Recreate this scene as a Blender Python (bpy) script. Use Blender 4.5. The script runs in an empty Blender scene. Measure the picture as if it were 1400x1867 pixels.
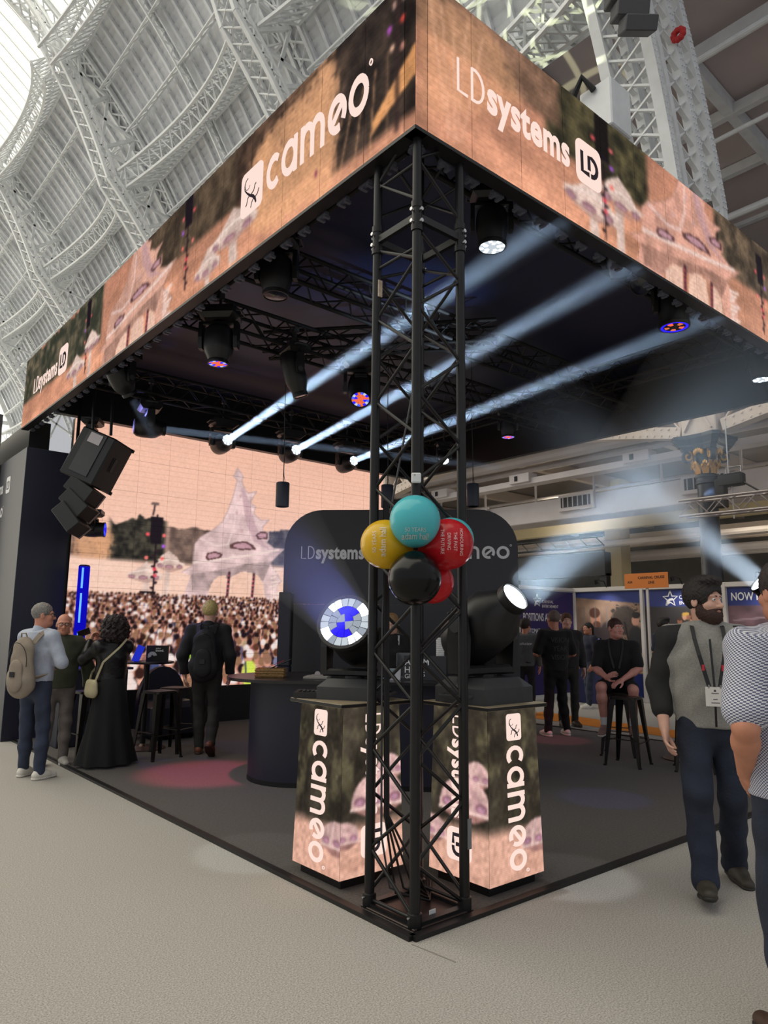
import bpy, math, random
import numpy as np
from mathutils import Vector, Matrix
random.seed(7); np.random.seed(7)
SC = bpy.context.scene; COL = SC.collection
# ------------------------------------------------------------------ camera
cam_d = bpy.data.cameras.new('camera'); cam = bpy.data.objects.new('camera', cam_d); COL.objects.link(cam)
FPX, PITCH, ROLL, YAW = 1304.3, math.radians(9.124), math.radians(0.589), math.radians(49.8626)
cd = Vector((math.cos(YAW)*math.cos(PITCH), math.sin(YAW)*math.cos(PITCH), math.sin(PITCH)))
cr0 = Vector((math.sin(YAW), -math.cos(YAW), 0)); cu0 = cr0.cross(cd)
cr = cr0*math.cos(ROLL)+cu0*math.sin(ROLL); cu = -cr0*math.sin(ROLL)+cu0*math.cos(ROLL)
cam.matrix_world = Matrix(((cr.x, cu.x, -cd.x, -2.623), (cr.y, cu.y, -cd.y, -2.856), (cr.z, cu.z, -cd.z, 1.55), (0, 0, 0, 1)))
cam_d.sensor_fit = 'HORIZONTAL'; cam_d.sensor_width = 36.0; cam_d.lens = FPX/1400*36.0
cam_d.clip_end = 400; cam_d.clip_start = 0.05
SC.camera = cam
# ------------------------------------------------------------------ view, world, exposure
SC.view_settings.view_transform = 'Standard'; SC.view_settings.look = 'None'
SC.view_settings.gamma = 1.0; SC.view_settings.use_curve_mapping = False
SC.view_settings.exposure = 0.0
SC.cycles.max_bounces = 6; SC.cycles.diffuse_bounces = 3; SC.cycles.glossy_bounces = 3; SC.cycles.volume_bounces = 0; SC.cycles.use_denoising = True; SC.cycles.use_adaptive_sampling = True; SC.cycles.adaptive_threshold = 0.02
W = bpy.data.worlds.new('hall_air'); SC.world = W; W.use_nodes = True
bg = W.node_tree.nodes['Background']; bg.inputs[0].default_value = (0.93, 0.95, 1.0, 1); bg.inputs[1].default_value = 0.50
SKYLIGHT = 2.2      # glazing of the barrel roof, lit by the day outside
def lamp(name, kind, loc, aim, power, color, **kw):
    L = bpy.data.lights.new(name, kind); L.energy = power; L.color = color
    for k, v in kw.items(): setattr(L, k, v)
    o = bpy.data.objects.new(name, L); COL.objects.link(o); o.location = loc
    if aim is not None:
        dd = Vector(aim)-Vector(loc); o.rotation_euler = dd.to_track_quat('-Z', 'Y').to_euler()
    return o
# ------------------------------------------------------------------ materials
MATS = {}
def s2l(c):
    c = c/255.0
    return c/12.92 if c <= 0.04045 else ((c+0.055)/1.055)**2.4
def lin(rgb): return tuple(s2l(v) for v in rgb)
def mat(name, rgb, rough=0.6, metal=0.0, var=0.0, scale=30.0, bump=0.0, bscale=None, spec=None, coat=0.0, fuzz=0.0):
    if name in MATS: return MATS[name]
    m = bpy.data.materials.new(name); m.use_nodes = True; nt = m.node_tree; b = nt.nodes['Principled BSDF']
    c = lin(rgb); b.inputs['Base Color'].default_value = (*c, 1)
    b.inputs['Roughness'].default_value = rough; b.inputs['Metallic'].default_value = metal
    if spec is not None: b.inputs['Specular IOR Level'].default_value = spec
    if coat: b.inputs['Coat Weight'].default_value = coat
    if fuzz: b.inputs['Sheen Weight'].default_value = fuzz
    if var or bump:
        tc = nt.nodes.new('ShaderNodeTexCoord'); nz = nt.nodes.new('ShaderNodeTexNoise')
        nz.inputs['Scale'].default_value = scale; nz.inputs['Detail'].default_value = 4
        nt.links.new(tc.outputs['Object'], nz.inputs['Vector'])
        if var:
            r = nt.nodes.new('ShaderNodeValToRGB'); nt.links.new(nz.outputs['Fac'], r.inputs['Fac'])
            r.color_ramp.elements[0].position = 0.3; r.color_ramp.elements[1].position = 0.7
            r.color_ramp.elements[0].color = (*[max(0, v*(1-var)) for v in c], 1); r.color_ramp.elements[1].color = (*[min(1, v*(1+var)) for v in c], 1)
            nt.links.new(r.outputs['Color'], b.inputs['Base Color'])
        if bump:
            n2 = nz
            if bscale:
                n2 = nt.nodes.new('ShaderNodeTexNoise'); n2.inputs['Scale'].default_value = bscale; n2.inputs['Detail'].default_value = 3
                nt.links.new(tc.outputs['Object'], n2.inputs['Vector'])
            bp = nt.nodes.new('ShaderNodeBump'); bp.inputs['Strength'].default_value = bump; bp.inputs['Distance'].default_value = 0.01
            nt.links.new(n2.outputs['Fac'], bp.inputs['Height']); nt.links.new(bp.outputs['Normal'], b.inputs['Normal'])
    MATS[name] = m; return m
def emat(name, rgb, strength=1.0, sample=False):
    if name in MATS: return MATS[name]
    m = bpy.data.materials.new(name); m.use_nodes = True; nt = m.node_tree; nt.nodes.clear()
    o = nt.nodes.new('ShaderNodeOutputMaterial'); e = nt.nodes.new('ShaderNodeEmission')
    e.inputs[0].default_value = (*lin(rgb), 1); e.inputs[1].default_value = strength; nt.links.new(e.outputs[0], o.inputs[0])
    if not sample: m.cycles.emission_sampling = 'NONE'
    MATS[name] = m; return m
def picmat(name, emit=True, strength=1.0, lines=None):
    """picture held in a colour attribute of the mesh: lit LED screen (emit) or flat print"""
    if name in MATS: return MATS[name]
    m = bpy.data.materials.new(name); m.use_nodes = True; nt = m.node_tree; nt.nodes.clear()
    o = nt.nodes.new('ShaderNodeOutputMaterial'); a = nt.nodes.new('ShaderNodeVertexColor'); a.layer_name = 'picture'
    src = a.outputs[0]
    if lines:
        tc = nt.nodes.new('ShaderNodeTexCoord'); w = nt.nodes.new('ShaderNodeTexWave'); w.wave_type = 'BANDS'; w.bands_direction = lines[0]
        w.inputs['Scale'].default_value = lines[1]; nt.links.new(tc.outputs['Object'], w.inputs['Vector'])
        mr = nt.nodes.new('ShaderNodeMapRange'); mr.inputs['From Min'].default_value = lines[3]; mr.inputs['From Max'].default_value = lines[3]+0.12
        mr.inputs['To Min'].default_value = 1-lines[2]; mr.inputs['To Max'].default_value = 1.0; nt.links.new(w.outputs['Fac'], mr.inputs['Value'])
        mx = nt.nodes.new('ShaderNodeVectorMath'); mx.operation = 'SCALE'; nt.links.new(src, mx.inputs[0]); nt.links.new(mr.outputs[0], mx.inputs['Scale']); src = mx.outputs[0]
    if emit:
        e = nt.nodes.new('ShaderNodeEmission'); e.inputs[1].default_value = strength; nt.links.new(src, e.inputs[0]); nt.links.new(e.outputs[0], o.inputs[0])
        m.cycles.emission_sampling = 'NONE'
    else:
        e = nt.nodes.new('ShaderNodeBsdfPrincipled'); e.inputs['Roughness'].default_value = 0.55; nt.links.new(src, e.inputs['Base Color']); nt.links.new(e.outputs[0], o.inputs[0])
    MATS[name] = m; return m
# ------------------------------------------------------------------ mesh helpers
def V3(p): return Vector(p)
def basis(ax):
    ax = Vector(ax).normalized(); t = Vector((0, 0, 1)) if abs(ax.z) < 0.9 else Vector((1, 0, 0))
    u = t.cross(ax).normalized(); return u, ax.cross(u).normalized(), ax
class MB:
    def __init__(s): s.v = []; s.f = []; s.mi = []; s.cur = 0
    def add(s, vs, fs):
        o = len(s.v); s.v += [tuple(p) for p in vs]; s.f += [tuple(i+o for i in f) for f in fs]; s.mi += [s.cur]*len(fs); return s
    def box(s, c, size, R=None, ch=0.0):
        hx, hy, hz = [v/2 for v in size]; c = Vector(c); pts = []; fs = []
        if ch <= 0:
            for x in (-hx, hx):
                for y in (-hy, hy):
                    for z in (-hz, hz): pts.append(Vector((x, y, z)))
            fs = [(0, 1, 3, 2), (4, 6, 7, 5), (0, 4, 5, 1), (2, 3, 7, 6), (0, 2, 6, 4), (1, 5, 7, 3)]
        else:
            idx = {}
            for sx in (-1, 1):
                for sy in (-1, 1):
                    for sz in (-1, 1):
                        for a in range(3):
                            p = [sx*(hx-ch), sy*(hy-ch), sz*(hz-ch)]; p[a] = (sx*hx, sy*hy, sz*hz)[a]
                            idx[(sx, sy, sz, a)] = len(pts); pts.append(Vector(p))
            for a in range(3):
                b, d = (a+1) % 3, (a+2) % 3
                for sg in (-1, 1):
                    q = []
                    for sb, sd in ((-1, -1), (1, -1), (1, 1), (-1, 1)):
                        k = [0, 0, 0]; k[a] = sg; k[b] = sb; k[d] = sd; q.append(idx[(*k, a)])
                    fs.append(tuple(q if sg > 0 else q[::-1]))
                for sb in (-1, 1):
                    for sd in (-1, 1):
                        def I(sa, w):
                            k = [0, 0, 0]; k[a] = sa; k[b] = sb; k[d] = sd; return idx[(*k, w)]
                        q = [I(-1, b), I(1, b), I(1, d), I(-1, d)]; fs.append(tuple(q if sb*sd < 0 else q[::-1]))
            for sx in (-1, 1):
                for sy in (-1, 1):
                    for sz in (-1, 1):
                        q = [idx[(sx, sy, sz, k)] for k in range(3)]; fs.append(tuple(q if sx*sy*sz > 0 else q[::-1]))
        if R is not None: pts = [R @ p for p in pts]
        return s.add([p+c for p in pts], fs)
    def bar(s, a, b, w, h, up=(0, 0, 1)):
        a, b = Vector(a), Vector(b); ax = (b-a); L = ax.length; ax.normalize(); up = Vector(up)
        sd = ax.cross(up)
        if sd.length < 1e-4: sd = ax.cross(Vector((1, 0, 0)))
        sd.normalize(); up = sd.cross(ax)
        R = Matrix((sd, ax, up)).transposed(); return s.box((a+b)/2, (w, L, h), R)
    def tube(s, a, b, r, n=10, r2=None, cap=True):
        a, b = Vector(a), Vector(b); u, w, ax = basis(b-a); r2 = r if r2 is None else r2
        vs = [a+(u*math.cos(t)+w*math.sin(t))*r for t in [2*math.pi*i/n for i in range(n)]]+[b+(u*math.cos(t)+w*math.sin(t))*r2 for t in [2*math.pi*i/n for i in range(n)]]
        fs = [(i, (i+1) % n, n+(i+1) % n, n+i) for i in range(n)]
        if cap: fs += [tuple(range(n-1, -1, -1)), tuple(range(n, 2*n))]
        return s.add(vs, fs)
    def path(s, pts, r, n=6):
        pts = [Vector(p) for p in pts]; rings = []; vs = []; fs = []
        for i, p in enumerate(pts):
            t = (pts[min(i+1, len(pts)-1)]-pts[max(i-1, 0)]); u, w, ax = basis(t); rr = r[i] if isinstance(r, (list, tuple)) else r
            if i and u.dot(lu) < 0: u, w = -u, -w
            lu = u; vs += [p+(u*math.cos(a)+w*math.sin(a))*rr for a in [2*math.pi*k/n for k in range(n)]]
        for i in range(len(pts)-1): fs += [(i*n+k, i*n+(k+1) % n, (i+1)*n+(k+1) % n, (i+1)*n+k) for k in range(n)]
        fs += [tuple(range(n-1, -1, -1)), tuple(range((len(pts)-1)*n, len(pts)*n))]
        return s.add(vs, fs)
    def lathe(s, prof, o=(0, 0, 0), ax=(0, 0, 1), n=24, a0=0.0, a1=2*math.pi):
        o = Vector(o); u, w, ax = basis(ax); full = abs(a1-a0-2*math.pi) < 1e-6; m = n if full else n+1; vs = []; fs = []
        for r, h in prof: vs += [o+ax*h+(u*math.cos(t)+w*math.sin(t))*r for t in [a0+(a1-a0)*i/n for i in range(m)]]
        for j in range(len(prof)-1):
            for i in range(n):
                k = (i+1) % m; fs.append((j*m+i, j*m+k, (j+1)*m+k, (j+1)*m+i))
        if full:
            if prof[0][0] > 1e-5: fs.append(tuple(range(m-1, -1, -1)))
            if prof[-1][0] > 1e-5: fs.append(tuple(range((len(prof)-1)*m, len(prof)*m)))
        return s.add(vs, fs)
    def prism(s, poly, O, U, Vv, N, t0, t1):
        """2-D outline (u,v) extruded from depth t0 to t1 along N"""
        O, U, Vv, N = Vector(O), Vector(U), Vector(Vv), Vector(N); n = len(poly)
        vs = [O+U*a+Vv*b+N*t0 for a, b in poly]+[O+U*a+Vv*b+N*t1 for a, b in poly]
        area = sum(poly[i][0]*poly[(i+1) % n][1]-poly[(i+1) % n][0]*poly[i][1] for i in range(n))
        fl = (area > 0) == (U.cross(Vv).dot(N)*(t1-t0) > 0)
        fs = [(i, (i+1) % n, n+(i+1) % n, n+i) for i in range(n)]+[tuple(range(n-1, -1, -1)), tuple(range(n, 2*n))]
        if not fl: fs = [f[::-1] for f in fs]
        return s.add(vs, fs)
    def ribbon(s, pts, w, O, U, Vv, N, t0, t1):
        """thick stroke of width w along 2-D points"""
        P = [Vector(p) for p in pts]; L = []; R = []; n = len(P)
        for i in range(n):
            t = (P[min(i+1, n-1)]-P[max(i-1, 0)]).normalized(); nn = Vector((-t.y, t.x)); ww = (w[i] if isinstance(w, (list, tuple)) else w)/2
            L.append(P[i]+nn*ww); R.append(P[i]-nn*ww)
        O, U, Vv, N = Vector(O), Vector(U), Vector(Vv), Vector(N); vs = []; fs = []
        for d in (t0, t1):
            for q in L+R: vs.append(O+U*q[0]+Vv*q[1]+N*d)
        for i in range(n-1):
            fs.append((2*n+i, 3*n+i, 3*n+i+1, 2*n+i+1)); fs.append((i, i+1, n+i+1, n+i))
            fs.append((i, 2*n+i, 2*n+i+1, i+1)); fs.append((n+i, n+i+1, 3*n+i+1, 3*n+i))
        fs.append((0, n, 3*n, 2*n)); fs.append((n-1, 3*n-1, 4*n-1, 2*n-1))
        return s.add(vs, fs)
    def sphere(s, c, r, n=14, m=9, sc=(1, 1, 1), R=None):
        c = Vector(c); vs = []; fs = []
        for j in range(m+1):
            th = math.pi*j/m
            for i in range(n):
                ph = 2*math.pi*i/n; p = Vector((r*sc[0]*math.sin(th)*math.cos(ph), r*sc[1]*math.sin(th)*math.sin(ph), r*sc[2]*math.cos(th)))
                vs.append(c+(R @ p if R is not None else p))
        for j in range(m):
            for i in range(n): fs.append((j*n+i, (j+1)*n+i, (j+1)*n+(i+1) % n, j*n+(i+1) % n))
        return s.add(vs, fs)
    def mesh(s, name, mats=None, smooth=False):
        me = bpy.data.meshes.new(name); me.from_pydata(s.v, [], s.f); me.update()
        for m in (mats if isinstance(mats, (list, tuple)) else [mats] if mats else []): me.materials.append(m)
        if any(s.mi): me.polygons.foreach_set('material_index', s.mi)
        if smooth: me.polygons.foreach_set('use_smooth', [True]*len(s.f)); sharp(me, smooth if smooth is not True else 40)
        return me
    def build(s, name, m=None, parent=None, smooth=False): return obj(name, s.mesh(name, m, smooth), parent)
def sharp(me, deg):
    try: me.set_sharp_from_angle(angle=math.radians(deg))
    except Exception: pass
def obj(name, me, parent=None):
    o = bpy.data.objects.new(name, me); COL.objects.link(o)
    if parent is not None: o.parent = parent
    return o
def tag(o, label, cat, group=None, kind=None):
    if label: o['label'] = label
    if cat: o['category'] = cat
    if group: o['group'] = group
    if kind: o['kind'] = kind
    return o
def thing(name, label, cat, loc=(0, 0, 0), rz=0.0, group=None):
    o = bpy.data.objects.new(name, None); COL.objects.link(o); o.location = loc; o.rotation_euler = (0, 0, rz); o.empty_display_size = 0.1
    return tag(o, label, cat, group)
def struct(name, mb, m, parent=None, smooth=False):
    o = mb.build(name, m, parent, smooth); o['kind'] = 'structure'; return o
def struct_empty(name, loc=(0, 0, 0)):
    o = bpy.data.objects.new(name, None); COL.objects.link(o); o.location = loc; o['kind'] = 'structure'; return o
def copy_tree(o, parent=None, label=None):
    c = o.copy(); COL.objects.link(c); c.parent = parent
    if label: c['label'] = label
    for ch in [q for q in o.children]: copy_tree(ch, c)
    return c
def rrect(w, h, r, n=6, cx=0.0, cy=0.0):
    pts = []
    for (sx, sy, a0) in ((1, 1, 0), (-1, 1, 90), (-1, -1, 180), (1, -1, 270)):
        for i in range(n+1):
            a = math.radians(a0+90*i/n); pts.append((cx+sx*(w/2-r)+r*math.cos(a), cy+sy*(h/2-r)+r*math.sin(a)))
    return pts
# ------------------------------------------------------------------ lettering
TXT = {}
def text_mb(mb, s, O, U, Vv, N, size=0.1, bold=0.0, xs=1.0, t0=0.0, t1=0.003, align='LEFT', sp=1.0, vs=1.0):
    key = (s, bold, sp)
    if key not in TXT:
        cu_ = bpy.data.curves.new('lettering', 'FONT'); cu_.body = s; cu_.size = 1.0; cu_.offset = bold; cu_.space_character = sp; cu_.resolution_u = 3
        o = bpy.data.objects.new('lettering', cu_); COL.objects.link(o); dg = bpy.context.evaluated_depsgraph_get(); me = o.evaluated_get(dg).to_mesh()
        vs_ = [tuple(v.co)[:2] for v in me.vertices]; fs_ = [tuple(p.vertices) for p in me.polygons]
        o.evaluated_get(dg).to_mesh_clear(); bpy.data.objects.remove(o); bpy.data.curves.remove(cu_); TXT[key] = (vs_, fs_)
    pts, fs = TXT[key]; O, U, Vv, N = Vector(O), Vector(U), Vector(Vv), Vector(N)
    xsn = [p[0] for p in pts]; w = (max(xsn)-min(xsn)); x0 = min(xsn) if align == 'LEFT' else (min(xsn)+w/2 if align == 'CENTER' else max(xsn))
    out = [O+U*((a-x0)*size*xs)+Vv*(b*size*vs)+N*t1 for a, b in pts]
    if U.cross(Vv).dot(N) < 0: fs = [f[::-1] for f in fs]
    mb.add(out, fs); return w*size*xs
def arc(cx, cy, r, a0, a1, n=14, ry=None): return [(cx+r*math.cos(math.radians(a0+(a1-a0)*i/n)), cy+(ry or r)*math.sin(math.radians(a0+(a1-a0)*i/n))) for i in range(n+1)]
def cameo_word(mb, O, U, Vv, N, h, t0=0.0, t1=0.004):
    """round geometric lettering c a m e o, x-height h; returns its length"""
    O = Vector(O); U = Vector(U); w = h*0.21; r = (h-w)/2; x = 0
    def R(pts, ww=w): mb.ribbon([(x+a, b) for a, b in pts], ww, O, U, Vv, N, t0, t1)
    c = h/2
    R(arc(c, c, r, 48, 312)); x += h*1.02
    R(arc(c, c, r, 0, 360, 22)); R([(c+r, h), (c+r, 0)]); x += h*1.22
    R([(w/2, 0), (w/2, h)]); ar = h*0.30
    R([(w/2, h*0.55)]+arc(w/2+ar, h-w/2-ar, ar, 180, 0, 10)+[(w/2+2*ar, 0)]); R([(w/2+2*ar, h*0.55)]+arc(w/2+3*ar, h-w/2-ar, ar, 180, 0, 10)+[(w/2+4*ar, 0)]); x += 4*ar+w+h*0.2
    R(arc(c, c, r, -35, 292, 20)); R([(c-r*0.72, c-r*0.55), (c+r*0.72, c+r*0.58)], w*0.8); x += h*1.12
    R(arc(c, c, r, 0, 360, 22)); x += h*1.05
    mb.ribbon([(x+a, b) for a, b in arc(h*0.05, h*1.05, h*0.07, 0, 360, 10)], h*0.03, O, U, Vv, N, t0, t1)
    return x
def gecko(mb, O, U, Vv, N, s, t0, t1):
    """small curved lizard emblem inside a square of side s"""
    def R(pts, w): mb.ribbon([(a*s, b*s) for a, b in pts], [q*s for q in w] if isinstance(w, list) else w*s, O, U, Vv, N, t0, t1)
    R(arc(0.32, 0.70, 0.13, 330, 90, 8)+arc(0.32, 0.68, 0.15, 90, 215, 8)+[(0.30, 0.50), (0.44, 0.40), (0.60, 0.32), (0.70, 0.22), (0.74, 0.13)], [0.012]*9+[0.02]*7+[0.03]*2+[0.04, 0.06, 0.075, 0.07, 0.05, 0.06])
    for a in ([(0.44, 0.42), (0.33, 0.36), (0.30, 0.24), (0.25, 0.22)], [(0.50, 0.40), (0.62, 0.44), (0.66, 0.55), (0.72, 0.57)], [(0.64, 0.28), (0.54, 0.20), (0.50, 0.10)], [(0.69, 0.26), (0.80, 0.30), (0.86, 0.40)]): R(a, 0.028)
def ld_word(mb, O, U, Vv, N, h, t1=0.004):
    """thin LD followed by bold condensed 'systems', cap height h; returns length"""
    O = Vector(O); U = Vector(U); Vv = Vector(Vv); w = h*0.085
    mb.ribbon([(0, h*1.1), (0, 0), (h*0.42, 0)], w, O, U, Vv, N, 0, t1)
    mb.ribbon([(h*0.62, -h*0.03), (h*0.62, h*1.1)], w, O, U, Vv, N, 0, t1)
    mb.ribbon([(h*0.62, h*1.08), (h*0.8, h*1.08)]+arc(h*0.78, h*0.54, h*0.36, 85, -85, 12, h*0.53)+[(h*0.62, 0)], w, O, U, Vv, N, 0, t1)
    w1 = text_mb(MB(), 'systems', O, U, Vv, N, size=h*1.66, bold=0.036, sp=1.06); text_mb(mb, 'systems', O+U*h*1.3, U, Vv, N, size=h*1.66, bold=0.036, xs=4.36*h/w1, t1=t1, sp=1.06); return h*5.66
def ld_badge(mbl, mbd, O, U, Vv, N, s, t1=0.004):
    O = Vector(O); mbl.prism(rrect(s*0.92, s, s*0.18, 5, s*0.46, s*0.5), O, U, Vv, N, 0, t1)
    w = s*0.11
    mbd.ribbon([(s*0.2, s*0.74), (s*0.2, s*0.27), (s*0.46, s*0.27)], w, O, U, Vv, N, t1, t1+0.002)
    mbd.ribbon([(s*0.46, s*0.38), (s*0.46, s*0.69), (s*0.58, s*0.69)]+arc(s*0.56, s*0.48, s*0.19, 85, -90, 8, s*0.21)+[(s*0.52, s*0.27)], w, O, U, Vv, N, t1, t1+0.002)
# ------------------------------------------------------------------ pictures as colour attributes
def _hash(ix, iy, seed):
    h = (ix*374761393+iy*668265263+seed*1274126177) & 0xffffffff; h = ((h ^ (h >> 13))*1274126177) & 0xffffffff
    return ((h ^ (h >> 16)) & 0xffff)/65535.0
def vnoise(x, y, seed=0):
    xi = np.floor(x).astype(np.int64); yi = np.floor(y).astype(np.int64); fx = x-xi; fy = y-yi; fx = fx*fx*(3-2*fx); fy = fy*fy*(3-2*fy)
    return (_hash(xi, yi, seed)*(1-fx)+_hash(xi+1, yi, seed)*fx)*(1-fy)+(_hash(xi, yi+1, seed)*(1-fx)+_hash(xi+1, yi+1, seed)*fx)*fy
def fbm(x, y, seed=0, o=4):
    r = 0; a = 0.5; t = 0
    for i in range(o): r = r+a*vnoise(x, y, seed+i*17); t += a; a *= 0.5; x = x*2.03; y = y*2.03
    return r/t
class Canvas:
    def __init__(s, x0, x1, z0, z1, res):
        s.nx = int(round((x1-x0)/res))+1; s.nz = int(round((z1-z0)/res))+1; s.res = res; s.b = (x0, x1, z0, z1)
        s.X, s.Z = np.meshgrid(np.linspace(x0, x1, s.nx), np.linspace(z0, z1, s.nz)); s.C = np.zeros((s.nz, s.nx, 3))
    def blend(s, m, col):
        m = np.clip(m, 0, 1)[..., None]; s.C = s.C*(1-m)+np.asarray(col, float)*m
    def win(s, xa, xb, za, zb):
        x0, x1, z0, z1 = s.b; i0 = max(0, int((xa-x0)/s.res)); i1 = min(s.nx, int((xb-x0)/s.res)+2); j0 = max(0, int((za-z0)/s.res)); j1 = min(s.nz, int((zb-z0)/s.res)+2)
        return slice(j0, max(j0, j1)), slice(i0, max(i0, i1))
    def poly(s, pts, col, a=1.0, tex=None):
        xs = [p[0] for p in pts]; zs = [p[1] for p in pts]; w = s.win(min(xs), max(xs), min(zs), max(zs)); X, Z = s.X[w], s.Z[w]
        if X.size == 0: return
        m = np.zeros(X.shape, bool); n = len(pts)
        for i in range(n):
            (xa, za), (xb, zb) = pts[i], pts[(i+1) % n]
            if za == zb: continue
            c = ((za > Z) != (zb > Z)) & (X < (xb-xa)*(Z-za)/(zb-za)+xa); m ^= c
        c3 = np.asarray(col, float)
        if tex is not None: c3 = c3*tex(X, Z)[..., None]
        mm = (m*a)[..., None]; s.C[w] = s.C[w]*(1-mm)+c3*mm
    def ell(s, cx, cz, rx, rz, col, a=1.0):
        w = s.win(cx-rx, cx+rx, cz-rz, cz+rz); X, Z = s.X[w], s.Z[w]
        if X.size == 0: return
        d = ((X-cx)/rx)**2+((Z-cz)/rz)**2; m = (np.clip((1.0-d)*3, 0, 1)*a)[..., None]; s.C[w] = s.C[w]*(1-m)+np.asarray(col, float)*m
    def line(s, pts, wd, col, a=1.0):
        for (xa, za), (xb, zb) in zip(pts[:-1], pts[1:]):
            w = s.win(min(xa, xb)-wd, max(xa, xb)+wd, min(za, zb)-wd, max(za, zb)+wd); X, Z = s.X[w], s.Z[w]
            if X.size == 0: continue
            dx, dz = xb-xa, zb-za; t = np.clip(((X-xa)*dx+(Z-za)*dz)/(dx*dx+dz*dz+1e-9), 0, 1); d = np.hypot(X-xa-t*dx, Z-za-t*dz)
            m = (np.clip((wd-d)/(wd*0.5), 0, 1)*a)[..., None]; s.C[w] = s.C[w]*(1-m)+np.asarray(col, float)*m
    def soft(s, n=1, grain=0.05, seed=0):
        for _ in range(n):
            p = np.pad(s.C, ((1, 1), (1, 1), (0, 0)), 'edge'); s.C = (p[:-2, 1:-1]+p[2:, 1:-1]+p[1:-1, :-2]+p[1:-1, 2:]+2*p[1:-1, 1:-1])/6
        s.C = s.C*(1-grain+2*grain*fbm(s.X*40, s.Z*40, seed+90, 2)[..., None])
    def linear(s):
        c = np.clip(s.C, 0, 255)/255.0; return np.where(c <= 0.04045, c/12.92, ((c+0.055)/1.055)**2.4)
def pic_panel(name, cv, L, i0, i1, j0, j1, place, m, parent, gap=0.0015):
    """one flat panel cut from the canvas; place(x,z) arrays -> Nx3 coordinates"""
    X = cv.X[j0:j1+1, i0:i1+1].copy(); Z = cv.Z[j0:j1+1, i0:i1+1].copy(); c = L[j0:j1+1, i0:i1+1]; nz, nx = X.shape
    if gap: X[:, 0] += gap; X[:, -1] -= gap; Z[0] += gap; Z[-1] -= gap
    P = place(X.ravel(), Z.ravel()); idx = np.arange(nx*nz).reshape(nz, nx)
    q = np.stack([idx[:-1, :-1], idx[:-1, 1:], idx[1:, 1:], idx[1:, :-1]], -1).reshape(-1, 4)
    me = grid_mesh(name, P, q); me.materials.append(m)
    at = me.color_attributes.new('picture', 'FLOAT_COLOR', 'POINT'); cc = np.ones((nx*nz, 4), np.float32); cc[:, :3] = c.reshape(-1, 3); at.data.foreach_set('color', cc.ravel())
    return obj(name, me, parent)
def grid_mesh(name, P, q):
    me = bpy.data.meshes.new(name); P = np.asarray(P, np.float32); q = np.asarray(q, np.int32); k = q.shape[1]
    me.vertices.add(len(P)); me.vertices.foreach_set('co', P.ravel()); me.loops.add(q.size); me.loops.foreach_set('vertex_index', q.ravel())
    me.polygons.add(len(q)); me.polygons.foreach_set('loop_start', np.arange(0, q.size, k, dtype=np.int32)); me.polygons.foreach_set('loop_total', np.full(len(q), k, np.int32))
    me.update(calc_edges=True); me.validate(); return me
# ================================================================== THE HALL
m_carpet = mat('hall_carpet', (172, 167, 160), 0.95, var=0.42, scale=130, bump=0.3, bscale=260, fuzz=0.1)
m_bcarpet = mat('booth_carpet', (72, 65, 60), 0.97, var=0.38, scale=60, bump=0.35, bscale=200, fuzz=0.15)
m_black = mat('black_paint', (16, 16, 18), 0.45, var=0.15, scale=20)
m_truss = mat('black_powder_coat', (22, 22, 24), 0.38, metal=0.2, var=0.2, scale=25)
m_navy = mat('navy_laminate', (34, 36, 52), 0.42, var=0.05, scale=6)
m_graywall = mat('grey_laminate', (78, 78, 84), 0.5, var=0.04, scale=5)
m_roof = mat('roof_board_paint', (208, 211, 216), 0.75, var=0.10, scale=3)
m_batten = mat('roof_batten_paint', (220, 223, 228), 0.7, var=0.06, scale=4)
m_iron = mat('cream_ironwork_paint', (222, 225, 228), 0.6, var=0.07, scale=3)
m_ironw = mat('warm_cream_paint', (214, 200, 190), 0.6, var=0.06, scale=2)
m_steel = mat('bright_steel', (200, 200, 200), 0.3, metal=1.0)
m_alu = mat('aluminium_tube', (176, 168, 168), 0.38, metal=0.8)
m_white = mat('white_paint', (225, 225, 225), 0.5)
m_duct = mat('white_duct_paint', (212, 205, 206), 0.6, var=0.05, scale=2)
m_dark = mat('dark_void_paint', (40, 40, 42), 0.8, var=0.2, scale=3)
m_gray = mat('mid_grey_paint', (120, 118, 116), 0.7, var=0.1, scale=1.5)
# ---- floors
fl = MB().box((6, 20, -0.06), (90, 100, 0.12)); fo = struct('floor', fl, m_carpet); MB().bar((-0.03, -0.03, 0.0012), (0.0, -0.30, 0.0012), 0.006, 0.0024).build('carpet_seam', mat('seam_grey', (140, 134, 128), 0.9), fo)
bf = struct_empty('floor_booth')
MB().box((3.53, 3.98, 0.008), (7.04, 7.94, 0.016)).build('carpet', m_bcarpet, bf)
for a, b in (((0, 0, 0), (0, 7.95, 0)), ((0, 0, 0), (7.05, 0, 0)), ((7.05, 0, 0), (7.05, 7.95, 0))):
    MB().bar((a[0], a[1], 0.011), (b[0], b[1], 0.011), 0.05, 0.026).build('edge_trim', m_black, bf)
st = MB()
st.add([(7.2, -3, 0.004), (7.62, -3, 0.004), (8.65, 5.8, 0.004), (7.75, 5.8, 0.004)], [(0, 1, 2, 3)])
struct('floor_stripe', st, mat('orange_floor_tape', (226, 138, 40), 0.7, var=0.06, scale=4))
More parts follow.
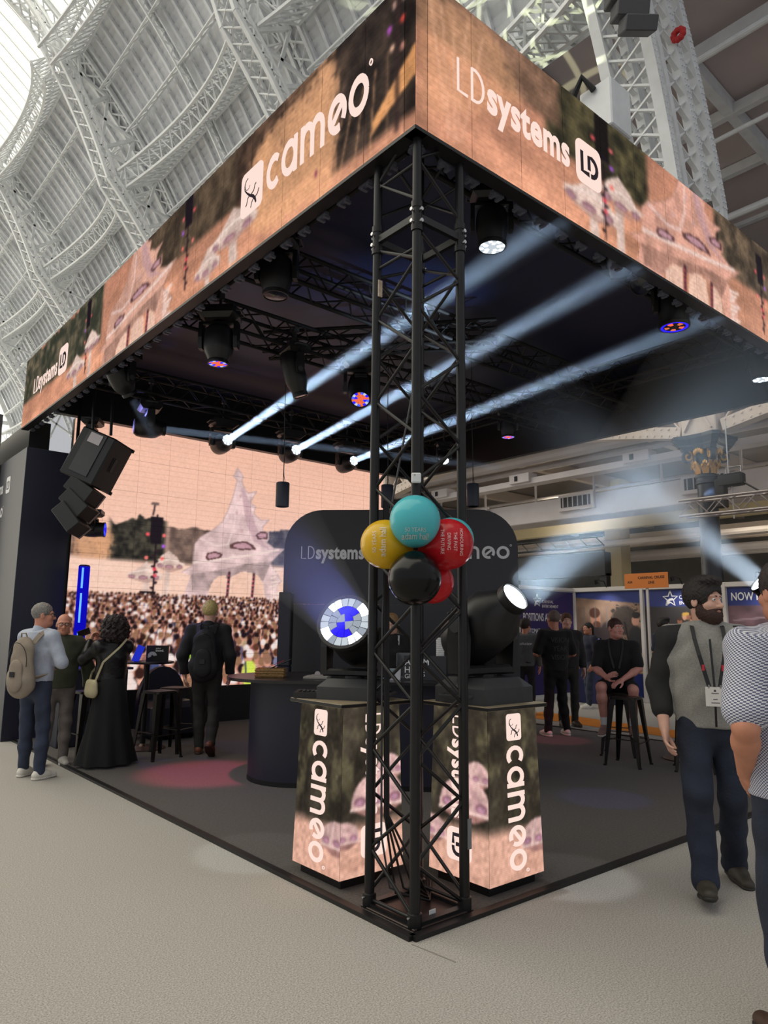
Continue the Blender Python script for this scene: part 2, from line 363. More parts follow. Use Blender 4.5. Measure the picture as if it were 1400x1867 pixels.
# ---- barrel roof (axis along y)
VX, VZ, VR = -11.62, 7.55, 24.0
def vp(a, y, R=VR): a = math.radians(a); return Vector((VX+R*math.cos(a), y, VZ+R*math.sin(a)))
Y0, Y1 = -9.0, 58.0
roof = struct_empty('ceiling', (0, 0, 0))
bo = MB(); A0, A1 = 20.0, 48.0; nb = 44
for i in range(nb):
    a, b = A0+(A1-A0)*i/nb, A0+(A1-A0)*(i+1)/nb
    p, q = vp(a, Y0, VR+0.02), vp(b, Y0, VR-0.03); p2, q2 = vp(a, Y1, VR+0.02), vp(b, Y1, VR-0.03); e, e2 = vp(b, Y0, VR+0.02), vp(b, Y1, VR+0.02)
    bo.add([p, p2, q2, q, e, e2], [(0, 1, 2, 3), (3, 2, 5, 4)])
bo.build('roof_boards', m_roof, roof)
bt = MB(); ns = 14
for i in range(ns):
    a, b = A0+(A1-A0)*i/ns, A0+(A1-A0)*(i+1)/ns
    v = [vp(a, -0.06, VR), vp(a, 0.06, VR), vp(a, 0.06, VR-0.13), vp(a, -0.06, VR-0.13), vp(b, -0.06, VR), vp(b, 0.06, VR), vp(b, 0.06, VR-0.13), vp(b, -0.06, VR-0.13)]
    bt.add(v, [(1, 5, 6, 2), (2, 6, 7, 3), (3, 7, 4, 0)])
bme = bt.mesh('batten', m_batten); y = Y0+0.4
while y < Y1:
    o = obj('batten', bme, roof); o.location = (0, y, 0); y += 0.70
# glazing with bars: the middle of the vault
gl = MB(); n = 20
for i in range(n):
    a, b = 48+84*i/n, 48+84*(i+1)/n; gl.add([vp(a, Y0), vp(a, Y1), vp(b, Y1), vp(b, Y0)], [(0, 1, 2, 3)])
m_glaze = emat('daylit_glazing', (255, 249, 230), SKYLIGHT, sample=True)
glz = gl.build('window_1', m_glaze); glz['kind'] = 'structure'
gb = MB(); ns = 10
for i in range(ns):
    a, b = 48+30*i/ns, 48+30*(i+1)/ns
    v = [vp(a, -0.035, VR-0.02), vp(a, 0.035, VR-0.02), vp(a, 0.035, VR-0.1), vp(a, -0.035, VR-0.1), vp(b, -0.035, VR-0.02), vp(b, 0.035, VR-0.02), vp(b, 0.035, VR-0.1), vp(b, -0.035, VR-0.1)]
    gb.add(v, [(1, 5, 6, 2), (2, 6, 7, 3), (3, 7, 4, 0)])
gme = gb.mesh('glazing_bar', m_iron); y = Y0+0.5
while y < Y1:
    o = obj('glazing_bar', gme, glz); o.location = (0, y, 0); y += 0.75
# ---- arch ribs: outer and inner lattice chords with crossed web
RIBY = (4.2, 15.0, 25.8, 36.6, 47.4)
def r_in(a): return float(np.interp(a, [8, 20, 35, 52, 75, 110], [22.6, 22.3, 21.5, 23.1, 23.0, 23.0]))
def r_out(a): return float(np.interp(a, [8, 15, 26, 40], [24.7, 24.4, 23.9, 23.85]))
def rib(y0, a0, a1, near):
    ch = MB(); wb = MB(); la = MB(); st_ = 1.35; N = int((a1-a0)/st_); w = 0.42 if not near else 0.5; t = 0.13 if not near else 0.2
    for i in range(N):
        a, b = a0+st_*i, a0+st_*(i+1)
        for s in (-w, w):
            ch.bar(vp(a, y0+s, r_out(a)), vp(b, y0+s, r_out(b)), t, t*1.2)
            ch.bar(vp(a, y0+s, r_in(a)), vp(b, y0+s, r_in(b)), t*1.15, t)
            if near: ch.bar(vp(a, y0+s, (r_in(a)+r_out(a))/2+0.25), vp(b, y0+s, (r_in(b)+r_out(b))/2+0.25), t, t*1.3)
            ch.bar(vp(a, y0+s, r_in(a)+0.36), vp(b, y0+s, r_in(b)+0.36), t*0.8, t*0.8)
            la.bar(vp(a, y0+s, r_in(a)), vp(b, y0+s, r_in(b)+0.36), 0.05, 0.05); la.bar(vp(b, y0+s, r_in(b)), vp(a, y0+s, r_in(a)+0.36), 0.05, 0.05)
        sg = w if i % 2 else -w
        for R in (r_in, r_out): la.bar(vp(a, y0-sg, R(a)), vp(b, y0+sg, R(b)), 0.06, 0.05); la.bar(vp(a, y0+sg, R(a)), vp(b, y0-sg, R(b)), 0.06, 0.05)
        if near:
            for s in (-w, w):
                m0, m1 = (r_in(a)+r_out(a))/2+0.25, (r_in(b)+r_out(b))/2+0.25
                for c0, c1, d0, d1 in ((r_in(a)+0.36, m1, r_in(b)+0.36, m0), (m0, r_out(b), m1, r_out(a))):
                    wb.bar(vp(a, y0+s, c0), vp(b, y0+s, c1), 0.03, 0.10, (0, 1, 0)); wb.bar(vp(b, y0+s, d0), vp(a, y0+s, d1), 0.03, 0.10, (0, 1, 0))
    a = a0
    if not near:
        while a+4.47 <= a1+0.1:
            b = a+4.47
            wb.bar(vp(a, y0, r_in(a)+0.36), vp(b, y0, r_out(b)), 0.11, 0.11); wb.bar(vp(b, y0, r_in(b)+0.36), vp(a, y0, r_out(a)), 0.11, 0.11)
            wb.bar(vp(b, y0, r_in(b)+0.3), vp(b, y0, r_out(b)), 0.13, 0.13); a = b
    o = ch.build('arch_rib', m_iron, roof); la.build('lattice', m_iron, o); wb.build('web', m_iron, o)
    if near:
        rv = MB()
        for i in range(N*4):
            a = a0+st_*i/4
            for R in (r_in, lambda q: (r_in(q)+r_out(q))/2+0.25, r_out):
                for s in (-0.05, 0.05): rv.box(vp(a, y0-w-0.11, R(a)+s), (0.04, 0.03, 0.04))
        rv.build('rivets', m_iron, o)['kind'] = 'stuff'
for i, yy in enumerate(RIBY): rib(yy, 8 if i == 0 else 16, 32 if i == 0 else 74, i == 0)
for i, yy in enumerate([9.6, 20.4, 31.2, 42.0, 52.8]):     # light ribs in mid-bay
    ch = MB()
    for k in range(20):
        a, b = 20+1.4*k, 20+1.4*(k+1)
        for s in (-0.13, 0.13): ch.bar(vp(a, yy+s, VR-0.3), vp(b, yy+s, VR-0.3), 0.06, 0.07)
        ch.bar(vp(a, yy, VR-0.62), vp(b, yy, VR-0.62), 0.06, 0.06); ch.bar(vp(a, yy, VR-0.62), vp((a+b)/2, yy, VR-0.3), 0.05, 0.05); ch.bar(vp((a+b)/2, yy, VR-0.3), vp(b, yy, VR-0.62), 0.05, 0.05)
    ch.build('light_rib', m_iron, roof)
# ---- girders between the ribs, with arched lower chord
def girder(a, yA, yB, heavy):
    ch = MB(); la = MB(); n = 14 if heavy else 10; top = VR-0.25
    def dep(t): return (0.55+1.15*(2*t-1)**2) if heavy else (0.22+0.18*(2*t-1)**2)
    w = 0.38 if heavy else 0.0
    for i in range(n):
        t0, t1 = i/n, (i+1)/n; y0_, y1_ = yA+(yB-yA)*t0, yA+(yB-yA)*t1; ym = (y0_+y1_)/2; tm = (t0+t1)/2
        for s in ((-w, w) if heavy else (0,)):
            aa = a+math.degrees(s/VR)
            ch.bar(vp(aa, y0_, top), vp(aa, y1_, top), 0.10 if heavy else 0.07, 0.11 if heavy else 0.08); ch.bar(vp(aa, y0_, top-dep(t0)), vp(aa, y1_, top-dep(t1)), 0.10 if heavy else 0.07, 0.12 if heavy else 0.08)
            la.bar(vp(aa, y0_, top-dep(t0)), vp(aa, ym, top), 0.05, 0.06); la.bar(vp(aa, ym, top), vp(aa, y1_, top-dep(t1)), 0.05, 0.06)
            if heavy: la.bar(vp(aa, y0_, top), vp(aa, ym, top-dep(tm)), 0.05, 0.06); la.bar(vp(aa, ym, top-dep(tm)), vp(aa, y1_, top), 0.05, 0.06)
        if heavy:
            aw = math.degrees(w/VR)
            la.bar(vp(a-aw, y0_, top-dep(t0)), vp(a+aw, ym, top-dep(tm)), 0.06, 0.04); la.bar(vp(a+aw, ym, top-dep(tm)), vp(a-aw, y1_, top-dep(t1)), 0.06, 0.04)
            la.bar(vp(a+aw, y0_, top), vp(a-aw, y0_, top), 0.06, 0.04)
            la.bar(vp(a-aw, y0_, top), vp(a+aw, ym, top), 0.05, 0.04); la.bar(vp(a+aw, ym, top), vp(a-aw, y1_, top), 0.05, 0.04)
    o = ch.build('roof_girder' if heavy else 'purlin', m_iron, roof); la.build('lattice', m_iron, o)
for j in range(len(RIBY)):
    yA = RIBY[j]+0.5; yB = RIBY[j+1]-0.5 if j+1 < len(RIBY) else Y1
    for a, hv in ((21, True), (25.5, False), (30, False), (34.4, True), (38.8, False), (43.3, False), (47.8, True), (61, True)): girder(a, yA, yB, hv)
for a, hv in ((21, True), (30, False), (34.4, True)): girder(a, -6.6, 3.7, hv)
# ---- far gable: glazed end of the vault
gw = MB(); fr = MB(); yg = Y1
pts = [(VX+VR*math.cos(math.radians(a)), VZ+VR*math.sin(math.radians(a))) for a in range(0, 181, 6)]
gw.add([(x, yg, z) for x, z in pts]+[(VX-VR, yg, 0), (VX+VR, yg, 0)], [tuple(range(len(pts)+2))])
w2 = gw.build('window_2', m_glaze); w2['kind'] = 'structure'
for k in range(-7, 8): fr.box((VX+k*3.2, yg-0.15, 15), (0.22, 0.2, 32))
for z in (5, 9, 13, 17, 21, 25): fr.box((VX, yg-0.2, z), (48, 0.2, 0.3))
for R in (8, 12, 16, 20.5, 23.6):
    for a in range(0, 180, 6): fr.bar((VX+R*math.cos(math.radians(a)), yg-0.25, VZ+R*math.sin(math.radians(a))), (VX+R*math.cos(math.radians(a+6)), yg-0.25, VZ+R*math.sin(math.radians(a+6))), 0.3, 0.35)
fr.build('window_frame', m_iron, w2)
# ---- aisle ceiling and back wall behind the gallery on the right
ac = struct_empty('ceiling_aisle')
MB().add([(12.9, Y0, 18.3), (12.9, 40, 18.3), (30, 40, 17.2), (30, Y0, 17.2)], [(0, 1, 2, 3)]).build('ceiling_panel', mat('aisle_ceiling_paint', (196, 184, 184), 0.8, var=0.08, scale=0.6), ac)
for yy in (-4.5, -1.2, 2.2, 5.6, 9, 12.4): MB().bar((12.9, yy, 18.0), (30, yy, 16.9), 0.28, 0.5).build('beam', m_iron, ac)
for xx in (15.5, 18.5, 21.5, 25): MB().bar((xx, Y0, 17.55), (xx, 30, 17.55), 0.22, 0.35).build('beam', m_iron, ac)
for i, (xx, zz, r) in enumerate(((14.2, 16.2, 0.09), (16.8, 15.6, 0.07), (20, 15.0, 0.12))): MB().tube((xx, Y0, zz), (xx, 30, zz), r, 10).build('conduit', m_iron, ac)
MB().box((31, 14, 9), (0.3, 60, 18)).build('wall_right', m_gray)['kind'] = 'structure'
# ---- upper gallery slab and its underside with beams (above the aisle stands)
gs = struct_empty('ceiling_gallery')
MB().box((21.6, 14, 7.10), (17.9, 52, 0.25)).build('slab', mat('gallery_soffit_paint', (150, 143, 140), 0.8, var=0.1, scale=0.8), gs)
for yy in (-2, 2.4, 6.8, 11.2, 15.6, 20, 24.4): MB().bar((12.6, yy, 6.75), (30.5, yy, 6.75), 0.22, 0.4).build('beam', m_ironw, gs)
MB().bar((17.2, Y0, 4.86), (17.2, 40, 4.86), 0.3, 0.45).build('beam', mat('cream_beam_paint', (228, 214, 176), 0.6), gs)
MB().bar((22.5, Y0, 4.95), (22.5, 40, 4.95), 0.3, 0.5).build('beam', m_ironw, gs)
for xx, zz, r in ((13.4, 6.3, 0.16), (13.9, 6.15, 0.09), (15.4, 6.2, 0.07), (16.2, 5.75, 0.05), (18.5, 4.9, 0.06), (19.4, 4.5, 0.12), (21, 4.2, 0.16), (24, 4.4, 0.12)): MB().tube((xx, Y0, zz), (xx, 40, zz), r, 10).build('pipe', m_duct, gs)
# front girder of the gallery: plates, struts and crossed panels
gg = thing('gallery_girder', 'cream riveted iron girder along gallery edge above the gilt-capped column', 'girder', (12.4, 0, 0))
GY = (-6.6, 4.2, 15.0, 25.8)
for k in range(3):
    a, b = GY[k]+0.45, GY[k+1]-0.45; n = 14; tp = MB(); bt_ = MB(); xs_ = MB(); rv = MB()
    def zb(t): return 5.72+0.62*math.sin(math.pi*t)
    for i in range(n):
        t0, t1 = i/n, (i+1)/n; y0_, y1_ = a+(b-a)*t0, a+(b-a)*t1
        bt_.bar((0, y0_, zb(t0)+0.13), (0, y1_, zb(t1)+0.13), 0.30, 0.26); tp.bar((0, y0_, 6.9), (0, y1_, 6.9), 0.3, 0.22)
        xs_.bar((-0.08, y0_, zb(t0)+0.2), (-0.08, y1_, 6.85), 0.03, 0.10, (1, 0, 0)); xs_.bar((-0.04, y0_, 6.85), (-0.04, y1_, zb(t1)+0.2), 0.03, 0.10, (1, 0, 0))
        xs_.bar((0, y0_, zb(t0)+0.2), (0, y0_, 6.85), 0.16, 0.13)
        for q in range(4):
            t = (i+(q+0.5)/4)/n
            for dz in (0.05, 0.21): rv.box((-0.16, a+(b-a)*t, zb(t)+dz), (0.03, 0.035, 0.035))
    bt_.build('bottom_chord', m_ironw, gg); tp.build('top_chord', m_ironw, gg); xs_.build('crossed_struts', m_ironw, gg); rv.build('rivets', m_ironw, gg)['kind'] = 'stuff'
for yy in GY[1:3]:
    MB().box((0, yy, 6.35), (0.5, 0.75, 1.3), ch=0.02).build('bearing_block', m_ironw, gg)
    xb = MB(); xb.bar((-0.27, yy-0.3, 5.8), (-0.27, yy+0.3, 6.9), 0.03, 0.1, (1, 0, 0)); xb.bar((-0.27, yy+0.3, 5.8), (-0.27, yy-0.3, 6.9), 0.03, 0.1, (1, 0, 0)); xb.build('cross_brace', m_ironw, gg)
# foot of the great rib between its springing and the gallery
ft = MB()
for s in (-0.5, 0.5):
    for (xa, za, xb, zb_) in ((vp(8, 0, 22.6).x, vp(8, 0, 22.6).z, 12.0, 7.0), (vp(8, 0, 24.7).x, vp(8, 0, 24.7).z, 12.75, 7.0)): ft.bar((xa, 4.2+s, za), (xb, 4.2+s, zb_), 0.2, 0.22)
    for k in range(4):
        z0_, z1_ = 7+k, 8+k; ft.bar((12.0-0.30*k*0.9, 4.2+s, z0_), (12.75, 4.2+s, z1_), 0.05, 0.1); ft.bar((12.75, 4.2+s, z0_), (12.0-0.3*(k+1)*0.9, 4.2+s, z1_), 0.05, 0.1)
ft.build('arch_rib_foot', m_iron, roof)
# ---- columns with gilded capitals
m_colblk = mat('column_gloss_black', (44, 46, 54), 0.35, var=0.1, scale=4); m_gold = mat('gilding', (206, 160, 88), 0.38, metal=0.55, var=0.18, scale=18)
def column(loc, label):
    c = thing('gallery_column', label, 'column', loc)
    MB().lathe([(0.42, 0), (0.42, 0.25), (0.34, 0.35), (0.30, 0.5), (0.285, 0.7), (0.262, 4.62), (0.262, 4.70)], n=28).build('shaft', m_colblk, c, 40)
    MB().lathe([(0.262, 4.70), (0.30, 4.72), (0.30, 4.76), (0.275, 4.79), (0.275, 4.84), (0.30, 4.86), (0.30, 4.9), (0.25, 4.92)], n=28).build('neck_ring', m_colblk, c, 30)
    MB().lathe([(0.24, 4.9), (0.25, 5.1), (0.30, 5.35), (0.36, 5.42), (0.36, 5.46)], n=24).build('bell', m_colblk, c, 40)
    ab = MB()
    for z0_, z1_, w0, w1 in ((5.44, 5.52, 0.50, 0.54), (5.52, 5.56, 0.58, 0.58), (5.56, 5.68, 0.60, 0.68), (5.68, 5.76, 0.70, 0.70)):
        po = []
        for k in range(4):
            a = math.radians(45+90*k); po += [(math.cos(a+0.16)*1.35, math.sin(a+0.16)*1.35)] if False else []
        def octo(w): return [(w*x, w*y) for x, y in ((1, 0.78), (0.78, 1), (0.3, 0.86), (-0.3, 0.86), (-0.78, 1), (-1, 0.78), (-0.86, 0.3), (-0.86, -0.3), (-1, -0.78), (-0.78, -1), (-0.3, -0.86), (0.3, -0.86), (0.78, -1), (1, -0.78), (0.86, -0.3), (0.86, 0.3))]
        lo, hi = octo(w0), octo(w1); n_ = 16
        ab.add([(x, y, z0_) for x, y in lo]+[(x, y, z1_) for x, y in hi], [(i, (i+1) % n_, n_+(i+1) % n_, n_+i) for i in range(n_)]+[tuple(range(n_-1, -1, -1)), tuple(range(n_, 2*n_))])
    ab.build('abacus', m_colblk, c)
    for k in range(4):
        a = math.radians(45+90*k); dr = Vector((math.cos(a), math.sin(a), 0)); sd = Vector((-dr.y, dr.x, 0)); ctr = dr*0.50+Vector((0, 0, 5.33)); vo = MB()
        sp = [(0.145*(1-0.075*i)*math.cos(i*0.62+1.2), 0.145*(1-0.075*i)*math.sin(i*0.62+1.2)) for i in range(12)]
        for off in (-0.07, 0.07): vo.path([ctr+dr*p[0]+Vector((0, 0, p[1]))+sd*off for p in sp], 0.026, 6)
        MB().lathe([(0.001, -0.06), (0.14, -0.06), (0.14, 0.06), (0.001, 0.06)], ctr, sd, 18).build('volute_drum', m_colblk, c, 45)
        vo.path([dr*0.30+Vector((0, 0, 5.05)), dr*0.36+Vector((0, 0, 5.2)), dr*0.42+Vector((0, 0, 5.30))], [0.03, 0.05, 0.06], 8); vo.build('volute', m_gold, c, 45)
        a = math.radians(90*k); dr = Vector((math.cos(a), math.sin(a), 0)); ro = MB()
        for q in range(-2, 3):
            t = q*0.5; ro.sphere(dr*0.40+Vector((-dr.y, dr.x, 0))*0.10*t+Vector((0, 0, 5.38+0.07*math.cos(t*1.4))), 0.055, 8, 6, (1, 1, 1.25))
        ro.build('rosette', m_gold, c, 50)
    for k in range(8):
        a = math.radians(22.5+45*k); dr = Vector((math.cos(a), math.sin(a), 0)); sd = Vector((-dr.y, dr.x, 0)); lf = MB()
        for q in range(-2, 3):
            lf.path([dr*0.262+sd*0.03*q+Vector((0, 0, 4.93)), dr*0.285+sd*0.042*q+Vector((0, 0, 5.05)), dr*0.315+sd*0.048*q+Vector((0, 0, 5.16-0.018*q*q)), dr*0.37+sd*0.04*q+Vector((0, 0, 5.20-0.022*q*q)), dr*0.385+sd*0.036*q+Vector((0, 0, 5.15-0.02*q*q))], [0.02, 0.026, 0.028, 0.022, 0.012], 6)
        lf.build('leaf', m_gold, c, 50)
    c.scale = (0.76, 0.76, 0.985); return c
column((12.4, 4.2, 0), 'black iron column with gilded volute capital behind the blue exhibition stand')
column((12.4, 15.0, 0), 'dark column under the gallery far behind the rounded panel wall')
# ================================================================== PICTURES SHOWN ON THE LED WALLS
PINK = (246, 196, 172); LAV = (214, 178, 176); SHADE = (176, 132, 122)
HOUSE = [(2.3, 2.38), (2.49, 2.5), (2.49, 2.64), (2.5, 2.85), (2.6, 2.98), (2.82, 3.12), (2.98, 3.27), (3.07, 3.47), (3.15, 3.7), (3.2, 3.9), (3.22, 4.02), (3.15, 4.07), (3.22, 4.23), (3.34, 4.09), (3.31, 4.02), (3.36, 3.91), (3.44, 3.81), (3.61, 3.87), (3.53, 3.73), (3.5, 3.65), (3.6, 3.6), (3.57, 3.47), (3.72, 3.37), (3.88, 3.39), (3.76, 3.26), (3.76, 3.15), (3.88, 3.18), (3.89, 3.05), (3.85, 2.99), (4.01, 2.9), (4.21, 2.9), (4.05, 2.75), (3.93, 2.63), (4.03, 2.52), (4.17, 2.33), (4.11, 2.27), (4.12, 1.8), (3.95, 1.8), (3.85, 2.06), (3.8, 2.28), (3.68, 2.42), (3.43, 2.46), (3.25, 2.39), (3.13, 2.31), (3.04, 2.37), (2.87, 2.29), (2.79, 2.16), (2.76, 1.8), (2.3, 1.8), (2.46, 2.34)]
ARCHES = [[(2.8, 1.8), (2.82, 2.21), (2.95, 2.35), (3.1, 2.38), (3.09, 1.8)], [(3.15, 1.8), (3.22, 2.36), (3.37, 2.45), (3.52, 2.42), (3.57, 1.8)], [(3.62, 1.8), (3.62, 2.4), (3.71, 2.4), (3.8, 2.26), (3.84, 1.8)]]
WINS = [[(2.7, 2.64), (2.73, 2.72), (2.87, 2.76), (3.01, 2.73), (2.98, 2.66), (2.74, 2.6)], [(3.13, 2.89), (3.25, 2.95), (3.44, 2.98), (3.59, 2.92), (3.64, 2.85), (3.38, 2.82), (3.15, 2.83)], [(3.62, 3.1), (3.73, 3.18), (3.87, 3.16), (3.87, 3.05), (3.67, 3.03)]]
MUSH1 = [(1.42, 2.29), (1.59, 2.4), (1.72, 2.52), (1.85, 2.42), (2.0, 2.3), (1.98, 2.24), (1.81, 2.22), (1.77, 2.19), (1.79, 2.0), (1.69, 2.0), (1.68, 2.2), (1.53, 2.23)]
MUSH2 = [(1.87, 2.52), (1.96, 2.63), (2.07, 2.71), (2.21, 2.62), (2.27, 2.53), (2.36, 2.49), (2.11, 2.46), (2.11, 1.98), (2.03, 1.97), (2.02, 2.45)]
def xf(pts, ox, oz, sx, sz, cx=0, cz=0): return [(ox+(x-cx)*sx, oz+(z-cz)*sz) for x, z in pts]
def tex(seed, f, lo, hi): return lambda X, Z: lo+(hi-lo)*fbm(X*f, Z*f, seed)
def p_house(cv, ox, oz, sx, sz, light=(232, 200, 194)):
    """pale shell-shaped stage building; given by the place of its point (3.2, 2.4)"""
    T = lambda p: xf(p, ox, oz, sx, sz, 3.2, 2.4); f = 6/abs(sx)
    cv.poly(T(HOUSE), light, 1, tex(5, f, 0.78, 1.16)); cv.line(T(HOUSE[:36]), 0.012*abs(sx), tuple(v*0.8 for v in light), 0.7)
    cv.poly(T([(2.46, 2.36), (2.9, 2.44), (3.5, 2.6), (4.0, 2.66), (4.05, 2.75), (3.93, 2.6), (3.8, 2.3), (3.68, 2.42), (3.43, 2.46), (3.25, 2.39), (3.13, 2.31), (3.04, 2.37), (2.87, 2.29), (2.79, 2.1), (2.5, 2.1)]), tuple(v*0.76 for v in light), 0.8, tex(9, f*1.5, 0.62, 1.25))
    cv.poly(T([(3.3, 3.9), (3.36, 3.9), (3.5, 3.6), (3.6, 3.3), (3.8, 2.95), (3.95, 2.85), (3.6, 2.98), (3.42, 3.3)]), (190, 152, 160), 0.6)
    cv.line(T([(2.5, 2.55), (2.9, 2.62), (3.5, 2.74), (4.1, 2.88)]), 0.025*abs(sx), (246, 222, 212), 0.8); cv.line(T([(2.6, 2.95), (2.9, 2.85), (3.1, 2.9), (3.2, 3.2), (3.22, 3.6)]), 0.02*abs(sx), (240, 212, 206), 0.7)
    for w in WINS:
        cv.poly(T(w), (96, 66, 66)); c = np.mean(np.array(w), 0); cv.poly(T([(c[0]+(x-c[0])*0.72, c[1]+(z-c[1])*0.62) for x, z in w]), (196, 150, 160))
    for a in ARCHES: cv.poly(T(a), (244, 200, 178), 1, tex(3, f, 0.92, 1.05))
    for x in (3.12, 3.59):
        cv.line(T([(x, 1.9), (x+0.03, 2.42)]), 0.03*abs(sx), (70, 40, 50))
        for k in range(7): cv.ell(*T([(x+0.004*k, 1.95+0.07*k)])[0], 0.014*abs(sx), 0.018*sz, (236, 96, 110))
    for (x, z) in ((3.3, 3.75), (3.24, 3.45), (3.45, 3.5), (3.0, 3.05), (3.35, 3.15)): cv.ell(*T([(x, z)])[0], 0.03*abs(sx), 0.04*sz, (204, 166, 166), 0.7)
    for k in range(9): cv.line(T([(3.97+0.02*(k % 2), 1.95+0.07*k), (4.05+0.05*(k % 3), 1.98+0.07*k)]), 0.018*abs(sx), (248, 222, 210))
def p_mush(cv, P, ox, oz, sx, sz, c):
    T = lambda p: xf(p, ox, oz, sx, sz, *c)
    cv.poly(T(P), (236, 206, 192), 1, tex(8, 9/abs(sx), 0.8, 1.1)); xs = [p[0] for p in P]; zt = max(p[1] for p in P)
    for k, (fx, dz, w_) in enumerate(((0.14, 0.245, 0.06), (0.45, 0.255, 0.085), (0.80, 0.245, 0.06))):
        x = min(xs)+(max(xs)-min(xs))*fx; cv.ell(*T([(x, zt-dz)])[0], w_*abs(sx), 0.036*sz, (150, 112, 116)); cv.ell(*T([(x, zt-dz-0.004)])[0], w_*0.7*abs(sx), 0.02*sz, (186, 140, 152))
    cv.poly(T([(min(xs)+0.03, zt-0.27), (max(xs)-0.03, zt-0.27), (sum(xs)/len(xs)+0.05, zt-0.33), (sum(xs)/len(xs)-0.05, zt-0.33)]), (176, 136, 126), 0.6)
    cv.line(T([(min(xs)+0.02, zt-0.2), (sum(xs)/len(xs), zt-0.13), (max(xs)-0.02, zt-0.2)]), 0.012*abs(sx), (250, 228, 218), 0.8)
def p_dome(cv, cx, cz, w, h, seed=1):
    """large pale dome with rim and oval windows"""
    pts = [(cx-w/2*math.cos(math.radians(a)), cz+h*math.sin(math.radians(a))**0.8) for a in range(0, 181, 10)]; cv.poly(pts, (226, 184, 178), 1, tex(seed, 9, 0.78, 1.16)); cv.poly([(cx-w/2, cz), (cx+w/2, cz), (cx+w*0.18, cz-h*0.28), (cx-w*0.18, cz-h*0.28)], (176, 128, 120), 1, tex(seed+2, 14, 0.75, 1.15))
    cv.poly([(cx+w*0.05, cz+h), (cx+w*0.5, cz), (cx+w*0.2, cz)], (192, 146, 150), 0.5); cv.line([(cx-w/2, cz), (cx+w/2, cz)], h*0.06, (244, 212, 202), 0.9); cv.line([(cx-w*0.1, cz+h*0.95), (cx-w*0.22, cz+h*0.1)], h*0.04, (246, 216, 208), 0.7)
    for dx in (-0.34, -0.02, 0.32): cv.ell(cx+w*dx, cz+h*0.20, w*0.12, h*0.15, (142, 98, 110)); cv.ell(cx+w*dx, cz+h*0.18, w*0.085, h*0.09, (190, 140, 160))
def p_trees(cv, x0, x1, zbot, ztop, seed, cols=((48, 46, 40), (96, 84, 66)), f=5.0, ragged=0.25):
    X, Z = cv.X, cv.Z; top = ztop+ragged*1.3*(fbm(X*f*0.55, X*0+seed, seed)-0.5)+ragged*0.5*(fbm(X*f*2.4, Z*f*2.0, seed+3)-0.5)
    e = np.clip((X-x0)*12, 0, 1)*np.clip((x1-X)*12, 0, 1); m = np.clip((top-Z)*40, 0, 1)*np.clip((Z-zbot)*14, 0, 1)*e
    t = fbm(X*f*2.6, Z*f*2.6, seed+9, 5); t = np.clip((t-0.32)*2.4, 0, 1)[..., None]; cv.blend(m, np.array(cols[0])*(1-t)+np.array(cols[1])*t)
def p_fountain(cv, pts, seed, dens=0.75):
    xs = [p[0] for p in pts]; zs = [p[1] for p in pts]; cx = sum(xs)/len(xs); cz = sum(zs)/len(zs); big = Canvas(*cv.b, cv.res); big.poly(pts, (255, 255, 255)); m = big.C[..., 0]/255
    for _ in range(3): m = (np.roll(m, 4, 0)+np.roll(m, -4, 0)+np.roll(m, 4, 1)+np.roll(m, -4, 1)+m)/5
    g = np.clip((m-0.15)*1.6, 0, 1)*np.clip((fbm(cv.X*26, cv.Z*26, seed, 3)-0.42+0.55*(m-0.4))*5, 0, 1); g2 = 0.55+0.45*fbm(cv.X*5, cv.Z*3, seed+5); cv.blend((g*dens+0.30*np.clip(m-0.4, 0, 1))*g2, (240, 178, 132))
def p_spk(cv, x, z0, z1, sx, sz):
    cv.line([(x, z0), (x, z1)], 0.012*sx, (38, 28, 34)); h = z1-z0
    cv.poly([(x-0.085*sx, z0+h*0.98), (x+0.085*sx, z0+h*0.98), (x+0.075*sx, z0+h*0.62), (x-0.08*sx, z0+h*0.62)], (34, 28, 34))
    for k in range(8): cv.ell(x+0.02*sx*(1 if k % 2 else -1), z0+h*(0.06+0.068*k), 0.035*sx, 0.02*sz, (52, 36, 40))
    for dx, t, c in ((-0.12, 0.74, (240, 90, 96)), (0.11, 0.74, (236, 110, 110)), (0.11, 0.60, (170, 96, 220)), (-0.12, 0.44, (250, 130, 120)), (0.1, 0.44, (250, 120, 110)), (0, 0.3, (230, 70, 90)), (0.01, 0.22, (230, 90, 100))): cv.ell(x+dx*sx, z0+h*t, 0.03*sx, 0.028*sz, c)
# ------------------------------------------------------------------ back screen picture
bs = Canvas(0.5, 6.5, 0.58, 4.58, 1/70.0)
X, Z = bs.X, bs.Z
g = np.clip((Z-2.4)/2.2, 0, 1)[..., None]; bs.C = (1-g)*np.array((250, 204, 182))+g*np.array((244, 190, 166))
bs.C *= (0.985+0.05*fbm(X*0.8, Z*2.2, 40)[..., None]-0.02)
w = np.clip((2.62-Z)*8, 0, 1); bs.blend(w, (246, 206, 186)); rip = fbm(X*3, Z*26, 51); bs.blend(np.clip((Z-2.2)*3, 0, 1)*w*np.clip((rip-0.5)*3, 0, 1)*0.55, (206, 150, 130))
p_trees(bs, 2.0, 3.1, 2.48, 3.10, 66, ((96, 78, 72), (140, 114, 102)), 4.0, 0.12); p_trees(bs, 0.3, 1.2, 2.5, 3.0, 62, ((112, 88, 78), (156, 122, 106)), 4.2, 0.2); p_trees(bs, 1.08, 2.05, 2.48, 3.18, 61, ((40, 38, 36), (84, 78, 66)), 4.2, 0.34); p_trees(bs, 3.7, 6.6, 2.55, 3.2, 67, ((62, 60, 68), (104, 98, 104)), 4.0, 0.16)
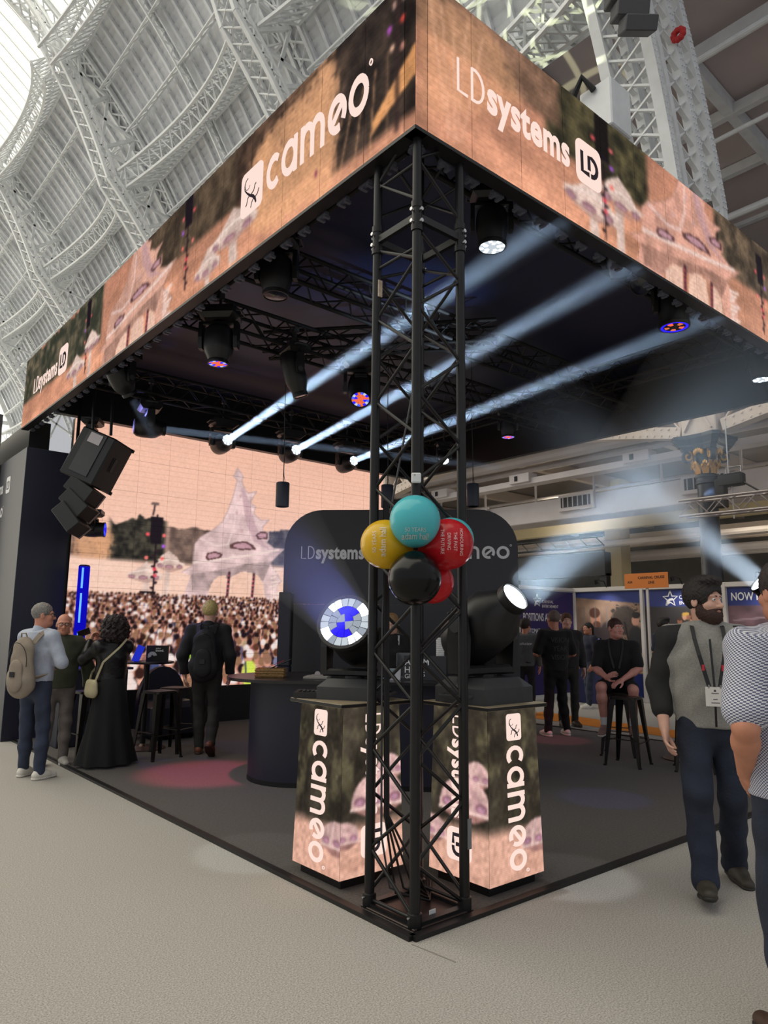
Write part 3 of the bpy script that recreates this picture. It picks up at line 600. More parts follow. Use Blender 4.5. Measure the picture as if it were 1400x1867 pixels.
p_fountain(bs, [(0.62, 2.5), (0.62, 3.0), (0.85, 3.12), (1.1, 3.05), (1.2, 2.85), (1.15, 2.5)], 71, 0.8)
p_house(bs, 3.2, 2.4, 1, 1, (228, 196, 194)); p_house(bs, 5.9, 2.35, -0.8, 0.75)
p_mush(bs, MUSH2, 0, 0, 1, 1, (0, 0)); p_mush(bs, MUSH1, 0, 0, 1, 1, (0, 0))
p_spk(bs, 1.85, 2.04, 3.26, 1.15, 1.15); bs.line([(1.78, 3.26), (1.8, 3.42)], 0.02, (70, 56, 58)); bs.poly([(1.74, 3.41), (1.86, 3.42), (1.86, 3.46), (1.74, 3.45)], (120, 96, 92)); bs.poly([(1.64, 2.06), (1.89, 2.06), (1.89, 1.9), (1.64, 1.9)], (32, 24, 28))
bs.blend(np.clip((2.0-Z+0.05*fbm(X*8, Z*0, 3))*14, 0, 1), (120, 84, 82))
rc = random.Random(5); cloth = [(232, 206, 200), (206, 164, 156), (46, 36, 44), (60, 42, 50), (38, 34, 46), (150, 84, 84), (110, 104, 136), (206, 176, 140), (236, 216, 212), (158, 110, 104), (90, 60, 62), (70, 70, 96), (226, 172, 152), (66, 46, 50), (44, 34, 40), (120, 82, 80)]
z = 2.0; r_ = 0
while z > 0.50:
    t = (2.0-z)/1.45; s = 0.026+0.11*t**1.2; x = 0.45+rc.random()*s
    while x < 6.5:
        zz = z+rc.uniform(-0.3, 0.3)*s; c = rc.choice(cloth); skin = rc.choice([(214, 150, 126), (236, 176, 150), (170, 108, 88), (198, 136, 112)]); hair = rc.choice([(40, 26, 26), (58, 34, 30), (92, 58, 44), (34, 24, 30), (150, 110, 84), (236, 220, 214)])
        bs.ell(x, zz-s*2.6, s*1.45, s*2.4, c); bs.ell(x+s*0.5, zz-s*2.4, s*0.7, s*1.9, tuple(v*0.8 for v in c), 0.6)
        if rc.random() < 0.6: bs.ell(x-s*1.2, zz-s*2.2, s*0.4, s*1.4, skin)
        bs.ell(x, zz-s*0.75, s*0.45, s*0.6, skin); bs.ell(x, zz, s*0.72, s*0.95, skin); bs.ell(x+rc.uniform(-0.2, 0.2)*s, zz+s*0.28, s*0.76, s*0.8, hair)
        if rc.random() < 0.12: bs.line([(x+s, zz-s), (x+s*1.3, zz+s*1.6)], s*0.25, skin)
        x += s*rc.uniform(1.6, 2.6)
    z -= s*1.35
for (x, z, s, c, h) in ((2.18, 0.98, 0.13, (236, 206, 196), (242, 226, 222)), (3.6, 1.05, 0.11, (210, 226, 90), (236, 220, 216)), (1.5, 1.0, 0.11, (238, 216, 208), (52, 34, 32)), (2.62, 1.35, 0.09, (160, 210, 60), (240, 226, 220)), (3.95, 0.95, 0.12, (84, 90, 118), (150, 110, 90)), (4.15, 0.9, 0.13, (240, 190, 190), (120, 120, 150)), (1.95, 1.05, 0.10, (70, 78, 118), (50, 34, 34))):
    bs.ell(x, z-s*2.7, s*1.35, s*2.3, c); bs.line([(x-s*0.7, z-s*1.0), (x-s*0.5, z-s*3.5)], s*0.18, (60, 60, 84)); bs.ell(x, z, s*0.7, s*0.95, (214, 152, 128)); bs.ell(x, z+s*0.3, s*0.76, s*0.75, h)
bs.soft(1, 0.04); m_led_back = picmat('led_wall_picture', True, 1.0, lines=('Z', 3.77, 0.10, 0.02))
# ------------------------------------------------------------------ fascia pictures (left runs along y, right along x)
ZF0, ZF1 = 4.535, 5.617
def fascia_base(cv, seed):
    X, Z = cv.X, cv.Z; g = np.clip((Z-ZF0)/1.08, 0, 1)[..., None]
    cv.C = (1-g)*np.array((226, 160, 128))+g*np.array((186, 130, 106)); cv.C = cv.C*(0.70+0.56*fbm(X*2.2, Z*6, seed, 5)[..., None])
lf = Canvas(0.0, 9.0, ZF0, ZF1, 1/72.0); fascia_base(lf, 11)
p_trees(lf, 5.5, 9.2, 4.86, 5.62, 21, ((58, 60, 50), (116, 104, 84)), 3.0, 0.3); p_trees(lf, 2.0, 4.5, 5.02, 5.8, 23, ((62, 52, 44), (106, 88, 70)), 3.0, 0.2); p_trees(lf, -0.2, 2.3, 4.75, 6.0, 25, ((58, 46, 40), (110, 84, 68)), 2.4, 0.3)
p_trees(lf, -0.2, 0.9, 4.60, 6.0, 27, ((44, 38, 36), (88, 72, 62)), 2.6, 0.3)
p_fountain(lf, [(2.0, 4.7), (2.05, 5.35), (1.75, 5.5), (1.3, 5.52), (0.9, 5.62), (0.78, 5.4), (0.8, 4.55), (1.6, 4.55)], 31, 0.85)
p_house(lf, 4.55, 4.74, -1.1, 0.68, (220, 168, 148)); p_spk(lf, 3.2, 4.66, 5.7, 1.0, 0.8); p_spk(lf, 6.05, 4.62, 5.6, 0.9, 0.8)
p_mush(lf, MUSH1, 2.3, 4.85, -1.5, 1.0, (1.71, 2.3)); p_mush(lf, MUSH2, 5.85, 4.95, -1.2, 0.9, (2.1, 2.5)); p_mush(lf, MUSH1, 6.45, 4.78, -1.3, 0.9, (1.71, 2.3)); p_mush(lf, MUSH1, 2.75, 4.7, -0.9, 0.9, (1.71, 2.3))
lf.poly([(0.42, 4.70), (0.40, 4.80), (0.0, 5.10), (0.0, 4.88)], (240, 170, 112), 1, tex(77, 12, 0.85, 1.1))
for k in range(5): lf.line([(0.95-0.17*k, 4.535), (0.75-0.12*k, 5.0+0.05*k)], 0.008, (238, 176, 130), 0.8)
for q in ((0.25, 5.35, (190, 90, 200)), (0.12, 5.35, (230, 80, 70)), (0.2, 5.5, (240, 190, 170)), (0.1, 5.5, (230, 190, 170)), (0.22, 5.2, (240, 190, 160)), (0.12, 5.15, (220, 150, 130)), (1.05, 4.75, (140, 70, 90))): lf.ell(q[0], q[1], 0.022, 0.03, q[2])
lf.line([(0.17, 4.6), (0.17, 5.6)], 0.03, (60, 46, 44), 0.8)
rf = Canvas(0.0, 7.0, ZF0, ZF1, 1/72.0); fascia_base(rf, 13)
p_trees(rf, 1.25, 2.75, 5.02, 6.0, 33, ((46, 44, 36), (104, 94, 66)), 3.0, 0.3); p_trees(rf, -0.3, 1.5, 5.2, 5.9, 35, ((112, 86, 70), (158, 120, 98)), 3.2, 0.3); p_trees(rf, 3.9, 7.2, 4.98, 5.75, 37, ((64, 56, 48), (126, 106, 86)), 3.0, 0.25)
p_fountain(rf, [(0.05, 4.6), (0.0, 5.5), (0.4, 5.58), (0.75, 5.6), (1.0, 5.35), (1.05, 5.2), (0.6, 4.9)], 41, 0.45)
for x0, x1 in ((0.28, 0.12), (0.30, 0.22), (0.36, 0.46), (0.4, 0.62), (0.33, 0.34)): rf.line([(x0, 4.6), (x1, 5.5)], 0.008, (246, 190, 158), 0.75)
p_house(rf, 3.35, 4.76, 1.08, 0.70, (226, 168, 148)); p_mush(rf, MUSH2, 2.28, 4.98, 1.3, 1.0, (2.1, 2.5)); p_mush(rf, MUSH1, 1.85, 4.78, 1.3, 1.1, (1.71, 2.3)); p_house(rf, 6.2, 4.74, 0.8, 0.6, (220, 170, 154))
p_spk(rf, 2.03, 4.56, 5.66, 1.1, 0.8); p_spk(rf, 4.95, 4.6, 5.5, 0.9, 0.8)
rf.poly([(1.93, 5.28), (2.12, 5.28), (2.12, 5.617), (1.93, 5.617)], (32, 28, 28))
lf.soft(2, 0.10, 3); rf.soft(2, 0.10, 5); m_led = picmat('led_fascia_picture', True, 0.95, lines=('Z', 8.0, 0.10, 0.02))
m_logo = emat('led_lettering_white', (255, 226, 214), 1.0); m_logod = emat('led_lettering_dark', (46, 40, 44), 1.0)
m_clip = mat('clip_grey', (96, 98, 112), 0.5, metal=0.3)
def fascia(label, axis, n, cv):
    t = thing('led_fascia', label, 'led screen', (0, 0, 0)); L = cv.linear(); st = 36; nz = cv.nz-1
    if axis == 'y': pl = lambda a, b: np.stack([np.zeros_like(a), a, b], 1)
    else: pl = lambda a, b: np.stack([a, np.zeros_like(a), b], 1)
    for k in range(n): pic_panel('led_panel', cv, L, k*st, (k+1)*st, 0, nz, pl, m_led, t)
    ln = n*0.5; b = MB()
    if axis == 'y': b.box((0.055, ln/2, (ZF0+ZF1)/2), (0.10, ln, ZF1-ZF0-0.004)); b.box((0.05, ln/2, ZF0-0.012), (0.102, ln, 0.024))
    else: b.box((ln/2, 0.055, (ZF0+ZF1)/2), (ln, 0.10, ZF1-ZF0-0.004)); b.box((ln/2, 0.05, ZF0-0.012), (ln, 0.102, 0.024))
    b.build('backing', m_black, t)
    cm = MB(); cm.box((0, 0, 0), (0.035, 0.11, 0.025)).box((0.015, 0.03, -0.014), (0.05, 0.025, 0.02)).box((0.015, -0.03, -0.014), (0.05, 0.025, 0.02)); me = cm.mesh('clip', m_clip)
    for k in range(n*2):
        q = obj('clip', me, t); p = 0.14+0.25*k
        if axis == 'y': q.location = (0.13, p, ZF0-0.02)
        else: q.location = (p, 0.13, ZF0-0.02); q.rotation_euler = (0, 0, math.pi/2)
    return t
fL = fascia('long LED fascia on the left side showing cameo and LDsystems lettering', 'y', 18, lf)
fR = fascia('LED fascia on the right side of the stand showing large LDsystems lettering', 'x', 14, rf)
def letter(parent, fn, name='lettering', mats=(None,)):
    mb = MB(); fn(mb); return mb.build(name, mats[0], parent)
UL, UR, UZ = Vector((0, -1, 0)), Vector((1, 0, 0)), Vector((0, 0, 1)); NL, NR = Vector((-1, 0, 0)), Vector((0, -1, 0))
def cameo_mark(parent, O, U, Vv, N, h, box=0.0, ml=m_logo, md=m_logod):
    mb = MB(); x = 0.0; O = Vector(O); U = Vector(U); Vv = Vector(Vv)
    if box:
        bx_ = MB(); bx_.prism(rrect(box*0.86, box, box*0.14, 5, box*0.43, box*0.5), O-Vv*(box-h)*0.42, U, Vv, N, 0, 0.006); gk = MB(); gecko(gk, O-Vv*(box-h)*0.42+Vector(U)*0.0, U*0.86, Vv, N, box, 0.006, 0.008)
        p = bx_.build('logo_badge', ml, parent); gk.build('lizard_emblem', md, p); x = box*1.02
    cameo_word(mb, O+U*x, U*0.72, Vv, N, h, 0, 0.006); mb.build('lettering', ml, parent)
cameo_mark(fL, (0, 2.15, 4.925), UL, UZ, NL, 0.30, 0.40)
mb = MB(); n_ = ld_word(mb, Vector((0, 8.42, 4.95)), UL, UZ, NL, 0.205, 0.006); mb.build('lettering', m_logo, fL)
ml_, md_ = MB(), MB(); ld_badge(ml_, md_, Vector((0, 7.20, 4.88)), UL, UZ, NL, 0.40, 0.006); p = ml_.build('logo_badge', m_logo, fL); md_.build('badge_letters', m_logod, p)
mb = MB(); ld_word(mb, Vector((0.37, 0, 4.965)), UR, UZ, NR, 0.212, 0.006); mb.build('lettering', m_logo, fR)
ml_, md_ = MB(), MB(); ld_badge(ml_, md_, Vector((1.655, 0, 4.915)), UR, UZ, NR, 0.36, 0.006); p = ml_.build('logo_badge', m_logo, fR); md_.build('badge_letters', m_logod, p)
# ------------------------------------------------------------------ canopy of the stand
m_fabric = mat('canopy_black_fabric', (13, 21, 54), 0.5, var=0.1, scale=2)
cn = thing('stand_canopy', 'dark fabric canopy spanning above the stand between the LED fascias', 'canopy')
MB().box((3.56, 3.9, 5.32), (6.86, 7.56, 0.05)).build('fabric', m_fabric, cn)
MB().box((7.06, 3.93, 5.07), (0.10, 7.5, 1.08)).build('rear_fascia', m_black, cn); MB().box((3.57, 7.76, 5.07), (6.85, 0.12, 1.08)).build('rear_fascia', m_black, cn)
# ------------------------------------------------------------------ trusses
m_bolt = m_steel
def box_truss(label, a, b, w=0.29, r=0.024, pitch=0.5, group=None, m=None):
    a, b = Vector(a), Vector(b); m = m or mat('truss_matt_black', (9, 9, 11), 0.7); t = thing('ceiling_truss', label, 'truss', a, 0, group); ax = (b-a); Lh = ax.length; ax.normalize(); sd = ax.cross(Vector((0, 0, 1))).normalized(); up = sd.cross(ax); h = w/2
    co = [(-h, -h), (h, -h), (h, h), (-h, h)]
    for u, v in co: MB().tube(sd*u+up*v, sd*u+up*v+ax*Lh, r, 8).build('chord', m, t, 60)
    n = max(2, int(Lh/pitch)); d = Lh/n; me = None
    for f in range(4):
        (u0, v0), (u1, v1) = co[f], co[(f+1) % 4]; z = MB()
        for i in range(n):
            p0 = sd*u0+up*v0+ax*(d*i); pm = sd*u1+up*v1+ax*(d*(i+0.5)); p1 = sd*u0+up*v0+ax*(d*(i+1)); z.tube(p0, pm, r*0.42, 5, cap=False); z.tube(pm, p1, r*0.42, 5, cap=False)
        z.build('lacing', m, t)
    return t
TZ = 4.86
box_truss('black box truss under canopy nearest the left LED fascia end, crossing at the back', (0.2, 6.65, TZ), (6.9, 6.65, TZ))
box_truss('black box truss under canopy crossing the middle of the stand', (0.2, 3.95, TZ), (6.9, 3.95, TZ))
box_truss('black box truss under canopy crossing near the front corner tower', (0.2, 2.75, TZ+0.1), (6.9, 2.75, TZ+0.1))
box_truss('black box truss under canopy running along the right LED fascia', (0.6, 0.42, TZ+0.1), (6.9, 0.42, TZ+0.1))
box_truss('black box truss running front to back near the far rim of the canopy', (6.0, 0.7, TZ+0.2), (6.0, 7.5, TZ+0.2))
box_truss('black box truss running along the left LED fascia inside the canopy', (0.42, 0.7, TZ+0.28), (0.42, 8.6, TZ+0.28))
box_truss('short diagonal black truss under the canopy left of the corner tower', (1.6, 4.4, TZ+0.05), (3.4, 2.3, TZ+0.05), 0.24)
# ------------------------------------------------------------------ corner tower
tw = thing('corner_tower', 'black square truss tower at the front corner of the stand', 'truss tower', (0.08, 0.07, 0))
S_ = 0.372; PO = [(0, 0), (S_, 0), (S_, S_), (0, S_)]; TH = 5.28; cr_ = 0.0285
for x, y in PO: MB().tube((x, y, 0.03), (x, y, TH), cr_, 18).build('upright', m_truss, tw, 60)
zj = (4.0,)
def zig(f, z0, z1, start, pitch):
    (xa, ya), (xb, yb) = PO[f], PO[(f+1) % 4]; z = z0; k = start
    dx, dy = (xb-xa), (yb-ya); l = math.hypot(dx, dy); ex, ey = dx/l*0.02, dy/l*0.02
    while z < z1-0.06:
        zn = min(z+pitch, z1); A = (xa+ex, ya+ey, z+0.012); B = (xb-ex, yb-ey, zn-0.012)
        if k % 2: A, B = (xb-ex, yb-ey, z+0.012), (xa+ex, ya+ey, zn-0.012)
        MB().tube(A, B, 0.0105, 8).build('brace', m_truss, tw, 60); z = zn; k += 1
for (za, zb_) in ((0.0, 2.05), (2.05, 3.93), (4.06, TH)):
    zig(0, za+0.06, zb_, 1, 0.265); zig(3, za+0.06, zb_, 1, 0.27); zig(1, za+0.1, zb_, 0, 0.265); zig(2, za+0.1, zb_, 1, 0.265)
for zz, hh in ((3.995, 0.045), (4.04, 0.02)):
    for f in range(4):
        (xa, ya), (xb, yb) = PO[f], PO[(f+1) % 4]
        if hh > 0.03: MB().bar((xa, ya, zz), (xb, yb, zz), 0.03, hh).build('frame_bar', m_truss, tw)
for zz in (3.80, 4.36, 0.06, 2.05):
    for f in (1, 3):
        (xa, ya), (xb, yb) = PO[f], PO[(f+1) % 4]; MB().tube((xa, ya, zz), (xb, yb, zz), 0.0105, 8).build('cross_bar', m_truss, tw, 60)
for x, y in PO:
    for zz in (3.955, 4.03):
        dx = -0.03 if x == 0 else 0.03; MB().lathe([(0.009, 0), (0.009, 0.02), (0.012, 0.02), (0.012, 0.028)], (x+dx*0.7, y, zz), (dx, 0, 0), 8).build('coupler_bolt', m_bolt, tw); MB().lathe([(0.009, 0), (0.009, 0.02), (0.012, 0.02), (0.012, 0.028)], (x, y-0.02 if y == 0 else y+0.02, zz), (0, -1 if y == 0 else 1, 0), 8).build('coupler_bolt', m_bolt, tw)
    MB().lathe([(0.036, 3.90), (0.036, 3.94), (0.031, 3.945), (0.031, 4.045), (0.036, 4.05), (0.036, 4.09)], (x, y, 0), n=16).build('coupler_sleeve', m_truss, tw, 40)
    MB().lathe([(0.038, 0.02), (0.038, 0.09), (0.03, 0.095)], (x, y, 0), n=16).build('base_spigot', m_truss, tw, 40)
    for d in ((-0.05 if x == 0 else 0.05, 0, 0),): MB().tube((x, y, 0.075), (x+d[0], y, 0.075), 0.006, 8).build('base_pin', m_bolt, tw)
MB().box((S_/2, S_/2, 0.022), (S_+0.07, S_+0.07, 0.012), ch=0.003).build('base_plate', mat('brown_black_plate', (62, 50, 48), 0.35, metal=0.4, var=0.15, scale=9), tw)
for f in range(4):
    (xa, ya), (xb, yb) = PO[f], PO[(f+1) % 4]; MB().bar((xa, ya, 0.036), (xb, yb, 0.036), 0.045, 0.02).build('base_frame', m_truss, tw)
MB().box((S_*0.42, 0.03, 0.05), (0.045, 0.004, 0.03)).build('base_label', m_white, tw)
MB().box((0.0, S_-0.032, 3.66), (0.03, 0.008, 0.11)).build('sticker', mat('worn_sticker', (190, 170, 150), 0.6, var=0.2, scale=40), tw); MB().box((S_+0.012, -0.03, 0.42), (0.03, 0.004, 0.16)).build('sticker', mat('grey_sticker', (130, 130, 132), 0.5), tw)
cb = MB(); cb.path([(S_-0.02, S_-0.03, 5.2), (S_-0.02, S_-0.04, 3.4), (S_*0.2, S_*0.85, 2.2), (0.03, S_-0.05, 1.6), (0.04, S_-0.05, 0.4), (0.08, S_-0.08, 0.12), (0.2, S_*0.6, 0.06), (S_+0.1, S_+0.15, 0.03)], 0.006, 6)
tag(cb.build('tower_cable', mat('grey_cable', (70, 70, 74), 0.5), None, 60), 'thin grey cable running down inside the front corner tower', 'cable').location = (0.08, 0.07, 0)
cb = MB()
for k in range(4): cb.path([(0.03+0.01*k, S_-0.06, 2.3), (0.05+0.008*k, S_-0.07, 0.5), (0.09+0.03*k, S_-0.12-0.03*k, 0.10+0.03*k), (0.25+0.02*k, S_*0.4+0.03*k, 0.055), (S_+0.2, S_+0.1+0.04*k, 0.03)], 0.007, 6)
tag(cb.build('cable_bundle', m_black, None, 60), 'black cables looped over the base of the front corner tower', 'cable').location = (0.08, 0.07, 0)
gd = thing('wireless_box', 'small white wireless box clipped to the tower upright above the balloons', 'electronics', (0.042, 0.028, 2.345))
MB().box((0, 0, 0.03), (0.055, 0.02, 0.058), Matrix.Rotation(math.radians(-42), 3, 'Z'), 0.006).build('case', m_white, gd); MB().lathe([(0.004, 0), (0.004, 0.003)], (-0.02, -0.01, 0.042), (-0.7, -0.7, 0), 8).build('button', m_gray, gd)
# end tower beside the left wall
t2 = box_truss('black truss upright standing at the far left end of the LED fascia', (0.42, 7.55, 0.0), (0.42, 7.55, 5.2), 0.29, 0.024, 0.5)
t2.name = 'end_tower'; t2['category'] = 'truss tower'
# ------------------------------------------------------------------ back LED wall
bw = thing('led_wall', 'huge LED wall at the back showing a festival crowd before a shell-shaped stage', 'led screen', (0, 8.0, 0)); L = bs.linear()
for j in range(8):
    for i in range(12): pic_panel('led_panel', bs, L, i*35, (i+1)*35, j*35, (j+1)*35, lambda a, b: np.stack([a, np.zeros_like(a), b], 1), m_led_back, bw, 0.001)
MB().box((3.5, 0.06, 2.58), (6.0, 0.1, 4.0)).build('backing', m_black, bw); MB().box((3.5, 0.04, 0.29), (6.1, 0.16, 0.58)).build('plinth', m_black, bw)
# ------------------------------------------------------------------ left wall block with the two logos
wl = struct_empty('wall_left', (-0.15, 7.875, 0)); MB().box((0.33, 1.9, 2.0), (0.66, 3.8, 4.0)).build('block', m_graywall, wl); MB().box((0.33, -0.004, 2.0), (0.652, 0.008, 3.99)).build('end_panel', m_navy, wl)
MB().box((0.42, 2.4, 4.34), (0.3, 2.6, 0.68)).build('upper_panel', m_black, wl); MB().box((-0.1, 3.2, 2.4), (0.12, 3.4, 4.8)).build('rear_panel', m_graywall, wl)
m_pale = mat('pale_print', (236, 236, 238), 0.5)
mb = MB(); ld_word(mb, Vector((-0.002, 2.05, 3.50)), UL, UZ, NL, 0.15, 0.002)
ml_, md_ = MB(), MB(); ld_badge(ml_, md_, Vector((-0.002, 1.02, 3.46)), UL, UZ, NL, 0.25, 0.002); cameo_word(mb, Vector((-0.002, 2.0, 3.12)), UL, UZ, NL, 0.15, 0, 0.002); mb.build('lettering', m_pale, wl); p = ml_.build('logo_badge', m_pale, wl); md_.build('badge_letters', m_graywall, p)
# ------------------------------------------------------------------ rounded panel wall behind the bar
E1 = Vector((1, -1, 0)).normalized(); E2 = Vector((1, 1, 0)).normalized()
def sn(s, n, z=0.0): return E1*s+E2*n+Vector((0, 0, z))
pw = thing('panel_wall', 'large charcoal panel wall with rounded top corners behind the bar', 'panel wall', sn(-0.41, 5.37))
m_char = mat('charcoal_laminate', (56, 57, 62), 0.5, var=0.04, scale=4); h2 = 1.51; top = 3.06; rr = 0.5
po = [(-h2, 0), (h2, 0)]+[(h2-rr+rr*math.cos(math.radians(a)), top-rr+rr*math.sin(math.radians(a))) for a in range(0, 91, 9)]+[(-h2+rr-rr*math.sin(math.radians(a)), top-rr+rr*math.cos(math.radians(a))) for a in range(0, 91, 9)]
lo = [(-h2, 0), (h2, 0), (h2, 1.83), (-h2, 1.83)]; hi = [(h2, 1.836)]+po[2:]+[(-h2, 1.836)]
MB().prism(hi, (0, 0, 0), E1, UZ, -E2, -0.06, 0.06).build('upper_panel', m_char, pw); MB().prism(lo, (0, 0, 0), E1, UZ, -E2, -0.06, 0.06).build('lower_panel', m_char, pw)
mb = MB(); w_ = ld_word(mb, Vector((-1.28*E1.x, -1.28*E1.y, 2.42)), E1, UZ, -E2, 0.145, 0.063); ml_, md_ = MB(), MB(); ld_badge(ml_, md_, E1*(-0.42)+Vector((0, 0, 2.38)), E1, UZ, -E2, 0.26, 0.063)
bx_ = MB(); bx_.prism(rrect(0.24, 0.27, 0.04, 5, 0.12, 0.13), E1*0.12+Vector((0, 0, 2.38)), E1, UZ, -E2, 0, 0.063); gk = MB(); gecko(gk, E1*0.12+Vector((0, 0, 2.38)), E1, UZ, -E2, 0.25, 0.063, 0.066); cameo_word(mb, E1*0.42+Vector((0, 0, 2.42)), E1, UZ, -E2, 0.165, 0.0, 0.063)
mb.build('lettering', m_pale, pw); p = ml_.build('logo_badge', m_pale, pw); md_.build('badge_letters', m_char, p); p = bx_.build('logo_badge', m_pale, pw); gk.build('lizard_emblem', m_char, p)
# ------------------------------------------------------------------ bar counter (stadium plan, on the stand's diagonal)
ct = thing('bar_counter', 'dark navy bar counter with rounded end and black top', 'counter', (0, 0, 0))
def stadium(r, sa, sb, n=18): return [(sa-r*math.sin(math.pi*i/n), 3.77+r*math.cos(math.pi*i/n)) for i in range(n+1)]+[(sb+r*math.sin(math.pi*i/n), 3.77-r*math.cos(math.pi*i/n)) for i in range(n+1)]
MB().prism(stadium(0.55, -1.32, 0.25), (0, 0, 0), E1, E2, UZ, 0.016, 1.0).build('body', m_navy, ct, 40)
m_ctop = mat('black_counter_top', (34, 30, 32), 0.3, var=0.1, scale=8)
MB().prism(stadium(0.70, -1.42, 0.25), (0, 0, 0), E1, E2, UZ, 1.0, 1.03).build('worktop', m_ctop, ct, 40); MB().prism(stadium(0.556, -1.32, 0.25), (0, 0, 0), E1, E2, UZ, 0.016, 0.06).build('kick_strip', m_black, ct, 40)
# ------------------------------------------------------------------ LED pedestals
def pedestal(label, x0, y0, mirror):
    t = thing('led_pedestal', label, 'pedestal', (x0, y0, 0.016)); w, h, top = 0.5, 0.985, 0.455; d = (w-top)/2
    MB().box((w/2, w/2, 0.03), (w-0.08, w-0.08, 0.06)).build('plinth', m_black, t)
    z0, z1 = 0.06, 0.06+h
    fr = MB(); i_ = 0.006; lo = [(i_, i_), (w-i_, i_), (w-i_, w-i_), (i_, w-i_)]; hi = [(d+i_, d+i_), (w-d-i_, d+i_), (w-d-i_, w-d-i_), (d+i_, w-d-i_)]
    fr.add([(x, y, z0) for x, y in lo]+[(x, y, z1) for x, y in hi], [(i, (i+1) % 4, 4+(i+1) % 4, 4+i) for i in range(4)]+[(3, 2, 1, 0), (4, 5, 6, 7)]); fr.build('core', m_black, t)
    for face in range(2):
        cv = Canvas(0, 0.5, 0, h, 1/130.0); X, Z = cv.X, cv.Z; sd = 3+face*7+(20 if mirror else 0)
        cv.C = np.ones_like(cv.C)*np.array((58, 52, 44))*(0.55+0.95*fbm(X*9, Z*5, sd)[..., None]); k = np.clip((fbm(X*14, Z*11, sd+4)-0.5)*5, 0, 1); cv.blend(k*0.55*np.clip((Z-0.3)*4, 0, 1), (120, 112, 82))
        cv.blend(np.clip((0.30+0.04*fbm(X*6, Z*0, sd)-Z)*14, 0, 1), (226, 174, 152)); lowt = fbm(X*5, Z*16, sd+2); cv.blend(np.clip((0.3-Z)*9, 0, 1)*np.clip((lowt-0.5)*3, 0, 1)*0.5, (190, 140, 120))
        if (face == 0) != mirror:      # the faces that show the stage building
            p_dome(cv, 0.40, 0.56, 0.24, 0.12, 2); p_dome(cv, 0.30, 0.38, 0.44, 0.20, 4); p_dome(cv, 0.02, 0.20, 0.26, 0.12, 6); cv.poly([(0.27, 0.33), (0.33, 0.33), (0.34, 0.1), (0.26, 0.1)], (206, 160, 144), 1, tex(3, 15, 0.8, 1.1))
        else: p_dome(cv, 0.47, 0.17, 0.34, 0.15, 8)
        cv.soft(2, 0.14, sd); mm = picmat('led_pedestal_picture', True, 1.0, lines=('Z', 30.0, 0.10, 0.05)); L = cv.linear()
        # face 0 looks to -y, face 1 to -x (sloping inwards towards the top)
        if face == 0: pl = lambda a, b: np.stack([d*(b/h)+a*(w-2*d*b/h)/w, d*b/h-0.0*a, z0+b], 1)
        else: pl = lambda a, b: np.stack([d*b/h-0.0*a, w-(d*(b/h)+a*(w-2*d*b/h)/w), z0+b], 1)
        f = pic_panel('led_face', cv, L, 0, cv.nx-1, 0, cv.nz-1, pl, mm, t, 0.001)
        # lettering reads downwards on both faces
        if face == 0: O, U, Vv, N = Vector((0, 0, 0)), Vector((0, d/h, -1)).normalized()*1.0, Vector((1, 0, 0)), Vector((0, -1, -d/h)); U = Vector((0, -d/h, -1))
        else: O, U, Vv, N = Vector((0, w, 0)), Vector((-d/h, 0, -1)), Vector((0, -1, 0)), Vector((-1, 0, -d/h))
        def onf(a, b): return (Vector((a, d*b/h, z0+b)) if face == 0 else Vector((d*b/h, w-a, z0+b)))
        showc = (face == 0) == mirror
        if showc:
            bb = MB(); gk = MB(); bw_ = 0.15; up = Vector((0, d/h, 1)) if face == 0 else Vector((d/h, 0, 1)); rt = Vector((1, 0, 0)) if face == 0 else Vector((0, -1, 0))
            bb.prism(rrect(bw_*0.9, bw_*1.05, 0.02, 5), onf(0.255, 0.875), rt, up, N, 0.002, 0.006); gecko(gk, onf(0.255-bw_*0.45, 0.875-bw_*0.5), rt*0.9, up, N, bw_, 0.006, 0.008)
            p = bb.build('logo_badge', m_logo, t); gk.build('lizard_emblem', m_logod, p)
            mb = MB(); cameo_word(mb, onf(0.18, 0.765), U*0.77, Vv, N, 0.155, 0.002, 0.006); mb.build('lettering', m_logo, t)
        else:
            mb = MB(); ld_word(mb, onf(0.2, 0.93), U, Vv, N, 0.105, 0.006); mb.build('lettering', m_logo, t)
            ml_, md_ = MB(), MB(); ld_badge(ml_, md_, onf(0.16, 0.28), U, Vv, N, 0.2, 0.006); p = ml_.build('logo_badge', m_logo, t); md_.build('badge_letters', m_logod, p)
    MB().box((w/2, w/2, z1+0.012), (w+0.06, w+0.06, 0.024), ch=0.003).build('top_board', mat('beige_board', (150, 136, 112), 0.55, var=0.08, scale=12), t); MB().box((w/2, w/2, z1+0.012), (w+0.064, w+0.064, 0.018)).build('board_edge', m_black, t)
    return t
pedestal('LED pedestal left of the corner tower, picture of trees and shell building', 0.075, 0.715, False)
pedestal('LED pedestal right of the corner tower with upright cameo lettering', 0.675, 0.085, True)
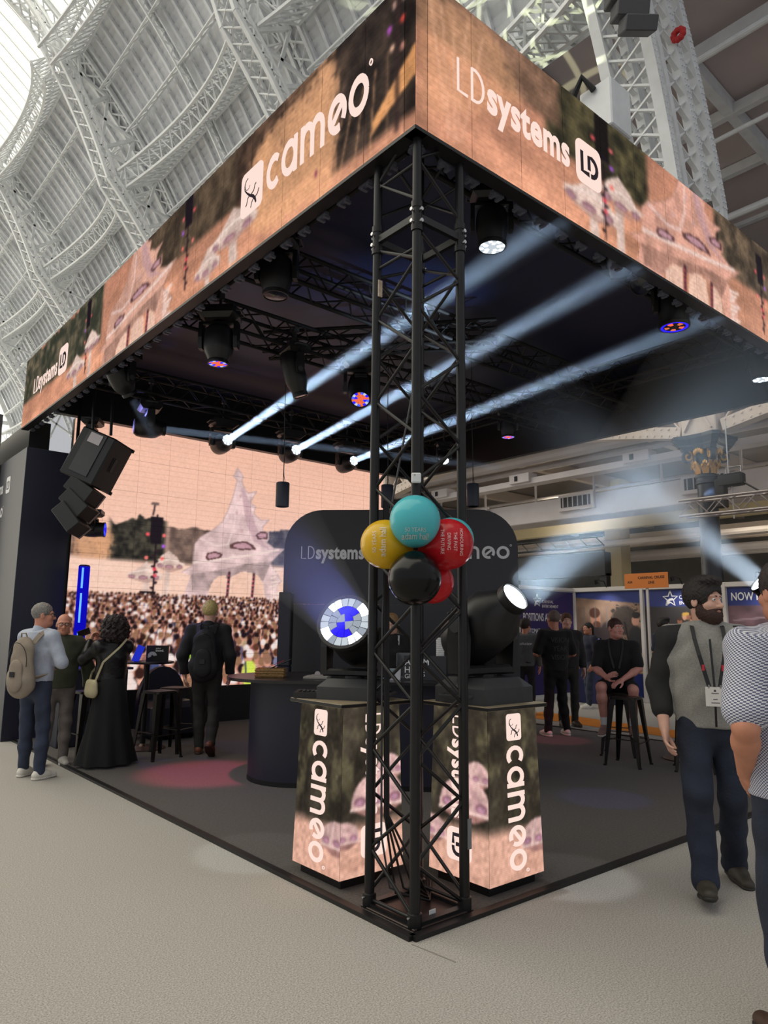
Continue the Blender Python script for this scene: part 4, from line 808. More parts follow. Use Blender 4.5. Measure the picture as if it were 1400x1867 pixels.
# ================================================================== LIGHT FIXTURES
m_body = mat('fixture_black_plastic', (24, 24, 26), 0.42, var=0.12, scale=14); m_body2 = mat('fixture_grey_plastic', (58, 59, 62), 0.5, var=0.08, scale=14)
m_glass = mat('dark_lens_glass', (30, 34, 52), 0.12, spec=0.8)
def ring_cells(parent, c, d, r, spec, depth=0.004):
    """lens of separate lit cells: spec = [(r0, r1, count, phase, [materials])]"""
    u, w, ax = basis(d)
    for (r0, r1, n, ph, ms) in spec:
        for k in range(n):
            a0 = 2*math.pi*(k+ph)/n+0.02/(r1+0.05); a1 = 2*math.pi*(k+1+ph)/n-0.02/(r1+0.05); b = MB(); pts = []
            m = 5
            for i in range(m+1): t = a0+(a1-a0)*i/m; pts.append((r1*r*math.cos(t), r1*r*math.sin(t)))
            if r0 > 0.01:
                for i in range(m+1): t = a1+(a0-a1)*i/m; pts.append((r0*r*math.cos(t), r0*r*math.sin(t)))
            else: pts.append((0, 0))
            b.prism(pts, c, u, w, ax, 0, depth); b.build('lens_cell', ms[k % len(ms)], parent)
def moving_head(label, loc, d, S=1.0, hang=True, lens=None, cells=None, group=None, long=1.0, lensr=0.8, rod=4.93):
    """base, yoke with two arms, tilting head aimed along d; hangs under loc or stands on it"""
    t = thing('moving_head_light', label, 'stage light', loc, 0, group); up = -1.0 if hang else 1.0; d = Vector(d).normalized()
    ax = Vector((-d.y, d.x, 0)); ax = ax.normalized() if ax.length > 0.05 else Vector((1, -1, 0)).normalized(); fw = Vector((ax.y, -ax.x, 0))
    R = Matrix((ax, fw, Vector((0, 0, 1)))).transposed(); hb = 0.13*S; hw = 0.20*S
    b = MB()
    lo = [(-0.20*S, -0.17*S), (0.20*S, -0.17*S), (0.23*S, 0), (0.20*S, 0.17*S), (-0.20*S, 0.17*S), (-0.23*S, 0)]
    hi = [(x*0.72, y*0.72) for x, y in lo]; n = 6
    V_ = [R @ Vector((x, y, 0)) for x, y in lo]+[R @ Vector((x, y, up*hb*0.62)) for x, y in lo]+[R @ Vector((x, y, up*hb)) for x, y in hi]; fs = []
    for j in (0, 1): fs += [(j*n+i, j*n+(i+1) % n, (j+1)*n+(i+1) % n, (j+1)*n+i) for i in range(n)]
    fs += [tuple(range(n-1, -1, -1)), tuple(range(2*n, 3*n))]; b.add(V_, [f if up > 0 else f[::-1] for f in fs]); b.build('base', m_body2 if not hang else m_body, t)
    if not hang:
        MB().box(R @ Vector((0.02*S, -0.172*S, up*hb*0.32)), (0.20*S, 0.006, 0.055*S), R).build('display', mat('display_black', (10, 10, 12), 0.2), t)
        for k in range(3): MB().lathe([(0.006*S, 0), (0.006*S, 0.004)], R @ Vector((0.06*S+0.022*S*k, -0.175*S, up*hb*0.32)), R @ Vector((0, -1, 0)), 8).build('button', m_body2, t)
    if hang and loc[2] < 4.9 and rod:
        cl = MB(); cl.tube((0, 0, 0), (0, 0, rod-loc[2]), 0.016, 8); cl.box((0, 0, rod-loc[2]), (0.07, 0.06, 0.07), ch=0.008); cl.build('clamp', m_body2, t)
    piv = Vector((0, 0, up*(hb+0.27*S))); yb = MB(); yb.box(Vector((0, 0, up*(hb+0.035*S))), (2*hw+0.03*S, 0.11*S, 0.05*S), R, 0.012*S); yb.lathe([(0.07*S, 0), (0.07*S, 0.03*S)], (0, 0, up*hb-(0.015*S if up > 0 else 0.0)), (0, 0, 1), 14); yb.build('yoke', m_body, t)
    for s in (-1, 1):
        a = MB(); pf = [(-0.055*S, 0.02*S), (0.055*S, 0.02*S), (0.065*S, 0.20*S), (0.045*S, 0.33*S), (-0.045*S, 0.33*S), (-0.065*S, 0.20*S)]
        O = ax*(s*hw); a.prism(pf, O+Vector((0, 0, up*hb)), fw, Vector((0, 0, up)), ax, -0.022*S, 0.022*S); o = a.build('yoke_arm', m_body, t); MB().lathe([(0.04*S, 0), (0.04*S, 0.008*S)], O+ax*(s*0.022*S)+piv, ax*s, 16).build('pivot_cap', m_body2, o)
        MB().path([R @ Vector((s*0.19*S, -0.1*S, up*hb*0.3)), R @ Vector((s*0.26*S, -0.08*S, up*hb*0.3)), R @ Vector((s*0.26*S, 0.08*S, up*hb*0.3)), R @ Vector((s*0.19*S, 0.1*S, up*hb*0.3))], 0.011*S, 6).build('handle', m_body2, t, 60)
    h = MB(); l = long*S; rr = 0.165*S
    h.lathe([(0.001, -0.20*l), (rr*0.7, -0.20*l), (rr*0.93, -0.16*l), (rr, -0.08*l), (rr, 0.05*l), (rr*0.94, 0.10*l), (rr*lensr*1.06, 0.19*l), (rr*lensr*1.12, 0.20*l), (rr*lensr*1.12, 0.235*l), (rr*lensr, 0.235*l), (rr*lensr, 0.225*l), (0.001, 0.225*l)], piv, d, 28); hd = h.build('head', m_body, t, 35)
    u, w, _ = basis(d)
    for k in range(3): MB().box(piv+d*(-0.1*l+0.03*l*k)+w*rr*0.99, (0.16*S, 0.008*S, 0.012*S), Matrix((u, w, d)).transposed()).build('vent_rib', m_body2, hd)
    lc = piv+d*(0.227*l)
    if cells: ring_cells(hd, lc, d, rr*lensr, cells)
    else: MB().lathe([(0.001, 0.008*S), (rr*lensr*0.5, 0.006*S), (rr*lensr*0.98, 0)], lc, d, 24).build('lens', lens or m_glass, hd, 60)
    return t, Vector(loc)+piv+d*(0.25*l)
e_white = emat('lamp_white', (240, 248, 255), 6.0); e_cool = emat('lamp_cool_white', (214, 236, 255), 4.0); e_blue = emat('lamp_blue', (40, 30, 255), 1.6); e_blue2 = emat('lamp_mid_blue', (70, 90, 250), 1.4); e_pale = emat('lamp_pale_cell', (205, 215, 222), 0.95); e_pale2 = emat('lamp_grey_cell', (168, 178, 190), 0.9)
e_red = emat('lamp_red', (255, 90, 60), 1.6); e_orange = emat('lamp_orange', (240, 120, 70), 0.9)
redblue = [(0.0, 0.34, 4, 0, [e_red, e_orange]), (0.36, 0.66, 10, 0, [e_red, e_orange, e_red, e_orange, e_blue]), (0.68, 0.98, 16, 0, [e_orange, e_blue, e_pale, e_blue2])]
bluering = [(0.0, 0.36, 4, 0, [m_glass]), (0.38, 0.70, 10, 0, [m_glass, e_orange, m_glass, e_red]), (0.80, 0.98, 18, 0, [e_blue])]
whitecells = [(0.0, 0.36, 4, 0, [e_pale]), (0.38, 0.66, 10, 0.5, [e_pale, e_cool]), (0.68, 0.98, 16, 0, [e_cool, e_pale])]
eye = [(0.0, 0.33, 4, 0.1, [e_blue, e_pale2]), (0.35, 0.64, 12, 0.2, [e_pale2, e_blue, e_blue, e_blue, e_pale2, e_pale2]), (0.665, 0.98, 20, 0, [e_pale, e_white, e_white, e_pale2, e_pale])]
# the two big heads on the pedestals
moving_head('big moving head light on left pedestal, cell lens lit white and blue', (0.36, 0.965, 1.085), (-0.62, -0.40, 0.34), 1.0, False, cells=eye, long=1.0, lensr=1.02)
moving_head('big moving head light on right pedestal beaming white to the upper right', (0.925, 0.335, 1.085), (0.03, -0.82, 0.57), 1.2, False, lens=e_white, long=1.15, lensr=0.48)
# hanging fixtures
hang = []
H_ = lambda lab, lens_at, d, S, **k: hang.append(moving_head(lab, Vector(lens_at)-Vector(d).normalized()*0.227*S*k.get('long', 1)+Vector((0, 0, (0.13+0.27)*S)), d, S, True, **k))
dn = (0.001, 0.0, -1)
H_('hanging light with red and blue cells nearest the left LED fascia', (0.58, 3.612, 4.2), dn, 0.92, cells=redblue, lensr=0.62)
H_('slim hanging light tilted sideways, next right of the red-celled light', (1.715, 3.79, 4.15), (0.30, -0.05, -0.9), 0.78, long=1.55, lensr=0.62)
H_('hanging light with orange and blue cells just left of the corner tower', (2.393, 3.546, 4.2), (-0.35, -0.45, -0.8), 0.92, cells=redblue, lensr=0.7)
H_('unlit dark hanging light high up near the left LED fascia', (0.45, 2.30, 4.42), dn, 0.85, lensr=0.75)
H_('hanging downlight glowing white just right of the corner tower', (1.229, 0.475, 4.4), dn, 0.72, cells=whitecells, lensr=0.82)
H_('hanging light with a blue lit ring under the right LED fascia', (3.634, 0.30, 4.4), dn, 0.85, cells=bluering, lensr=0.9)
H_('unlit black hanging light under the middle of the right LED fascia', (2.95, 0.42, 4.72), (0.5, 0.2, -0.6), 0.7)
H_('second unlit black light hanging under the right LED fascia', (3.25, 0.42, 4.74), (-0.6, 0.1, -0.5), 0.7)
H_('hanging white downlight at the far right edge under the right fascia', (5.75, 0.37, 4.4), dn, 0.72, cells=whitecells, lensr=0.8)
H_('small hanging light glowing red deep under the canopy', (5.85, 4.2, 4.5), dn, 0.7, cells=redblue, lensr=0.8)
H_('small white hanging spotlight deep at the back under the canopy', (5.85, 5.6, 4.36), (-0.4, -0.5, -0.7), 0.6, lens=e_white, lensr=0.7)
H_('hanging light aimed down-right at the dim left end of the canopy', (0.42, 5.6, 4.33), (0.62, 0.2, -0.7), 0.85, lens=e_cool, lensr=0.6)
BEAMS = {'P': ((1.30, 6.60, 4.26), (6.9, 5.3, 4.36)), 'G': ((2.274, 6.591, 4.28), (1.50, 0.0, 4.56)), 'H': ((3.366, 6.401, 4.28), (2.52, 0.0, 4.55)), 'I': ((4.492, 6.377, 4.28), (4.0, 0.0, 4.55))}
for k, lab in (('P', 'hanging light by the LED wall throwing a level beam to the right'), ('G', 'hanging light over the LED wall throwing the upper left beam'), ('H', 'hanging light over the LED wall throwing the middle of three beams'), ('I', 'hanging light over the LED wall throwing the lowest of three beams')):
    a, b = Vector(BEAMS[k][0]), Vector(BEAMS[k][1]); H_(lab, a, b-a, 0.88, cells=whitecells, lensr=0.55, long=1.1)
# right-hand pedestal light beyond the frame edge
tR, lensR = moving_head('moving head light at the right frame edge beaming up to the left', (5.5, 0.24, 1.50), (-0.59, 0.49, 0.64), 0.95, False, lens=e_white, long=1.3, lensr=0.75)
pd = thing('light_stand_box', 'black box under the moving head light at the right frame edge', 'plinth', (5.5, 0.30, 0.016)); MB().box((0, 0, 0.73), (0.46, 0.46, 1.46), ch=0.01).build('body', m_black, pd); MB().box((0, 0, 1.472), (0.5, 0.5, 0.02), ch=0.004).build('top', m_body2, pd)
# fixtures clamped on the left end tower
moving_head('blue-lit moving head behind the tilted loudspeaker at left', (0.55, 7.35, 4.42), (0.75, -0.5, -0.1), 0.72, True, cells=[(0, 0.98, 7, 0, [e_blue, e_blue2])], lensr=0.7, rod=5.1)
moving_head('blue-lit moving head clamped low on the left end tower', (0.62, 7.20, 3.10), (0.9, -0.5, 0.0), 0.66, True, cells=[(0, 0.45, 3, 0, [e_blue]), (0.47, 0.98, 9, 0, [e_blue, e_blue2])], lensr=0.85, rod=0); bm_ = MB(); bm_.tube((0.62, 7.20, 3.12), (0.52, 7.42, 3.12), 0.02, 8); tag(bm_.build('bracket_arm', m_truss), 'black bracket arm joining the low blue light to the end tower', 'bracket')
# ------------------------------------------------------------------ speakers
m_grille = mat('speaker_grille', (34, 33, 34), 0.6, var=0.35, scale=180)
ls = thing('line_array_subwoofer', 'large black loudspeaker cabinet hung tilted above the line array at left', 'loudspeaker', (0.52, 6.95, 3.75)); RT = Matrix.Rotation(math.radians(24), 3, Vector((0.62, 0.78, 0)).normalized()) @ Matrix.Rotation(math.radians(38), 3, 'Z')
def LB(name, c, sz, m, par, ch=0.0): return MB().box(RT @ Vector(c), sz, RT, ch).build(name, m, par)
LB('cabinet', (0, 0, 0), (0.46, 0.56, 0.70), m_body, ls, 0.02); LB('grille', (0.235, 0, 0), (0.012, 0.50, 0.64), m_grille, ls, 0.004); LB('rear_panel', (-0.235, 0, 0.03), (0.012, 0.3, 0.6), m_body2, ls); LB('input_plate', (-0.243, 0, 0.24), (0.01, 0.2, 0.14), m_alu, ls)
for z in (-0.3, 0.3):
    for y in (-0.25, 0.25): LB('corner_guard', (0.225, y, z*1.09), (0.035, 0.08, 0.05), mat('glossy_black', (14, 14, 16), 0.2), ls, 0.005)
LB('handle_recess', (0, -0.283, 0.02), (0.16, 0.006, 0.2), m_black, ls, 0.002); LB('handle_bar', (-0.02, -0.288, 0.02), (0.05, 0.012, 0.2), m_body2, ls, 0.004)
hp = MB(); hp.tube((-0.08, 0, 0.30), (-0.12, 0.0, 1.2), 0.02, 10); hp.tube((0.12, -0.12, 0.35), (0.10, -0.12, 1.2), 0.02, 10); hp.build('hanging_pole', m_truss, ls, 60)
for k in range(3):
    pz = 3.30-0.20*k; px, py = 0.38-0.045*k*(1+0.35*k), 6.93-0.02*k; tl = -24-7*k-10
    e = thing('line_array_element', ('topmost small black line array speaker under the tilted cabinet', 'middle small black line array speaker under the tilted cabinet', 'lowest small black line array speaker under the tilted cabinet')[k], 'loudspeaker', (px, py, pz), 0, 'line array elements at left')
    RK = Matrix.Rotation(math.radians(tl), 3, Vector((-0.62, -0.78, 0)).normalized()) @ Matrix.Rotation(math.radians(38), 3, 'Z')
    MB().box((0, 0, 0), (0.30, 0.42, 0.205), RK, 0.01).build('cabinet', m_body, e); MB().box(RK @ Vector((0.153, 0, 0)), (0.01, 0.40, 0.185), RK, 0.003).build('grille', m_grille, e); MB().box(RK @ Vector((0.14, -0.212, 0.0)), (0.03, 0.006, 0.2), RK).build('rigging_plate', m_alu, e)
def pendant(label, p, top):
    t = thing('pendant_speaker', label, 'loudspeaker', (p[0], p[1], p[2]-0.14), 0, 'pendant speakers')
    MB().lathe([(0.06, 0), (0.073, 0.004), (0.075, 0.012), (0.075, 0.268), (0.07, 0.278), (0.001, 0.28)], n=24).build('cabinet', mat('pendant_dark_blue', (40, 44, 58), 0.45), t, 40); MB().lathe([(0.001, 0.002), (0.062, 0.0)], n=20).build('grille', mat('pale_grille', (170, 168, 160), 0.5, var=0.3, scale=150), t)
    MB().path([(0.004, 0, 0.28), (0.01, 0.004, 0.6), (-0.006, 0.0, 1.0), (0, 0, top-p[2]+0.14)], 0.005, 6).build('cable', m_black, t, 60); MB().path([(0.03, 0, 0.28), (0.012, 0.0, 0.36), (0.008, 0.0, 0.42)], 0.003, 6).build('wire', m_black, t, 60)
pendant('slim pendant speaker hanging before the LED wall, left of the tower', (1.607, 3.934, 3.007), 4.85); pendant('slim pendant speaker hanging right of the tower by the panel wall', (3.626, 2.906, 3.119), 4.95); pendant('slim pendant speaker hanging partly hidden behind the corner tower', (2.885, 3.618, 3.107), 4.85)
tb = thing('blue_light_tube', 'tall glowing blue light column beside the left navy wall', 'light column', (0.62, 7.45, 0.016)); MB().lathe([(0.075, 0), (0.075, 2.33), (0.06, 2.345), (0.001, 2.35)], n=20).build('housing', mat('deep_blue_acrylic', (18, 16, 90), 0.2), tb, 40); u = Vector((-0.5, -0.86, 0))
for z0, z1 in ((1.1, 1.42), (1.55, 1.95), (2.02, 2.30)): MB().tube(u*0.066+Vector((0, 0, z0)), u*0.066+Vector((0, 0, z1)), 0.016, 8).build('light_strip', emat('tube_blue', (70, 120, 255), 3.0), tb)
MB().lathe([(0.0755, 0.02), (0.0755, 2.32)], n=20).build('glow_sleeve', emat('tube_glow', (16, 12, 190), 0.9), tb, 40)
cs = thing('column_speaker', 'slim dark column loudspeaker standing behind the rounded bar end', 'loudspeaker', sn(-1.75, 4.75, 0.016), math.radians(45)); MB().box((0, 0, 0.53), (0.15, 0.15, 1.06), ch=0.008).build('lower_column', m_navy, cs); MB().box((0, 0, 1.5), (0.15, 0.15, 0.875), ch=0.008).build('upper_column', m_navy, cs); MB().box((0, -0.077, 1.5), (0.12, 0.006, 0.84)).build('grille', m_grille, cs); MB().box((0, 0, 0.01), (0.34, 0.34, 0.02), ch=0.004).build('foot_plate', m_black, cs)
# ------------------------------------------------------------------ balloons
def balloon(label, c, r, col, tie, lines=None, lum=1.0, roll=0.0, tcol=(235, 235, 235), off=(0, 0)):
    """pear-shaped balloon whose neck points at the tie knot"""
    ax = (Vector(tie)-Vector(c)).normalized(); t = thing('balloon', label, 'balloon', c, 0, 'balloons on the corner tower'); pr = []
    for i in range(25):
        th = math.pi*i/24; k = math.cos(th); rr = r*math.sin(th)*(1-0.10*max(0, -k)**2); h = -r*k*(1.0 if k > 0 else 1.18); pr.append((max(rr, 0.004 if i == 24 else 0.0), h))
    MB().lathe(pr, (0, 0, 0), ax, 40).build('skin', mat('balloon_'+'_'.join(map(str, col)), col, 0.2, spec=0.3), t, 70)
    MB().lathe([(0.006, r*1.16), (0.008, r*1.2), (0.014, r*1.24), (0.010, r*1.25)], (0, 0, 0), ax, 10).build('knot', MATS['balloon_'+'_'.join(map(str, col))], t, 60)
    if lines:
        # print wrapped on the side that faces the aisle
        fc = Vector((-0.655, -0.755, 0.0)); ez = Vector((0, 0, 1)); rt = fc.cross(ez).normalized()*-1.0; rt = Vector((0.755, -0.655, 0)); ca, sa = math.cos(roll), math.sin(roll); U = rt*ca+ez*sa; Vv = ez*ca-rt*sa; mb = MB()
        for s, sz, dv, bold in lines: text_mb(mb, s, (0, 0, 0), U, Vv, fc, sz, bold, 0.9, 0, 0, 'CENTER'); n0 = len(mb.v)
        # rows: shift then project on the balloon skin
        mb2 = MB()
        for s, sz, dv, bold in lines:
            q = MB(); text_mb(q, s, U*off[0]+Vv*(dv+off[1]), U, Vv, fc, sz, bold, 0.9, 0, 0, 'CENTER'); out = []
            for v in q.v:
                v = Vector(v); a, b = v.dot(rt), v.dot(ez); d2 = max(0.0, 1-(a*a+b*b)/(r*r)); out.append(rt*a+ez*b+fc*(r*math.sqrt(d2)*1.02+0.004))
            mb2.add(out, q.f)
        mb2.build('lettering', mat('print_'+str(tcol[0])+'_'+str(tcol[1]), tcol, 0.5), t)
knot = (0.03, 0.02, 1.955)
balloon('yellow balloon with adam hall print tied to the tower', (-0.10, 0.125, 1.998), 0.135, (222, 176, 36), knot, [('50 YEARS', 0.032, 0.045, 0.0), ('adam hall', 0.047, -0.005, 0.012)], 1, math.pi/2, (225, 214, 190), (0, 0.0))
balloon('red balloon reading HONOURING THE PAST tied to the tower', (0.145, -0.115, 1.998), 0.14, (190, 30, 38), knot, [('HONOURING', 0.026, 0.045, 0.0), ('THE PAST', 0.026, 0.012, 0.0), ('DRIVING', 0.026, -0.022, 0.0), ('THE FUTURE', 0.026, -0.056, 0.0)], 1, -math.pi/2, (236, 200, 200), (0, 0.01))
balloon('teal balloon in front at the top of the balloon cluster', (-0.075, -0.09, 2.11), 0.135, (84, 190, 200), knot, [('50 YEARS', 0.03, -0.075, 0.0), ('adam hall', 0.042, -0.110, 0.012)], 1, 0, (190, 206, 204), (0, 0))
balloon('black balloon in front at the bottom of the balloon cluster', (-0.085, -0.10, 1.80), 0.14, (7, 7, 8), knot)
balloon('second teal balloon mostly hidden behind the red balloon', (0.30, 0.01, 2.045), 0.13, (84, 190, 200), (0.20, 0.02, 1.95))
balloon('second red balloon mostly hidden behind the black balloon', (0.17, 0.03, 1.80), 0.12, (190, 30, 38), (0.10, 0.06, 1.955))
# ------------------------------------------------------------------ bar stools
m_stool = mat('gunmetal_stool', (62, 58, 56), 0.36, metal=0.75, var=0.15, scale=10); m_floorpad = mat('rubber_foot', (20, 20, 20), 0.8)
def make_stool():
    t = thing('bar_stool', 'x', 'stool', (0, 0, 0), 0, 'metal bar stools'); b = MB(); b.prism(rrect(0.31, 0.31, 0.05, 5), (0, 0, 0.735), (1, 0, 0), (0, 1, 0), (0, 0, 1), 0, 0.022); b.prism(rrect(0.285, 0.285, 0.045, 5), (0, 0, 0.757), (1, 0, 0), (0, 1, 0), (0, 0, 1), 0, 0.006); b.build('seat', m_stool, t, 30)
    MB().prism(rrect(0.09, 0.03, 0.012, 4), (0, 0, 0.763), (1, 0, 0), (0, 1, 0), (0, 0, 1), 0, 0.001).build('grip_slot', m_black, t)
    for sx in (-1, 1):
        for sy in (-1, 1):
            l = MB()
            for (ax_, ay_) in ((1, 0), (0, 1)):
                tp = [Vector((sx*0.15, sy*0.15, 0.735)), Vector((sx*(0.15-0.075*ax_), sy*(0.15-0.075*ay_), 0.735))]; bt = [Vector((sx*0.205, sy*0.205, 0.016)), Vector((sx*(0.205-0.03*ax_), sy*(0.205-0.03*ay_), 0.016))]; nn = Vector((ay_*sx, ax_*sy, 0))*-0.004
                vs = [tp[0], tp[1], bt[1], bt[0]]; l.add(vs+[v+nn for v in vs], [(0, 1, 2, 3), (7, 6, 5, 4), (0, 4, 5, 1), (1, 5, 6, 2), (2, 6, 7, 3), (3, 7, 4, 0)])
            lg = l.build('leg', m_stool, t); MB().box((sx*0.198, sy*0.198, 0.008), (0.034, 0.034, 0.016), ch=0.003).build('foot', m_floorpad, lg)
    for z, w in ((0.27, 0.187), (0.30, 0.185)):
        if z < 0.29: MB().bar((-w, -w, z), (w, -w, z), 0.018, 0.01).build('foot_rail', m_stool, t); MB().bar((-w, w, z), (w, w, z), 0.018, 0.01).build('foot_rail', m_stool, t)
        else: MB().bar((-w, -w, z), (-w, w, z), 0.018, 0.01).build('foot_rail', m_stool, t); MB().bar((w, -w, z), (w, w, z), 0.018, 0.01).build('foot_rail', m_stool, t)
    return t
stool0 = make_stool(); ST = [((0.31, 5.95), 8, 'metal bar stool between the olive-jacketed man and the woman in black'), ((0.98, 5.50), 14, 'nearer of the two metal bar stools right of the woman in black'), ((1.34, 5.84), 30, 'farther metal bar stool behind the other, right of the woman in black'), ((5.06, 1.86), 12, 'empty metal bar stool in front of the seated young man'), ((5.60, 2.30), 25, 'metal bar stool carrying the seated young man'), ((5.38, 1.24), 30, 'metal bar stool right of the seated man, behind the bearded man')]
for i, ((x, y), a, lab) in enumerate(ST):
    o = stool0 if i == 0 else copy_tree(stool0); o.location = (x, y, 0.016); o.rotation_euler = (0, 0, math.radians(a)); o['label'] = lab
# ------------------------------------------------------------------ tables
def high_table(label, loc, h, r, top=m_ctop):
    t = thing('high_table', label, 'table', loc); MB().lathe([(r, h-0.025), (r+0.004, h-0.012), (r, h)], n=36).build('tabletop', top, t, 40); MB().tube((0, 0, 0.02), (0, 0, h-0.02), 0.035, 14).build('pole', m_black, t, 60); MB().lathe([(r*0.85, 0), (r*0.85, 0.012), (0.06, 0.03), (0.04, 0.06)], n=32).build('base_disc', mat('brown_metal_base', (92, 74, 70), 0.35, metal=0.6), t, 40)
high_table('round high table holding leaflets, between the woman and the blond man', (1.10, 6.22, 0.016), 1.07, 0.33); high_table('round high table beside the seated young man, black foot disc', (5.95, 1.62, 0.016), 1.05, 0.32)
lb = thing('low_bar', 'dark navy bar with purple-grey top behind the olive-jacketed man', 'counter', (0.66, 7.0, 0.016)); MB().box((0, 0, 0.47), (0.85, 0.4, 0.94), ch=0.01).build('body', m_navy, lb); MB().box((0, 0, 0.955), (0.95, 0.5, 0.03), ch=0.005).build('worktop', mat('purple_grey_top', (70, 62, 92), 0.35), lb)
for k in range(2): MB().box((0.1, -0.203, 0.35+0.3*k), (0.4, 0.006, 0.16), ch=0.002).build('shelf_opening', m_black, lb)
# armchair-like dark pouf behind table
pf = thing('dark_pouf', 'dark rounded seat back behind the round high table', 'seat', (1.72, 6.9, 0.016)); MB().box((0, 0, 0.25), (0.7, 0.6, 0.5), ch=0.08).build('seat', m_navy, pf); MB().prism([(-0.35, 0)]+[(0.35*math.cos(math.radians(a)), 0.35+0.5*math.sin(math.radians(a))) for a in range(180, -1, -15)]+[(0.35, 0)], (0, 0.27, 0.1), (1, 0, 0), (0, 0, 1), (0, -1, 0), -0.05, 0.05).build('backrest', m_navy, pf, 30)
# signs on the high table
sg = thing('table_sign', 'black box sign reading your sound on the round high table', 'sign', (1.14, 6.16, 1.086), math.radians(-40)); MB().box((0.06, 0, 0.1), (0.28, 0.03, 0.2), ch=0.002).build('board', m_black, sg)
mb = MB(); text_mb(mb, 'your', (0.04, -0.016, 0.155), (1, 0, 0), UZ, (0, -1, 0), 0.035, 0, 1); text_mb(mb, 'sound.', (0.04, -0.016, 0.125), (1, 0, 0), UZ, (0, -1, 0), 0.04, 0.01, 1); mb.build('lettering', m_pale, sg); sw = MB()
for k in range(5): sw.ribbon(arc(0.0, 0.045, 0.055-0.009*k, 10, 200, 10), 0.004, (0, -0.0155, 0.02), (1, 0, 0), UZ, (0, -1, 0), 0, 0.001)
sw.build('swirl_print', m_pale, sg)
lf2 = thing('blue_leaflet_stand', 'upright blue leaflet holder leaning on the round high table', 'leaflet holder', (0.90, 6.14, 1.086), math.radians(-30)); RB = Matrix.Rotation(math.radians(20), 3, 'Y') @ Matrix.Rotation(math.radians(0), 3, 'X'); MB().box((0.04, 0, 0.1), (0.09, 0.01, 0.21), RB, 0.002).build('holder', emat('leaflet_blue_glow', (44, 60, 230), 0.6), lf2); MB().box((0.04, 0, 0.003), (0.08, 0.06, 0.006)).build('foot', m_black, lf2)
bl = thing('blue_lamp_ball', 'small blue-lit moving head standing on the low bar', 'stage light', (0.35, 6.9, 0.986)); MB().box((0, 0, 0.04), (0.14, 0.14, 0.08), ch=0.01).build('base', m_body, bl); MB().sphere((0, 0, 0.16), 0.07).build('head', m_body, bl, 60); MB().lathe([(0.001, 0.012), (0.05, 0.0)], (0.0, -0.055, 0.16), (0, -1, 0.1), 18).build('lens', e_blue, bl)
# ------------------------------------------------------------------ things on the bar and pedestals
def on_bar(s, n): return sn(s, n, 1.03)
m_wick = mat('woven_seagrass', (150, 116, 72), 0.8, var=0.4, scale=90, bump=0.8, bscale=120)
bk = thing('basket', 'woven basket on the rounded end of the bar', 'basket', on_bar(-1.62, 3.55), math.radians(-40)); 
for (c, s) in (((0, -0.1, 0.045), (0.28, 0.012, 0.09)), ((0, 0.1, 0.045), (0.28, 0.012, 0.09)), ((-0.14, 0, 0.045), (0.012, 0.2, 0.09)), ((0.14, 0, 0.045), (0.012, 0.2, 0.09)), ((0, 0, 0.006), (0.28, 0.2, 0.012))): MB().box(c, s, ch=0.004).build('woven_side' if s[2] > 0.05 else 'woven_bottom', m_wick, bk)
for z in (0.02, 0.045, 0.07): MB().path([(-0.146, -0.107, z), (0.146, -0.107, z), (0.146, 0.107, z), (-0.146, 0.107, z), (-0.146, -0.107, z)], 0.006, 6).build('plait', m_wick, bk)
tp = thing('red_screen_tablet', 'dark tablet with red screen tilted in the woven basket', 'tablet', on_bar(-1.56, 3.60)+Vector((0, 0, 0.13)), math.radians(-40)); RB = Matrix.Rotation(math.radians(-24), 3, 'Y'); MB().box((0.03, 0, 0), (0.24, 0.15, 0.012), RB, 0.003).build('case', m_black, tp); MB().box(RB @ Vector((0.0, 0, 0.008)), (0.13, 0.11, 0.003), RB).build('screen', emat('red_screen', (150, 40, 50), 0.6), tp); MB().box(RB @ Vector((0.11, 0, 0.008)), (0.06, 0.1, 0.003), RB).build('keypad', m_body2, tp)
cbd = thing('clipboard', 'clipboard of papers lying on the bar beside the basket', 'clipboard', on_bar(-1.12, 3.48), math.radians(-45)); MB().box((0, 0, 0.012), (0.24, 0.3, 0.022), ch=0.003).build('paper_stack', mat('grey_paper', (150, 146, 140), 0.7), cbd); MB().lathe([(0.03, 0), (0.03, 0.01)], (0, 0.0, 0.04), (0, -1, 0), 14).build('clip_ring', m_alu, cbd); MB().box((0, 0, 0.03), (0.12, 0.05, 0.016), ch=0.004).build('clip', m_alu, cbd)
cp = thing('cup_stack', 'tall stack of white paper cups on the bar behind the tower', 'cups', on_bar(0.12, 3.62)); MB().lathe([(0.032, 0.0), (0.04, 0.11)], n=20).build('bottom_cup', mat('dark_blue_cup', (24, 28, 54), 0.5), cp, 40)
for k in range(9): MB().lathe([(0.040, 0.22+0.022*k), (0.043, 0.235+0.022*k), (0.041, 0.24+0.022*k), (0.001, 0.24+0.022*k)], n=20).build('cup', m_white, cp, 40)
MB().lathe([(0.036, 0.10), (0.042, 0.22)], n=20).build('cup_sleeve', mat('kraft_cup', (196, 196, 198), 0.6), cp, 40)
